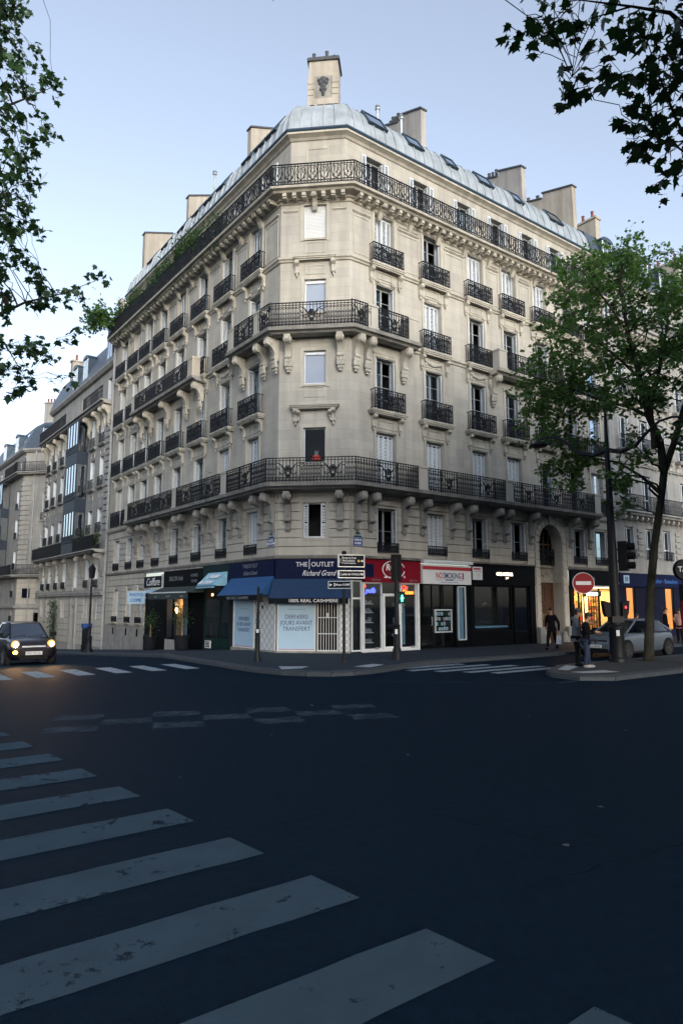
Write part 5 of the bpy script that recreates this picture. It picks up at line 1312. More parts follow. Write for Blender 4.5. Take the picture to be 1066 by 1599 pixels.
for s in (21.9, 23.9, 26.2, 29.3, 31.9, 34.1, 36.2, 37.9): ob('console', C2, B_, FL.M(s, .012, 5.25))
B_ = nrun(L2, 'balcony', FL, b0+.1, b1, slab_prof(.8, 15.55, .3)); nrail(B_, FL, b0+.15, 25.7, .7, 15.55, .95); nrail(B_, FL, 30.0, b1, .7, 15.55, .95)
for s in (21.7, 22.4, 23.9, 25.9, 29.6, 31.9, 34.1, 36.2, 37.8): ob('console', C4, B_, FL.M(s, .012, 15.25))
P_('parapet', FL, 25.75, 29.95, .45, .75, 15.56, 16.5, 'stone_far', B_)
at = [(c-.45,c+.45,15.9,17.6) for c in (23,25.2,28,31,33.2,35.4)]
ob('attic_wall', wallmesh(FL, b0, b1, 15.3, 18.4, at, d=-.3, dep=.25).mesh('attic_wall','stone_far'), L2, FL.M(0,0,0))
for a,b,z0,z1 in at:
    o = nwindow(L2, FL, (a+b)/2, z0, .9, z1-z0); o.matrix_basis = WM[L2].inverted() @ FL.M((a+b)/2, -.3, z0)
nrun(L2, 'cornice', FL, b0, b1, [(-.31,18.2),(-.1,18.25),(.05,18.45),(.05,18.6),(-.31,18.61)])
mansard(L2, FL, b0, b1, 18.6, [(0,0),(-.3,1.0),(-1.0,2.5),(-1.8,3.0),(-6,3.4)])
for s in (22.9, 28.6, 31.3): dormer(L2, FL, s, -.15, 18.9, 1.2, 1.7)
rooflight(L2, FL, 26.0, -.35, 19.3); rooflight(L2, FL, 34.0, -.35, 19.3)
nstack(L2, FL, 24.5, -2.2, 18.5, 23.0, .9, .7, 'render_tan', 2); nstack(L2, FL, 37.9, -1.5, 18, 23.4, 4, .6, 'render_tan', 5)
mat('bay_metal', (.018,.028,.045), .5, var=.15, scale=4, spec=.25)
bay = ob('bay_window', (lambda g: g.mesh('bay_window','bay_metal'))(G()), L2, FL.M((BW0+BW1)/2, 0, 0))
def baycol(par, f, s0, s1, d, zs, root):
    for a, b in zs:
        g = G(); lbox(f,s0,s0+.12,0,d,a,b,g); lbox(f,s1-.12,s1,0,d,a,b,g); lbox(f,s0+.12,s1-.12,0,d,a,a+.75,g); lbox(f,s0+.12,s1-.12,0,d,b-.12,b,g)
        for k in range(1, 4): s = s0+(s1-s0)*k/4; lbox(f,s-.03,s+.03,d-.08,d,a+.75,b-.12,g)
        lbox(f,s0+.12,s1-.12,d-.06,d,a+1.25,a+1.30,g); o = ob('bay_frame', g.mesh('bay_frame','bay_metal'), par, f.M(0,0,0))
        g = G(); lbox(f,s0+.12,s1-.12,d-.05,d-.04,a+.75,b-.12,g); lbox(f,s0-.002,s0+.0,.08,d-.08,a+.8,b-.2,g); ob('pane', g.mesh('pane','glass_sky'), par, f.M(0,0,0))
        nrail(par, f, s0+.1, s1-.1, d+.04, a+.75, .5, 'bay_metal')
baycol(bay, FL, BW0, BW1, .8, [(5.5,8.6),(8.6,12.1),(12.1,15.25)], L2)

# --- corner house further down
F3 = Fr(Vector((-31.2, 66.0)), aL+radians(1), True); F3s = Fr(Vector((-31.2, 66.0)), radians(-12), False)
L3 = thing('apartment_block', 'distant corner house with a banded quoin edge and blue slate roof', 'building', T(-31.2, 66, -2.5))
c3 = [1.6, 7.4, 9.2, 11.4]; r3 = [(.2,1.9,.9), (2.6,4.0,.9), (5.3,7.1,1.0), (8.3,10.2,1.0), (11.2,13.1,1.0)]
ops = [(c-w/2,c+w/2,a,b) for c in c3 for a,b,w in r3]; nwall(L3, F3, 0, 16, -3.5, 14.4, ops, 'stone_far'); bk(L3, F3, .3, 16, -3, 17)
for c in c3:
    for a,b,w in r3: nwindow(L3, F3, c, a, w, b-a, a > 3); nrail(L3, F3, c-.5, c+.5, .1, a, .6)
r3s = [(-1.6,1.1,1.6), (2.4,4.2,.9), (6.6,8.6,.95), (10.0,12.6,.95)]
ops = [(2.75-w/2,2.75+w/2,a,b) for a,b,w in r3s]; ws = nwall(L3, F3s, 0, 9, -3.5, 14.4, ops, 'stone_far'); bk(L3, F3s, .9, 9, -3, 17)
for a,b,w in r3s[1:]: nwindow(L3, F3s, 2.75, a, w, b-a); nrail(L3, F3s, 2.2, 3.3, .1, a, .7); slabbox('window_sill', F3s, L3, 2.1, 3.4, 0, .2, a-.2, a-.01, 'stone_far')
quoins(F3s, ws, .02, 1.05, 5.2, 14.0, .48); quoins(F3, ws, .02, .7, 5.2, 14.0, .48)
courses(F3s, ws, .02, 2.0, [], [-2.2,-1.6,-1.0,-.4,.2,.8,1.4]); courses(F3s, ws, .02, 8.9, [(2.25,3.25,2.3,4.3)], [1.9,2.4,2.9,3.4,3.9,4.3])
for z, d in ((4.7,.8), (14.7,.75)):
    pth = [(F3,13.5),(F3s,0),(F3s,6)]; pr = slab_prof(d, z, .28); B_ = ob('balcony', sweep(pr, pth, True).mesh('balcony','stone_far'), L3); nrail(B_, F3, -.3, 5.0 if z > 10 else 5.2, d-.08, z, .95, solid=z > 10); nrail(B_, F3s, -.5, 6, d-.08, z, .95); nrail(B_, F3, 8.8, 13, d-.08, z, .95)
ob('string_course', sweep(slab_prof(.2, 1.75, .3), [(F3,16),(F3s,0),(F3s,9)], True).mesh('string_course','stone_far'), L3)
P_('sign_plate', F3s, .7, 1.5, .05, .1, 2.5, 3.4, 'sign_navy', L3)
for f, b in ((F3,16), (F3s,9)):
    at = [(2.35,3.2,14.9,16.0)] if f is F3s else [(1.2,2,15.2,16.2),(4.2,5,15.2,16.2),(7.2,8,15.2,16.2),(10,10.8,15.2,16.2)]
    ob('attic_wall', wallmesh(f, .1, b, 14.4, 17.0, at, d=-.1, dep=.25).mesh('attic_wall','stone_far'), L3, f.M(0,0,0))
    for a_, b_, z0, z1 in at: nwindow(L3, f, (a_+b_)/2, z0, .85, z1-z0, False)
ob('cornice', sweep([(-.15,16.7),(.05,16.75),(.25,16.95),(.25,17.1),(-.15,17.11)], [(F3,16),(F3s,0),(F3s,9)], True).mesh('cornice','stone_far'), L3)
ob('roof', sweep([(.1,17.1),(-.35,18.2),(-1.0,19.6),(-1.8,20.2),(-3.2,20.6)], [(F3,16),(F3s,0),(F3s,9)]).mesh('roof','slate'), L3)
dormer(L3, F3, 4.0, -.1, 17.3, 1.3, 1.8); dormer(L3, F3, 9.4, -.1, 17.3, 1.3, 1.8); dormer(L3, F3s, 2.4, -.1, 17.4, 1.3, 1.8); rooflight(L3, F3, 1.8, -.3, 17.9); rooflight(L3, F3, 6.6, -.3, 17.9)
baycol(L3, F3, 5.2, 8.6, .8, [(4.7,7.6),(7.6,10.9),(10.9,14.4)], L3)
P_('garage_door', F3s, 2.0, 3.5, -.2, -.12, -2.2, 1.1, 'lacquer', L3)
g = G(); g.tube([(1.35,-.1,-2.5),(1.35,-.1,16.8)], .07, 6); ob('down_pipe', g.mesh('down_pipe','pipe_grey'), L3, F3s.M(0,0,0))
nstack(L3, F3s, 2.0, -3.0, 17, 22.6, 2.2, .9, 'render_tan', 6, along=True); nstack(L3, F3, 3.0, -3.4, 17, 23.0, 1.4, .8, 'render_tan', 5, along=True)
L4 = thing('apartment_block', 'pale stone chimneys and gable of a house behind the slate roofs', 'building', T(-30, 80, -3))
F4 = Fr(Vector((-36, 79)), radians(-5)); ob('wall', wallmesh(F4, 0, 12, -3, 21, []).mesh('wall','render_tan'), L4, F4.M(0,0,0))
nstack(L4, F4, 1.8, 0, 20, 25.6, 2.2, .9, 'stone_far', 6, along=True); nstack(L4, F4, 4.6, .2, 20, 26.6, 2.0, .9, 'stone_far', 4, pm='pot_dark', along=True); nstack(L4, F4, 6.6, .5, 20, 26.2, 1.4, .9, 'stone_far', 3, pm='pot_dark', along=True)
# ------------------------------------------------------------------ trees and plants
def at(px, py, Y):
    """point seen at photo pixel (px,py) at distance Y in front of the camera"""
    p = radians(7.6964); u, v = (px-533)/1066, (py-799.5)/1066
    d = Vector((u, cos(p)+v*sin(p), sin(p)-v*cos(p))); return Vector((0,0,1.9)) + d*(Y/d.y)
PLANE = [(0,-.30),(.22,-.42),(.30,-.26),(.62,-.22),(.40,-.02),(.70,.30),(.36,.26),(.24,.44),(0,.86),(-.24,.44),(-.36,.26),(-.70,.30),(-.40,-.02),(-.62,-.22),(-.30,-.26),(-.22,-.42)]
SIMPLE = [(0,-.45),(.40,-.2),(.52,.18),(.18,.26),(0,.62),(-.18,.26),(-.52,.18),(-.40,-.2)]
OVAL = [(0,-.5),(.22,-.1),(.16,.3),(0,.55),(-.16,.3),(-.22,-.1)]
def leaves_mesh(name, C, size, shape, m, droop=.5, rg=rng):
    """many separate flat leaves, each with its own tilt"""
    C = np.asarray(C, float); N = len(C); K = len(shape); S = np.asarray(shape, float)
    az = rg.uniform(0, 2*pi, N); tl = rg.normal(droop, .55, N); rl = rg.normal(0, .5, N); sz = size*rg.uniform(.6, 1.25, N)
    L = np.zeros((N,K,3)); L[:,:,0] = S[None,:,0]; L[:,:,1] = S[None,:,1]; L[:,:,2] = -.22*np.abs(S[None,:,0])-.12*S[None,:,1]**2
    L *= sz[:,None,None]
    def rot(L, a, i, j):
        c, s = np.cos(a)[:,None], np.sin(a)[:,None]; A, B = L[:,:,i].copy(), L[:,:,j].copy(); L[:,:,i] = A*c-B*s; L[:,:,j] = A*s+B*c
    rot(L, rl, 0, 2); rot(L, -tl, 1, 2); rot(L, az, 0, 1)
    V = (L+C[:,None,:]).reshape(-1,3); me = bpy.data.meshes.new(name)
    me.vertices.add(N*K); me.loops.add(N*K); me.polygons.add(N)
    me.vertices.foreach_set('co', V.ravel()); me.loops.foreach_set('vertex_index', np.arange(N*K)); me.polygons.foreach_set('loop_start', np.arange(N)*K); me.polygons.foreach_set('loop_total', np.full(N,K))
    me.materials.append(MAT[m]); me.update(calc_edges=True); return me
def bez(a, b, sag, n=5, jit=.0, r=random):
    a, b = Vector(a), Vector(b); out = []
    for i in range(n+1):
        t = i/n; p = a.lerp(b, t); p.z += sag*4*t*(1-t); 
        if 0 < i < n: p += Vector((r.uniform(-jit,jit), r.uniform(-jit,jit), r.uniform(-jit,jit)))
        out.append(p)
    return out
def tree(name, label, base, limbs, clusters, size, shape, m, group=None, per=9, spread=None, single=0, keep=None, fruit=0):
    """limbs: lists of (point, radius); clusters: (centre, radius, leaves). Trunk and twigs are one mesh, the crown another;
    `single` leaves (the largest in the picture) are objects of their own"""
    R = random.Random(len(clusters)+int(base[0]*10)); o = thing(name, label, 'tree', T(*base), group); g = G(); pts = []
    for L in limbs:
        P = [Vector(p) for p, r in L]; g.tube(P, [r for p, r in L], 9)
        for (p, r), (q, s) in zip(L[1:], L[2:]+[L[-1]]):
            for k in range(5): pts.append((Vector(p).lerp(Vector(q), k/5), r))
    part('trunk', g, 'bark', o, I4, True); tw = G(); C = []
    for c, rad, n in clusters:
        c = Vector(c); q, r = min(pts, key=lambda w: (w[0]-c).length+max(0, w[0].z-c.z)*.3)
        ln = (q-c).length; b = bez(q, c, ln*.08, 6, ln*.05, R); tw.tube(b, [max(.006, min(r*.5, .012+.010*ln)*(1-.8*i/6)) for i in range(7)], 5)
        k = max(2, n//per)
        for i in range(k):
            d = Vector((R.gauss(0,1), R.gauss(0,1), R.gauss(-.15,.75))).normalized()*rad*R.uniform(.55,1.1); s = b[R.choice((3,4,5,6))]; e = c+d
            t = bez(s, e, -rad*.12, 4, rad*.06, R); tw.tube(t, [.008,.007,.005,.004,.003], 3)
            for j in range(max(1, n//k)):
                u = R.uniform(.25,1.08); f = min(3, int(u*4)); p = t[f].lerp(t[f+1], min(1.2, u*4-f)); C.append(p+Vector((R.gauss(0,1),R.gauss(0,1),R.gauss(-.4,1)))*size*.55)
    part('twigs', tw, 'bark', o, I4)
    if single:
        vis = sorted([p for p in C if keep(p)], key=lambda p: p.y)[:single]; ids = {id(p) for p in vis}; C = [p for p in C if id(p) not in ids]
        rg = np.random.default_rng(5); va = [leaves_mesh('leaf', [(0,0,0)], size, shape, m, .5, rg) for _ in range(24)]
        for p in vis: ob('leaf', R.choice(va), o, T(p.x, p.y, p.z, R.uniform(0,6.28)))
    if C:
        c_ = ob('crown', leaves_mesh('crown', [tuple(p) for p in C], size, shape, m), o); c_['kind'] = 'stuff'
    if fruit:
        g = G(); g.ball((0,0,0), .018,.018,.018, 7, 5); fb = g.mesh('seed_ball', 'bark')
        for i in range(fruit):
            p = R.choice(vis if single else C); ob('seed_ball', fb, o, T(p.x+R.uniform(-.1,.1), p.y, p.z-.12-.1*R.random()))
    return o
# street plane tree on the island, with the photo's forked trunk
Y0 = 23.7
def A(x, y, dy=0, r=.1): return (tuple(at(x, y, Y0+dy)), r)
limbs = [[((10.44,23.71,-.1), .22), ((10.46,23.7,.25), .165), A(1014,930,0,.145), A(1021,850,0,.13), A(1031,780,0,.125), A(1036,735,0,.13)],
 [A(1036,735,0,.15), A(1030,690,-.2,.125), A(1012,650,-.4,.11), A(998,590,-.5,.09), A(980,520,-.6,.075), A(968,450,-.7,.05), A(972,385,-.7,.02)],
 [A(1036,735,0,.13), A(1052,690,.2,.11), A(1066,640,.4,.10), A(1085,560,.5,.08), A(1090,470,.5,.05), A(1082,400,.5,.02)],
 [A(1021,700,-.3,.10), A(1015,640,-.2,.085), A(1030,570,.3,.06), A(1042,500,.5,.04), A(1038,430,.5,.02)],
 [A(1030,770,0,.075), A(1002,745,.8,.055), A(965,722,1.5,.045), A(920,715,2.2,.025), A(880,708,2.6,.012)],
 [A(1012,650,-.4,.075), A(980,635,.6,.055), A(930,622,1.4,.04), A(875,600,2.1,.025), A(835,590,2.5,.012)],
 [A(998,590,-.5,.06), A(960,555,.4,.045), A(915,520,.9,.03), A(880,490,1.2,.012)],
 [A(980,520,-.6,.05), A(945,470,-1,.035), A(910,425,-1.3,.02)], [A(1052,690,.2,.06), A(1075,700,-.6,.045), A(1110,690,-1.2,.02)]]
R_ = random.Random(21); cl = []
def blob(x, y, r, k, n, dy=1.6, Y=Y0):
    """k leafy sprays filling a lump of crown r pixels across"""
    for _ in range(k):
        a, q = R_.uniform(0, 2*pi), r*sqrt(R_.random()); cl.append((at(x+q*cos(a), y+q*sin(a)*.85, Y+R_.gauss(0, dy)), R_.uniform(.45,.75), n))
for x, y, r, k in ((972,385,26,4),(945,405,30,6),(905,420,38,8),(1000,415,35,7),(960,455,48,14),(905,480,45,12),(1015,490,40,9),(870,520,36,8),(935,540,55,16),(1000,560,45,11),(850,585,42,10),(900,600,50,14),(965,620,40,8),
        (830,620,30,7),(1035,610,35,6),(870,640,40,9),(915,660,35,6),(860,690,32,5),(905,720,40,8),(950,740,30,4),(880,745,25,3),(990,690,25,3),(1045,540,35,7),(975,780,14,1),(850,730,20,2),(1060,470,30,6),(1075,420,30,5),(1100,560,60,12),(1130,480,60,12),(1100,660,50,8),(840,665,26,4)):
    blob(x, y, r, k, 78, *((1.0, Y0+2.6) if x < 940 and y > 575 else ()))
tree('plane_tree', 'leafy plane tree with a forked trunk standing on the island beside the grey car', (10.44,23.71,-.05), limbs, cl, .142, SIMPLE, 'leaf', 'plane trees along the avenue')
g = G(); 
# a second tree of the row, further along
cl = []; Y1 = 31.5
for x, y, r, k in ((1060,395,30,6),(1075,440,40,8),(1045,470,30,6),(1090,520,50,9),(1055,560,35,5),(1110,430,50,8),(1120,600,60,8),(1050,520,30,4)): blob(x, y, r, k, 60, 1.5, Y1)
b2 = at(1140, 1000, Y1)
tree('plane_tree', 'plane tree further along the avenue whose leaves fill the right edge', (b2.x, b2.y, 0), [[((b2.x,b2.y,-.1),.22), ((b2.x,b2.y,3),.18), (tuple(at(1125,700,Y1)),.14), (tuple(at(1110,560,Y1)),.09), (tuple(at(1085,450,Y1)),.04)], [(tuple(at(1125,700,Y1)),.1), (tuple(at(1085,590,Y1)),.06), (tuple(at(1062,520,Y1)),.02)]], cl, .14, SIMPLE, 'leaf', 'plane trees along the avenue')

# plane tree overhead on the right: its outer sprays hang into the frame
cl = []; RN = random.Random(3)
for x, y in ((824,24),(838,8),(852,36),(834,62),(818,48),(867,38),(862,55),(905,44),(890,18),(935,28),(948,6),(965,44),(980,22),(872,128),(884,152),(906,126),(896,140),(926,62),(960,62),(1003,24),(1022,22),(1050,32),(1018,46),(1036,10),(992,58),(962,118),(975,136),(955,104),(1000,112),(1012,138),(1030,82),(998,152),(997,168),(1051,118),(1062,90),(1046,162),(1058,150),(1022,186),(1002,200),(988,218),(1000,238),(1022,228),(980,246),(1056,190),(1040,206),(1030,284),(1052,280),(1062,264),(1063,60),(795,40),(960,182),(1010,90),(1035,130),(1046,236)):
    cl.append((at(x, y, 9.4+RN.gauss(0,.7)), .21, 6))
for _ in range(330):  # unseen sprays above the viewer, added to shade the ground
    p = Vector((RN.uniform(-2.5,12.5), RN.uniform(-8,9), RN.uniform(7.4,13.5)))
    px = 533+1066*p.x/max(p.y,.5)
    if p.y > .3 and px < 1120 and (p.z-1.9)/p.y < 1.12: continue
    cl.append((p, 1.1, 60))
B = (7.6, 6.6, 0)
lim = [[((7.6,6.6,-.15),.30), ((7.6,6.6,1.2),.23), ((7.5,6.7,4.2),.20), ((7.3,7.0,6.4),.17), ((6.6,7.6,9.0),.11), ((5.6,8.3,11.4),.05)],
  [((7.3,7.0,6.4),.12), ((6.3,8.0,8.0),.075), (tuple(at(1090,60,9.3)),.045), (tuple(at(1045,20,9.4)),.03), (tuple(at(985,10,9.5)),.018), (tuple(at(905,0,9.5)),.010)],
  [((7.3,7.0,6.4),.10), ((6.6,8.3,7.2),.05), (tuple(at(1085,250,9.3)),.030), (tuple(at(1052,180,9.3)),.02), (tuple(at(1025,110,9.4)),.012), (tuple(at(1008,60,9.4)),.007)],
  [(tuple(at(985,10,9.5)),.016), (tuple(at(925,28,9.5)),.010), (tuple(at(905,70,9.4)),.008), (tuple(at(892,120,9.4)),.005)],
  [(tuple(at(1085,250,9.3)),.02), (tuple(at(1050,225,9.3)),.012), (tuple(at(1015,215,9.3)),.006)],
  [((7.5,6.7,4.2),.14), ((6.6,4.6,7.0),.10), ((5.2,2.0,9.6),.06), ((3.0,.5,11),.03)], [((7.3,7.0,6.4),.12), ((8.6,5.0,9),.08), ((9.2,2,11.5),.03)]]
infr = lambda p: p.y > 1 and abs(p.x)/p.y < .52 and -.75 < (p.z-1.9)/p.y < .93
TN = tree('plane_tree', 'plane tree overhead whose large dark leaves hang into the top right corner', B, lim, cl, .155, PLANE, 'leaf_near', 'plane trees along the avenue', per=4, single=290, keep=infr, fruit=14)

def canopy(o, x0, x1, y0, y1, n, size, seed, z0=8.0, z1=13.5):
    """unseen leaf mass outside the frame, added to block sky light from road and fronts"""
    rg = np.random.default_rng(seed); k = n//110
    c = np.stack([rg.uniform(x0,x1,k), rg.uniform(y0,y1,k), rg.uniform(z0,z1,k)], 1)
    C = (c[:,None,:]+rg.normal(0,1,(k,110,3))*np.array([.75,.75,.55])).reshape(-1,3); y = np.maximum(C[:,1], .25)
    C = C[~((C[:,1] > -.2) & (np.abs(C[:,0])/y < .58) & ((C[:,2]-1.9)/y < 1.12))]
    ob('crown', leaves_mesh('crown', C, size, SIMPLE, 'leaf_near', .3, rg), o)['kind'] = 'stuff'
canopy(TN, -3, 13, -9, 9, 42000, .30, 4)  # added leaves over the viewer, darkening the near road
canopy(TN, 6, 13, 6, 14, 14000, .28, 6, 5.5, 14)  # more added leaves right of the frame, for shade on the road
# plane tree on the left side of the crossing
cl = []; RN = random.Random(9); YL = 17.5
edge = [(-60,60),(15,40),(50,55),(75,62),(120,70),(140,78),(165,62),(205,82),(235,60),(270,70),(300,42),(345,66),(375,16),(400,60),(425,70),(440,150),(465,132),(495,138),(520,118),(560,78),(585,66),(600,50),(625,10)]
def ed(y):
    for (a,b),(c,d) in zip(edge, edge[1:]):
        if a <= y <= c: return b+(d-b)*(y-a)/(c-a)
    return 0
while len(cl) < 165:
    y = RN.uniform(-60, 618); x = RN.uniform(-55, ed(y)); gap = (285 < y < 300 and x > 10) or (372 < y < 398 and x > 5)
    if gap or (430 < y < 600 and RN.random() < .35 and x < 60): continue
    cl.append((at(x, y, YL+RN.gauss(0,1.0)), .36, 17))
for x, y in ((85,138),(92,132),(150,436),(158,430),(128,470),(140,492),(100,600),(106,588),(22,28)): cl.append((at(x, y, YL), .22, 9))
for _ in range(90): cl.append((Vector((RN.uniform(-20,-11.5), RN.uniform(10,22), RN.uniform(8,17))), 1.0, 45))
cl = [c for c in cl]
lim = [[((-13.6,16.5,-.3),.32), ((-13.6,16.5,1.5),.25), ((-13.5,16.6,5),.22), ((-13.2,16.8,8.5),.18), ((-12.6,17,12),.12), ((-12,17.2,16),.05)],
  [((-13.5,16.6,5.5),.13), (tuple(at(-120,560,YL)),.09), (tuple(at(-20,500,YL)),.06), (tuple(at(40,472,YL)),.03), (tuple(at(100,458,YL)),.015), (tuple(at(150,438,YL)),.006)],
  [((-13.2,16.8,8.5),.11), (tuple(at(-80,200,YL)),.07), (tuple(at(0,170,YL)),.04), (tuple(at(50,150,YL)),.02), (tuple(at(85,135,YL)),.006)],
  [(tuple(at(-20,500,YL)),.04), (tuple(at(10,540,YL)),.02), (tuple(at(40,590,YL)),.007)], [((-12.6,17,12),.09), (tuple(at(-40,60,YL)),.04), (tuple(at(10,30,YL)),.01)], [(tuple(at(-80,200,YL)),.05), (tuple(at(-10,320,YL)),.03), (tuple(at(40,345,YL)),.01)]]
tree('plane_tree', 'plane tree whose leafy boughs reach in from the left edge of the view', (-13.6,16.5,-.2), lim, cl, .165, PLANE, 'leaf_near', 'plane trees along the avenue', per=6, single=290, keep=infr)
# unseen trees added behind the viewer to close off sky over the crossing
for i, (x, y) in enumerate(((8.5,-7),(-9,-6))):
    cl = [(Vector((x+RN.gauss(0,2.4), y+RN.gauss(0,2.4), RN.uniform(6.5,14))), 1.1, 60) for _ in range(70)]
    cl = [c for c in cl if not (c[0].y > .5 and abs(c[0].x)/c[0].y < .62 and (c[0].z-1.9)/c[0].y < 1.05)]
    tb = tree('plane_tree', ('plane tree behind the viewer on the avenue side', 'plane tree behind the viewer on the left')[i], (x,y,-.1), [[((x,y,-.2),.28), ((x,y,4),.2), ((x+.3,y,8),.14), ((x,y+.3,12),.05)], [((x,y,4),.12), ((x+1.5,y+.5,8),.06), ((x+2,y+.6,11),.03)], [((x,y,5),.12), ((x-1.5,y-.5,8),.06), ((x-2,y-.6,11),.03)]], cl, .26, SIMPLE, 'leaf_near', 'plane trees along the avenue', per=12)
    canopy(tb, x-5, x+5, y-5, y+6, 12000 if i == 0 else 4000, .30, 7+i)

for i, (x, y) in enumerate(((16.5,21.0),(15.0,13.0),(20.0,26.5))):  # unseen trees added to darken the lower right of the avenue front
    cl = [(Vector((x+RN.gauss(0,1.6), y+RN.gauss(0,1.6), RN.uniform(6,13))), 1.0, 50) for _ in range(45)]
    tb = tree('plane_tree', ('plane tree of the avenue row just out of view on the right', 'plane tree on the far side of the avenue, out of view on the right', 'plane tree further down the avenue row, out of view on the right')[i], (x,y,-.05), [[((x,y,-.1),.24), ((x,y,4),.18), ((x+.2,y,8),.12), ((x,y,12),.04)], [((x,y,4.5),.11), ((x+1.5,y+.5,8),.05), ((x+2,y,10),.02)], [((x,y,5),.11), ((x-1.2,y-.6,8),.05), ((x-1.6,y-.8,10),.02)]], cl, .24, SIMPLE, 'leaf', 'plane trees along the avenue', per=12)
    canopy(tb, x-3.6, x+5, y-4, y+4, 20000, .27, 17+i, 5.8, 14)

# plants on the top balcony of the side street front
def plant(label, M, h, w, n, size, m='leaf_balcony', pot=True, name='balcony_plant', cat='plant', group='plants on the top balcony', up=.5, trail=0):
    R = random.Random(int(h*100)+n); o = thing(name, label, cat, M, group); g = G()
    if pot: gg = G(); gg.box(-w*.42,w*.42,-.12,.12,0,.24); part('trough', gg, 'planter', o, M)
    C = []
    for i in range(max(5, n//14)):
        e = Vector((R.gauss(0,w*.28), R.gauss(0,.13), .2+h*(.35+.65*R.random()))); s = Vector((e.x*.35, 0, .2)); b = bez(s, e, .04, 3, .03, R); g.tube(b, [.012,.009,.006,.003], 3)
        for k in range(14): C.append(b[1].lerp(e, R.random()*1.05)+Vector((R.gauss(0,.09),R.gauss(0,.08),R.gauss(0,.07))))
    for i in range(trail): C.append(Vector((R.uniform(-w/2,w/2), -.14+R.gauss(0,.03), .2-R.random()**2*.5)))
    part('stem', g, 'bark', o, M); f = ob('foliage', leaves_mesh('foliage', [tuple(c) for c in C], size, OVAL, m, .2), o, M); return o
lab = ['low bushy plant first along the top balcony from the corner', 'thin grassy plant on the top balcony above the second window', 'dense dark bush on the top balcony railing', 'tall feathery bush on the top balcony', 'broad green bush on the top balcony near its middle', 'small tuft on the top balcony past the middle bush', 'tangled bush on the top balcony between two chimneys', 'round bush on the top balcony below the far chimney', 'low trailing plant on the top balcony', 'leafy shrub on the top balcony near the far end', 'thick shrub next to the small tree on the top balcony', 'spreading shrub against the far end of the top balcony']
for i, (s, h, w, n) in enumerate(((5.2,.9,1.0,150),(6.3,1.15,.9,130),(7.5,1.2,1.5,330),(8.9,1.5,1.3,300),(10.1,1.55,1.5,380),(11.3,1.0,1.0,160),(12.5,1.45,1.6,360),(13.9,1.2,1.2,250),(15.2,.9,1.3,210),(16.6,1.35,1.4,300),(18.0,1.3,1.6,330),(19.5,1.5,1.8,380))):
    plant(lab[i], FL.M(s, .42, 19.46), h*1.5, w*1.1, int(n*2.2), .17, trail=int(n*.25))
p = FL.p(20.6, .75); R = random.Random(2); cl = [(Vector((p.x+FL.u.x*R.gauss(.6,.75)+FL.n.x*R.gauss(.4,.5), p.y+FL.u.y*R.gauss(.6,.75)+FL.n.y*R.gauss(.4,.5), 20.6+R.gauss(.35,.55))), .4, 34) for _ in range(36)]
q = FL.p(20.3, .45)
tree('balcony_tree', 'bright green small tree leaning out from the end of the top balcony', (q.x,q.y,19.46), [[((q.x,q.y,19.46),.05), ((q.x,q.y,20.0),.04), ((p.x,p.y,20.7),.02), ((p.x+FL.u.x*.6,p.y+FL.u.y*.6,21.2),.008)]], cl, .2, SIMPLE, 'leaf')
plant('yellow green shrub on the middle balcony of the narrow block', FL.M(25.2, .5, 5.52), 1.3, 1.4, 260, .18, group='plants on the narrow block balcony'); plant('dark trailing shrub on the middle balcony by the downpipe', FL.M(22.4, .5, 5.52), .9, 1.8, 240, .18, trail=80, group='plants on the narrow block balcony')
plant('bare climbing plant with curled stems above the long balcony', FL.M(6.05, .35, 6.72), 2.3, .7, 70, .09, group='plants on the long first balcony')
# climber with pale flowers by the doorway, bay trees in tubs by the hairdresser
R = random.Random(6); o = thing('climbing_plant', 'dark climbing shrub dotted with pale flowers beside the far doorway', 'plant', FL.M(32.2, .3, gz(*FL.p(32.2,.3))))
z0 = gz(*FL.p(32.2,.3)); C = [tuple(FL.M(32.2+R.gauss(0,.42), .25+abs(R.gauss(0,.2)), 0).translation + Vector((0,0,z0+.1+3.6*R.random()))) for _ in range(900)]
ob('foliage', leaves_mesh('foliage', C, .16, OVAL, 'leaf_near', .3), o); ob('blossom', leaves_mesh('blossom', random.Random(1).sample(C, 130), .07, OVAL, 'cloth_white', .3), o)
g = G(); 
for k in range(3): g.tube([FL.M(32.0+.2*k,.2,z0-.1).translation, FL.M(32.1+.15*k,.25,z0+1.5).translation, FL.M(32.0+.25*k,.25,z0+3.4).translation], [.04,.03,.01], 5)
part('stem', g, 'bark', o, I4)
def tub(label, s, d, h):
    z = gz(*FL.p(s,d)); M = FL.M(s, d, z); o = thing('potted_tree', label, 'plant', M, 'potted trees by the hairdresser'); g = G(); g.lathe([(.26,0),(.32,.05),(.36,.62),(.39,.64),(.39,.70),(.33,.70),(.32,.62)], 12); part('tub', g, 'planter', o, M, True)
    g = G(); g.tube([(0,0,.6),(.04,0,1.2),(0,.02,h)], [.035,.03,.02], 6); part('trunk', g, 'wood_pale', o, M); R = random.Random(int(s*10)); C = [(R.gauss(0,.22), R.gauss(0,.22), h+R.gauss(.1,.3)) for _ in range(260)]
    c = ob('crown', leaves_mesh('crown', C, .11, OVAL, 'leaf_near'), o, M); 
tub('potted tree with a bare stem left of the hairdresser window', 11.4, .7, 1.35); tub('potted tree right of the hairdresser window by the green shop', 7.4, .7, 1.5)
# ------------------------------------------------------------------ street furniture
def Z(x, y): return gz(x, y)
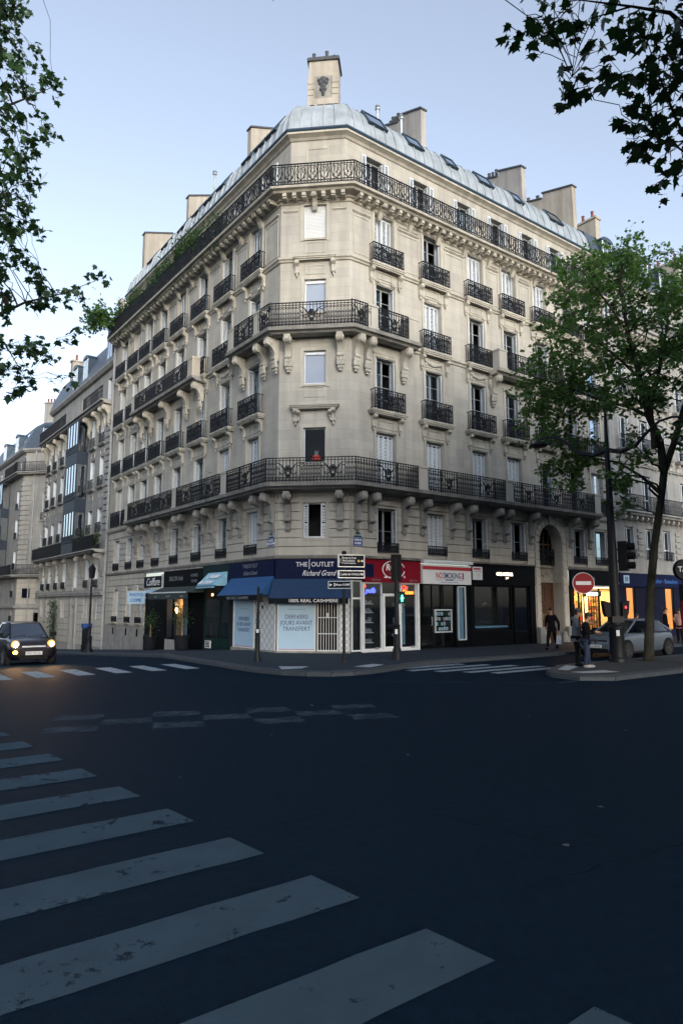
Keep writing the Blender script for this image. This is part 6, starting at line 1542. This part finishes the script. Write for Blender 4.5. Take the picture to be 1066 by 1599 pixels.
# direction signs on a post at the corner
o = thing('signpost', 'dark post carrying three small direction signs on the corner pavement', 'signpost', T(.08,22.33,0)); M = T(.08,22.33,0)
g = G(); g.tube([(0,0,0),(0,0,3.5)], .05, 10); g.lathe([(.075,0),(.07,.1),(.055,.14)], 10); part('post', g, 'post_paint', o, M); g = G(); g.ball((0,0,3.57), .085,.085,.07, 10, 6); part('finial', g, 'post_paint', o, M, True)
def dsign(z, h, yaw, x0, x1, lines, left=False, star=False):
    S = M @ T(0,-.075,z,radians(yaw)); g = G(); g.box(x0+.02,x1-.02,-.06,.06,.02,h-.02); b = part('sign_panel', g, 'sign_navy', o, S)
    g = G()
    for c in ((x0,x1,-.066,.066,h-.022,h),(x0,x1,-.066,.066,0,.022),(x0,x0+.022,-.066,.066,.022,h-.022),(x1-.022,x1,-.066,.066,.022,h-.022)): g.box(*c)
    part('rim', g, 'alu', b, S); g = G(); g.box(*((x1,x1+.005) if left else (x0-.005,x0)), -.064,.064,.005,h-.005); part('end_cap', g, 'alu', b, S)
    n = len(lines)
    for i, (t, sz) in enumerate(lines): text(t, b, S @ T(x0+.12 if not left else x0+.26, -.062, h/2+(.5*(n-1)-i)*sz*1.15), sz, 'ink_white', align='LEFT', bold=.0015, sx=.85)
    ax = x1-.085 if not left else x0+.085; s = -1 if left else 1; a = .05
    g = G(); g.prism([(ax-s*a,h/2-.014),(ax+s*.0,h/2-.014),(ax+s*.0,h/2-.05),(ax+s*a,h/2),(ax,h/2+.05),(ax,h/2+.014),(ax-s*a,h/2+.014)][::s], -.064, -.0605, 'y'); part('arrow', g, 'ink_white', b, S)
    if star: g = G(); g.lathe([(.02,-.064),(.04,-.064),(.04,-.0605),(.02,-.0605)], 10, (x1-.2,h/2), 'y'); part('emblem', g, 'gold', b, S)
    g = G(); g.box(x0+.05,x0+.085,-.064,-.0605,h*.3,h*.7) if not left else g.box(x0+.2,x0+.235,-.064,-.0605,h*.3,h*.72); part('pictogram', g, 'ink_white' if left else 'ink_grey', b, S)
dsign(3.10, .40, 14, -.20, .68, (('Bureau de Poste', .085), ('TROCADERO', .085), ('51 rue de Longchamp', .062)), star=True)
dsign(2.74, .25, 14, -.20, .68, (('palais de CHAILLOT', .095),))
dsign(2.40, .25, -16, -.52, .26, (('Musee GUIMET', .095),), left=True)
# traffic signal seen from behind, with a lit pedestrian figure
o = thing('traffic_light', 'black traffic signal post with a lit green pedestrian figure', 'traffic light', T(1.92,24.09,0)); M = T(1.92,24.09,0)
g = G(); g.lathe([(.21,0),(.20,.06),(.15,.30),(.15,.36),(.12,.40),(.115,1.15),(.13,1.18),(.085,1.22),(.075,2.2),(.07,3.5),(.03,3.55)], 14); part('post', g, 'post_paint', o, M, True)
g = G(); g.box(-.17,.17,-.06,.20,2.72,3.62); g.box(-.185,.185,-.03,.02,2.70,3.64); part('signal_head', g, 'plastic', o, M); g = G()
for z in (2.88,3.17,3.46): g.lathe([(.11,.20),(.12,.40),(.115,.40),(.10,.20)], 10, (0,z), 'y')
part('visor', g, 'plastic', o, M); g = G(); g.box(.09,.29,-.10,.10,1.92,2.34); h = part('pedestrian_head', g, 'plastic', o, M)
g = G(); g.ball((.19,-.105,2.20), .022,.008,.024, 8, 5); g.prism([(.165,2.17),(.215,2.17),(.225,2.09),(.21,1.98),(.19,2.05),(.175,1.98),(.155,2.07)], -.110, -.102, 'y'); g.tube([(.17,-.106,2.16),(.145,-.106,2.08)], .011, 4); g.tube([(.21,-.106,2.16),(.24,-.106,2.10)], .011, 4); part('green_figure', g, 'glow_green', h, M)
l = bpy.data.lights.new('lamp_light', 'POINT'); l.energy = .5; l.color = (.1,1,.5); l.shadow_soft_size = .05; ob('lamp_light', l, o, M @ T(.19,-.2,2.1))
g = G(); g.box(-.07,.02,-.135,-.118,.88,1.04); part('call_box', g, 'white_paint', o, M); g = G(); g.box(.085,.10,-.02,.02,1.22,1.9); part('reflective_strip', g, 'white_paint', o, M)
# slim signal post, seen end on
o = thing('signal_post', 'slim dark post with a small box head at the left of the corner shop', 'post', T(-2.82,23.35,0)); M = T(-2.82,23.35,0)
g = G(); g.lathe([(.13,0),(.125,.1),(.10,.22),(.10,.26),(.085,.30),(.085,.95),(.095,.98),(.06,1.02),(.05,1.6),(.055,1.62),(.045,1.65),(.04,2.35),(.06,2.37),(.015,2.52)], 12); part('post', g, 'post_paint', o, M, True)
g = G(); g.box(-.02,.14,-.08,.10,1.98,2.26); part('head', g, 'plastic', o, M); g = G(); g.box(.12,.17,-.05,.05,1.75,1.85); part('button', g, 'plastic', o, M); g = G(); g.box(-.035,.05,-.11,-.095,.95,1.07); part('sticker', g, 'cloth_white', o, M)
# tall double street lamp with signals
LX, LY = 9.2, 23.2; M = T(LX,LY,0); o = thing('street_lamp', 'tall dark street lamp with two curved arms standing on the island', 'street lamp', M)
g = G(); g.lathe([(.30,0),(.29,.12),(.245,.16),(.235,1.05),(.25,1.08),(.25,1.16),(.175,1.22),(.155,2.6),(.135,4.4),(.085,6.6),(.07,7.3),(.05,8.3),(.015,8.75)], 14); part('pole', g, 'post_paint', o, M, True)
for sg in (-1, 1):
    d = Vector((cos(radians(40)), -sin(radians(40)))); 
    q = [(0,7.20),(.45,7.08),(.95,7.22),(1.35,7.62),(1.75,7.93),(2.15,8.0),(2.4,7.95)]; A_ = [(sg*d.x*a, sg*d.y*a, z) for a, z in q]
    g = G(); g.tube(A_, [.085,.08,.07,.055,.045,.04,.035], 7); g.tube([A_[3], (sg*d.x*.95, sg*d.y*.95, 7.55), (sg*d.x*.8, sg*d.y*.8, 7.35)], [.02,.015,.01], 5); ar = part('arm', g, 'post_paint', o, M, True)
    c = A_[-1]; g = G(); n0 = 0; g.lathe([(.03,.06),(.05,-.02),(.10,-.07),(.30,-.16),(.33,-.22),(.30,-.25),(.06,-.27)], 14); g.xf(Matrix.Translation((c[0]*1.03,c[1]*1.03,c[2]))); part('lamp_head', g, 'post_paint', ar, M, True)
g = G(); g.box(-.02,.16,-.1,.1,1.06,1.07); part('sticker', G().box(-.11,.0,-.262,-.25,.86,1.05), 'cloth_white', o, M)
t = thing('traffic_light', 'black three lamp traffic signal hung on the side of the tall street lamp', 'traffic light', T(LX+.35,LY,3.5)); MT = T(LX+.36,LY-.02,3.02,radians(55))
g = G(); g.box(-.17,.17,-.14,.14,0,1.0); hd = part('signal_head', g, 'plastic', t, MT); g = G()
for z in (.18,.5,.82): g.lathe([(.115,-.14),(.125,-.36),(.118,-.36),(.105,-.14)], 10, (0,z), 'y')
part('visor', g, 'plastic', hd, MT); g = G(); g.box(-.36,-.1,-.03,.03,.3,.36); g.box(-.36,-.1,-.03,.03,.7,.76); part('bracket', g, 'post_paint', t, T(LX+.36,LY,3.02))
t = thing('traffic_light', 'low pedestrian signal box with a small red light on the tall street lamp', 'traffic light', T(LX+.3,LY,1.5)); 
for sx in (-1, 1):
    g = G(); g.prism([(sx*.19,1.95),(sx*.44,2.02),(sx*.40,1.62),(sx*.34,1.48),(sx*.19,1.48)][::sx], -.13, .13, 'y'); hd = part('pedestrian_head', g, 'plastic', t, T(LX,LY,0))
g = G(); g.ball((.30,-.135,1.80), .03,.012,.045, 8, 5); part('red_figure', g, 'glow_red', hd, T(LX,LY,0))
g = G(); g.box(-.20,.20,-.21,.21,1.3,1.5); part('clamp', g, 'post_paint', t, T(LX,LY,0))
# no entry sign
o = thing('no_entry_sign', 'round red no entry sign with white bar on a thin pole', 'road sign', T(8.05,22.9,0)); M = T(8.05,22.9,0)
g = G(); g.tube([(0,0,0),(0,0,2.98)], .028, 8); part('pole', g, 'post_paint', o, M); MS = M @ T(0,-.04,2.60,-radians(8))
g = G(); g.lathe([(.001,-.006),(.335,-.006),(.335,.012),(.001,.012)], 40, (0,0), 'y'); d = part('disc', g, 'red_sign', o, MS)
g = G(); g.lathe([(.335,-.012),(.355,-.010),(.355,.012),(.335,.012)], 40, (0,0), 'y', False); part('rim', g, 'cloth_white', d, MS); g = G(); g.box(-.245,.245,-.013,-.0075,-.06,.06); part('bar', g, 'white_paint', d, MS)
# taxi stand post at the right edge
o = thing('taxi_sign', 'dark round taxi stand sign on a square post at the right edge', 'road sign', T(11.2,22.4,0)); M = T(11.2,22.4,0)
g = G(); g.box(-.14,.14,-.14,.14,0,2.55); part('post', g, 'post_paint', o, M); g = G(); g.lathe([(.01,-.09),(.33,-.09),(.35,-.06),(.35,.06),(.33,.09),(.01,.09)], 28, (0,3.02), 'y'); g.box(-.06,.06,-.05,.05,2.55,2.72); d = part('sign_drum', g, 'sign_navy', o, M, True); text('TAXI', d, M @ T(.02,-.093,3.03), .24, 'ink_white', bold=.004)
g = G(); g.box(-.142,-.141,-.08,.08,.8,2.0); g.box(-.10,.10,-.143,-.141,.9,2.1); part('poster', g, 'ink_red', o, M)
# lamp column, pay machine on the side street
q = FL.p(12.1, 3.62); z = Z(q.x,q.y); M = T(q.x,q.y,z); o = thing('street_lamp', 'old style dark lamp column on the side street pavement', 'street lamp', M)
g = G(); g.lathe([(.24,0),(.23,.1),(.16,.2),(.15,.7),(.17,.74),(.10,.85),(.085,1.2),(.10,1.24),(.06,1.3),(.045,3.2),(.06,3.25),(.04,3.3),(.035,3.7)], 12); part('column', g, 'post_paint', o, M, True); g = G(); g.lathe([(.05,3.7),(.14,3.75),(.19,4.2),(.20,4.22),(.05,4.42),(.02,4.5)], 6); part('lantern', g, 'post_paint', o, M)
q = FL.p(14.6, 3.0); z = Z(q.x,q.y); M = T(q.x,q.y,z,FL.rot-pi/2); o = thing('pay_machine', 'dark parking pay machine with a blue top on the side street', 'parking meter', M)
g = G(); g.box(-.2,.2,-.15,.15,0,1.25); g.box(-.22,.22,-.17,.17,0,.35); part('cabinet', g, 'planter', o, M); g = G(); g.box(-.24,.24,-.18,.16,1.25,1.5); part('cap', g, 'plaque_blue', o, M); g = G(); g.box(-.09,.1,-.165,-.151,.5,1.15); part('panel', g, 'poster', o, M)

# ------------------------------------------------------------------ cars
def car(label, M, L, W, H, paint, hood, lights, group=None, glz='car_glass', fog=False, plate='', emblem=None, dark_trim=True):
    """x forward, nose at +L/2"""
    o = thing('car', label, 'car', M, group); h = L/2; w = W/2; g = G(); NR = 14
    def ring(x, hw, zl, zt, cr=.03, tuck=.9):
        half = [(0,zl),(hw*.75,zl),(hw*tuck,zl+.05),(hw*.985,zl+.20),(hw,zl+.38),(hw*.985,zt-.12),(hw*.93,zt-.03),(hw*.6,zt+cr*.6),(0,zt+cr)]
        return [(x,y,z) for y,z in half]+[(x,-y,z) for y,z in half[-2:0:-1]]
    zb = hood; belt = H*.665
    st = [ring(h,w*.70,.34,.52), ring(h-.05,w*.84,.26,zb*.72), ring(h-.16,w*.92,.22,zb*.86,.04), ring(h-.42,w*.975,.19,zb*.95,.05), ring(h-.85,w,.18,zb,.04), ring(h*.42,w,.18,belt,.0), ring(0,w,.18,belt,0), ring(-h*.5,w,.18,belt+.01,0), ring(-h+.35,w*.97,.20,belt+.02,0), ring(-h+.08,w*.88,.30,belt-.05,0), ring(-h,w*.78,.42,belt-.25,0)]
    for r in st: g.v += r
    n = len(st[0])
    for i in range(len(st)-1):
        for j in range(n): g.f.append([i*n+j, i*n+(j+1)%n, (i+1)*n+(j+1)%n, (i+1)*n+j][::-1]); g.m.append(0)
    g.f += [list(range(n)), list(range((len(st)-1)*n, len(st)*n))[::-1]]; g.m += [0,0]
    me = g.mesh('body', paint, True); b = ob('body', me, o, M); sm = b.modifiers.new('smooth', 'SUBSURF'); sm.levels = sm.render_levels = 2
    # glasshouse: windscreen, side glass, tail glass under a painted roof
    x0, x1, x2, x3 = h*.53, h*.12, -h*.52, -h*.93; zr = H; wb, wr = w*.94, w*.70
    def sec(x, hw, z): return [(x,hw,z),(x,hw*.6,z+.02),(x,-hw*.6,z+.02),(x,-hw,z)]
    g = G(); B0, B1 = [(x0,wb*.88,belt-.03),(x3+.05,wb*.9,belt)], None
    low = [(x0+.10,0,belt-.06),(x0,wb*.80,belt-.04),(x1+.25,wb,belt-.02),(x2,wb,belt),(x3,wb*.86,belt),(x3-.03,0,belt)]
    top = [(x1+.06,0,zr-.05),(x1,wr*.86,zr-.07),(x1-.15,wr,zr-.075),(x2+.1,wr,zr-.07),(x2-.12,wr*.9,zr-.10),(x2-.14,0,zr-.07)]
    V = low+[(x,-y,z) for x,y,z in low[-2:0:-1]]; U = top+[(x,-y,z) for x,y,z in top[-2:0:-1]]; m = len(V)
    g.add(V+U, [(i,(i+1)%m,m+(i+1)%m,m+i)[::-1] for i in range(m)]); part('windows', g, glz, o, M, True)
    g = G(); mid = [(x,y*.93,z+.045) for x,y,z in U]; g.add(U+mid+[(x*.9+((x1+x2)/2)*.1,y*.6,zr) for x,y,z in U], [(i,(i+1)%m,m+(i+1)%m,m+i)[::-1] for i in range(m)]+[(m+i,m+(i+1)%m,2*m+(i+1)%m,2*m+i)[::-1] for i in range(m)]+[tuple(range(2*m,3*m))]); part('roof', g, paint, o, M, True)
    g = G()
    for s in (-1, 1):
        g.tube([(low[1][0],s*low[1][1],low[1][2]),(top[1][0],s*top[1][1],top[1][2])], .035, 6); g.tube([(low[4][0],s*low[4][1],low[4][2]),(top[4][0],s*top[4][1],top[4][2])], .06, 6); g.tube([((x1+x2)/2-.1,s*wb*1.0,belt),((x1+x2)/2-.15,s*wr*1.02,zr-.08)], .03, 6)
    part('pillar', g, paint, o, M, True)
    wh = G(); wh.lathe([(.14,-.10),(.27,-.11),(.31,-.08),(.315,0),(.31,.08),(.27,.11),(.14,.10)], 20, (0,0), 'y'); ty = wh.mesh('tyre', 'tyre', True); rg_ = G(); rg_.lathe([(.02,-.075),(.20,-.085),(.215,-.105),(.215,.105),(.20,.085),(.02,.075)], 18, (0,0), 'y'); 
    for k in range(5): a = 2*pi*k/5; rg_.tube([(0,-.095,0),(.2*cos(a),-.10,.2*sin(a))], .022, 4); rg_.tube([(0,.095,0),(.2*cos(a),.10,.2*sin(a))], .022, 4)
    rm = rg_.mesh('rim', 'rim')
    ag = G(); ag.lathe([(.01,-.02),(.37,-.02),(.37,.02),(.01,.02)], 22, (0,0), 'y'); am = ag.mesh('wheel_arch', 'plastic')
    for x in (h-.72, -h+.66):
        for s in (-1, 1):
            W_ = M @ T(x, s*(w-.09), .315); k = ob('wheel', ty, o, W_); ob('rim', rm, k, W_); ob('wheel_arch', am, o, M @ T(x, s*(w-.012), .345))
    g = G(); g.box(h-.10,h+.015,-w*.55,w*.55,.24,.37); part('bumper_grille', g, 'plastic', o, M)
    g = G(); g.box(h-.02,h+.028,-.26,.26,.40,.51); p = part('number_plate', g, 'plate', o, M)
    if plate: text(plate, p, M @ T(h+.03,0,.455,pi/2), .10, 'ink_navy', sx=.9)
    for s in (-1, 1):
        g = G(); g.box(x1+.02+.3,x1+.48,min(s*w*.98,s*(w+.16)),max(s*w*.98,s*(w+.16)),belt+.0,belt+.13); part('mirror', g, paint if not dark_trim else 'plastic', o, M)
        if lights == 'round':
            g = G(); g.ball((h-.14,s*w*.70,zb*.80), .10,.135,.14, 12, 8); hl = part('headlight', g, 'lens_lit', o, M, True); g = G(); g.ball((h-.075,s*w*.70,zb*.80), .05,.075,.08, 12, 8); part('bulb', g, 'glow_head', hl, M)
            l = bpy.data.lights.new('headlight_beam', 'SPOT'); l.energy = 22; l.color = (1,.55,.25); l.spot_size = radians(60); l.spot_blend = .7; l.shadow_soft_size = .08
            lo = ob('headlight_beam', l, hl, M @ T(h+.03, s*w*.70, zb*.80) @ Matrix.Rotation(-radians(90-22), 4, 'Y'))
        else:
            g = G(); g.add([(h-.16,s*w*.52,zb*.80),(h-.30,s*w*.90,zb*.90),(h-.36,s*w*.93,zb*.82),(h-.14,s*w*.80,zb*.70),(h-.07,s*w*.55,zb*.72),(h-.40,s*w*.6,zb*.78)], [(0,1,2,3,4),(0,4,5),(1,0,5),(2,1,5),(3,2,5),(4,3,5)]); part('headlight', g, 'lens_clear', o, M); g = G(); g.prism([(s*w*.62,.30),(s*w*.86,.36),(s*w*.80,.50)][::s], h-.10, h-.02, 'x'); part('air_intake', g, 'plastic', o, M)
    if fog:
        g = G(); g.ball((h-.045,-w*.70,zb*.53), .05,.085,.065, 10, 6); part('indicator', g, 'glow_amber', o, M); g = G(); g.box(h-.62,h-.56,-w*1.0-.004,-w*.98,.62,.66); part('side_marker', g, 'glow_amber', o, M)
        g = G(); g.box(h-.13,h-.04,-w*.45,w*.45,zb*.70,zb*.75); part('trim_bar', g, 'alu', o, M)
    else:
        g = G(); g.box(h-.15,h-.035,-w*.5,w*.5,zb*.62,zb*.74); part('grille', g, 'plastic', o, M)
    if emblem:
        g = G(); g.prism([(0,.13),(.085,0),(0,-.13),(-.085,0)], h-.05, h+.005, 'x'); g.xf(Matrix.Translation((0,0,zb*.70))); e = part('emblem', g, 'rim', o, M); g = G(); g.prism([(0,.06),(.035,0),(0,-.06),(-.035,0)], h-.0, h+.008, 'x'); g.xf(Matrix.Translation((0,0,zb*.70))); part('emblem_core', g, 'plastic', e, M)
    g = G(); g.tube([(low[0][0]+.02,-.05,belt-.02),(x0-.05,.45,belt+.05)], .010, 4); g.tube([(low[0][0]+.02,-.55,belt-.02),(x0-.05,-.1,belt+.06)], .010, 4); part('wiper', g, 'plastic', o, M)
    return o
hd = Vector((.60,-.80)); f_ = Vector((-10.40,23.55)); c_ = f_-hd*1.77
car('small dark car with its headlights on waiting at the side street crossing', T(c_.x, c_.y, gz(c_.x,c_.y)+RD, atan2(hd.y,hd.x)), 3.55, 1.63, 1.47, 'car_dark', .93, 'round', fog=True, plate='EW-323-ZL', group=None)
car('pale car mostly out of view behind the small dark car', T(-16.4,31.6, gz(-16.4,31.6)+RD, atan2(hd.y,hd.x)), 4.1, 1.75, 1.48, 'car_silver', .95, 'slant', plate='')
hd = Vector((-FR.u.x,-FR.u.y)); f_ = Vector((9.62,26.35)); c_ = f_-hd*2.15
car('silver grey hatchback parked nose out in the service lane behind the lamp', T(c_.x, c_.y, RD, atan2(hd.y,hd.x)), 4.3, 1.81, 1.46, 'car_silver', .93, 'slant', plate='CX 350 GV', emblem=True, glz='car_glass_dark')

# ------------------------------------------------------------------ people
def skin(name, V, E, Rr, m, par, M, sub=1):
    me = bpy.data.meshes.new(name); me.from_pydata(V, E, []); me.materials.append(MAT[m]); o = ob(name, me, par, M)
    md_ = o.modifiers.new('skin', 'SKIN'); md_.use_smooth_shade = True
    for sv, r in zip(me.skin_vertices[0].data, Rr): sv.radius = (r, r) if not isinstance(r, tuple) else r
    me.skin_vertices[0].data[0].use_root = True
    s = o.modifiers.new('sub', 'SUBSURF'); s.levels = s.render_levels = sub; return o
def person(label, M, pose, top, legs, shoes, hair='hair', coat=0.0, scale=1.0, hood=None):
    """stands facing -y. pose: hands, feet, knees, elbows, lean and head turn"""
    M = M @ Matrix.Scale(scale, 4); o = thing('person', label, 'person', M); P = dict(lean=0, hl=(-.25,-.02,.82), hr=(.25,-.02,.82), el=(-.27,.04,1.12), er=(.27,.04,1.12), fl=(-.10,0,.09), fr=(.10,0,.09), kl=(-.105,-.03,.50), kr=(.105,-.03,.50), nod=0); P.update(pose); L = P['lean']
    pel, wai, che, nec = (0,0,.93), (0,L*.3,1.08), (0,L*.7,1.28), (0,L,1.45); n = P['nod']; hd = (0,L-.02-n*.5,1.56-n*.15); sk = (0,L-.035-n,1.645-n*.3); tp = (0,L-.02-n*1.1,1.72-n*.4)
    sl_, sr_ = (-.17,L*.9,1.39), (.17,L*.9,1.39)
    # body: one continuous surface, with five fingers on each hand
    V = [pel, wai, che, nec, hd, sk, tp, sl_, P['el'], P['hl'], sr_, P['er'], P['hr'], (-.09,0,.86), P['kl'], P['fl'], (.09,0,.86), P['kr'], P['fr']]; E = [(0,1),(1,2),(2,3),(3,4),(4,5),(5,6),(2,7),(7,8),(8,9),(2,10),(10,11),(11,12),(0,13),(13,14),(14,15),(0,16),(16,17),(17,18)]
    Rr = [(.135,.10),(.12,.09),(.14,.10),.055,(.068,.08),(.082,.096),(.055,.065),.06,.042,.026,.06,.042,.026,.085,.058,.040,.085,.058,.040]
    for hi, ei in ((9,8), (12,11)):
        h_, e_ = Vector(V[hi]), Vector(V[ei]); d = (h_-e_).normalized(); s = d.cross(Vector((0,1,0.2))).normalized(); V.append(tuple(h_+d*.06)); pi_ = len(V)-1; E.append((hi,pi_)); Rr.append((.034,.016))
        for k, ln in ((-1.5,.065),(-.5,.078),(.5,.072),(1.5,.055)):
            a = h_+d*.085+s*k*.018; b = a+d*ln*.55+Vector((0,-.012,-.004)); c = b+d*ln*.3+Vector((0,-.022,-.01)); i0 = len(V); V += [tuple(a), tuple(b), tuple(c)]; E += [(pi_,i0),(i0,i0+1),(i0+1,i0+2)]; Rr += [.0095,.0085,.007]
        a = h_+d*.02+s*.035+Vector((0,-.02,0)); i0 = len(V); V += [tuple(a), tuple(a+d*.04+Vector((0,-.012,0)))]; E += [(hi,i0),(i0,i0+1)]; Rr += [.011,.009]
    skin('body', V, E, Rr, 'skin', o, M)
    g = G(); g.ball((0,sk[1]-.105,sk[2]-.045), .013,.022,.026, 6, 5); part('nose', g, 'skin', o, M, True); g = G()
    for s in (-1, 1): g.ball((s*.034,sk[1]-.088,sk[2]-.015), .013,.009,.009, 6, 4)
    part('eyes', g, 'hair', o, M); g = G(); g.ball((0,sk[1]-.090,sk[2]-.088), .026,.010,.008, 6, 4); part('mouth', g, 'lamp_red', o, M)
    g = G(); 
    for s in (-1, 1): g.ball((s*.088,sk[1]+.01,sk[2]-.03), .012,.022,.034, 6, 5)
    part('ears', g, 'skin', o, M, True)
    g = G(); g.ball((0,sk[1]+.022,sk[2]+.035), .096,.108,.092, 12, 8); g.ball((0,sk[1]+.055,sk[2]-.03), .082,.07,.09, 10, 6); part('hair', g, hair, o, M, True)
    hem = .80-coat
    V = [(0,0,.90), wai, che, (0,L,1.42), sl_, P['el'], tuple(Vector(P['el']).lerp(Vector(P['hl']), .93)), sr_, P['er'], tuple(Vector(P['er']).lerp(Vector(P['hr']), .93)), (0,0,hem)]
    skin('jacket' if coat else 'top', V, [(0,1),(1,2),(2,3),(2,4),(4,5),(5,6),(2,7),(7,8),(8,9),(0,10)], [(.185,.135),(.165,.125),(.185,.135),.075,.085,.064,.045,.085,.064,.045,(.20,.15)], top, o, M)
    f1, f2 = P['fl'], P['fr']
    skin('trousers', [(0,0,.92),(-.09,0,.84),P['kl'],f1,(.09,0,.84),P['kr'],f2], [(0,1),(1,2),(2,3),(0,4),(4,5),(5,6)], [(.155,.115),.105,.075,.058,.105,.075,.058], legs, o, M)
    for f in (f1, f2): g = G(); g.ball((f[0],f[1]-.06,f[2]-.045), .05,.135,.05, 10, 6); part('shoe', g, shoes, o, M, True)
    if hood: g = G(); g.ball((0,L+.07,1.42), .12,.09,.07, 10, 6); part('hood', g, hood, o, M, True)
    return o
def phone(label, M): o = ob('phone', G().box(-.036,.036,-.005,.005,-.075,.075).mesh('phone','plastic'), None, M, label, 'phone'); return o
pz = .0
mp = T(7.42,21.10,pz,radians(62))
person('person in a short black coat and jeans looking down at a phone', mp, dict(lean=-.03, nod=.06, hl=(-.07,-.33,1.12), hr=(.08,-.32,1.10), el=(-.25,-.06,1.10), er=(.25,-.06,1.10), fl=(-.10,.03,.09), fr=(.09,-.05,.09)), 'cloth_black', 'cloth_jeans', 'shoe_white', coat=.12, scale=.95)
phone('dark phone held by the person in the black coat', mp @ T(0,-.42,1.12,0,radians(-40)))
mp = T(7.30,21.62,pz,radians(70))
person('taller person in a grey hooded top behind the black coat', mp, dict(lean=-.02, nod=.05, hl=(-.06,-.36,1.26), hr=(.08,-.35,1.24), el=(-.26,-.08,1.14), er=(.26,-.08,1.14)), 'cloth_grey', 'cloth_black', 'cloth_black', scale=1.02, hood='cloth_grey')
phone('dark phone held up by the taller person in grey', mp @ T(0,-.46,1.30,0,radians(-30)))
mp = T(8.98,29.6,pz,radians(-38))
person('person in dark clothes walking past the porch with a white bag', mp, dict(lean=-.03, hl=(-.20,-.16,.92), hr=(.28,.02,.74), el=(-.27,.05,1.12), er=(.29,.06,1.08), fl=(-.10,-.30,.09), fr=(.10,.34,.12), kl=(-.10,-.20,.50), kr=(.10,.08,.50)), 'cloth_black', 'cloth_black', 'cloth_black', scale=1.0, coat=.05)
b = thing('shopping_bag', 'white carrier bag hanging from the hand of the walking person', 'bag', mp @ T(.29,0,.2)); g = G(); g.add([(-.11,-.05,.22),(.11,-.05,.22),(.12,.06,.22),(-.12,.06,.22),(-.09,-.015,.58),(.09,-.015,.58),(.09,.02,.58),(-.09,.02,.58)], [(3,2,1,0),(0,1,5,4),(1,2,6,5),(2,3,7,6),(3,0,4,7)]); part('sack', g, 'cloth_white', b, mp @ T(.29,0,0)); g = G(); g.tube([(-.06,0,.57),(-.02,.01,.73),(.02,.01,.73),(.06,0,.57)], .008, 5); part('handle', g, 'cloth_white', b, mp @ T(.29,0,0))
person('person in black standing beyond the silver car by the lit window', T(16.0,34.2,0,radians(60)), dict(), 'cloth_black', 'cloth_black', 'cloth_black')
person('person in a pale pink top beyond the silver car', T(16.6,34.0,0,radians(-40)), dict(el=(-.27,-.06,1.12), hl=(-.15,-.28,1.1)), 'cloth_pink', 'cloth_black', 'cloth_black', scale=.97)
person('person whose head shows above the silver car bonnet by the tall window', T(13.9,32.6,0,radians(110)), dict(), 'cloth_pink', 'cloth_jeans', 'cloth_black', scale=.84)

# scraps of paper and leaves on the asphalt
g = G(); R = random.Random(12)
for x, y in ((-1.1,11.0),(-1.9,8.4),(.9,9.6),(2.6,7.2),(-3.6,21.2),(3.4,12.8),(1.9,6.1),(-.6,14.2),(4.6,11.4),(-4.9,15.2)):
    a = R.uniform(0,6); s_ = R.uniform(.02,.05); g.add([(x+s_*cos(a+k*1.26)*R.uniform(.6,1.2), y+s_*sin(a+k*1.26)*R.uniform(.6,1.2), gz(x,y)+RD+.006+R.uniform(0,.012)) for k in range(5)], [(0,1,2,3,4)])
ob('litter', g.mesh('litter', 'cloth_grey'), kind='stuff')
# ------------------------------------------------------------------ unseen block across the side street, placed to shade the far fronts
def across(label, O, ang, L, h, n):
    f = Fr(Vector(O), radians(ang)); o = thing('apartment_block', label, 'building', T(O[0], O[1], RD)); cs = [L*(i+.5)/n for i in range(n)]
    ops = [(c-.6,c+.6,z,z+2.2) for c in cs for z in (4.4,7.6,10.8,14.0)]
    nwall(o, f, 0, L, RD, h-3, ops, 'stone_far'); bk(o, f, 0, L, 0, h)
    for c in cs:
        for z in (4.4,7.6,10.8,14.0): nwindow(o, f, c, z, 1.2, 2.2)
    for z in (7.3,): nrun(o, 'balcony', f, 0, L, slab_prof(.8, z, .3)); nrail(o, f, 0, L, .7, z, .95)
    mansard(o, f, 0, L, h-3, [(.3,0),(-.3,1),(-1.2,3),(-8,4)])
q = FL.p(24, 21)
across('stone apartment block facing the corner house across the side street', (q.x,q.y), math.degrees(aL), 58, 22.5, 18)
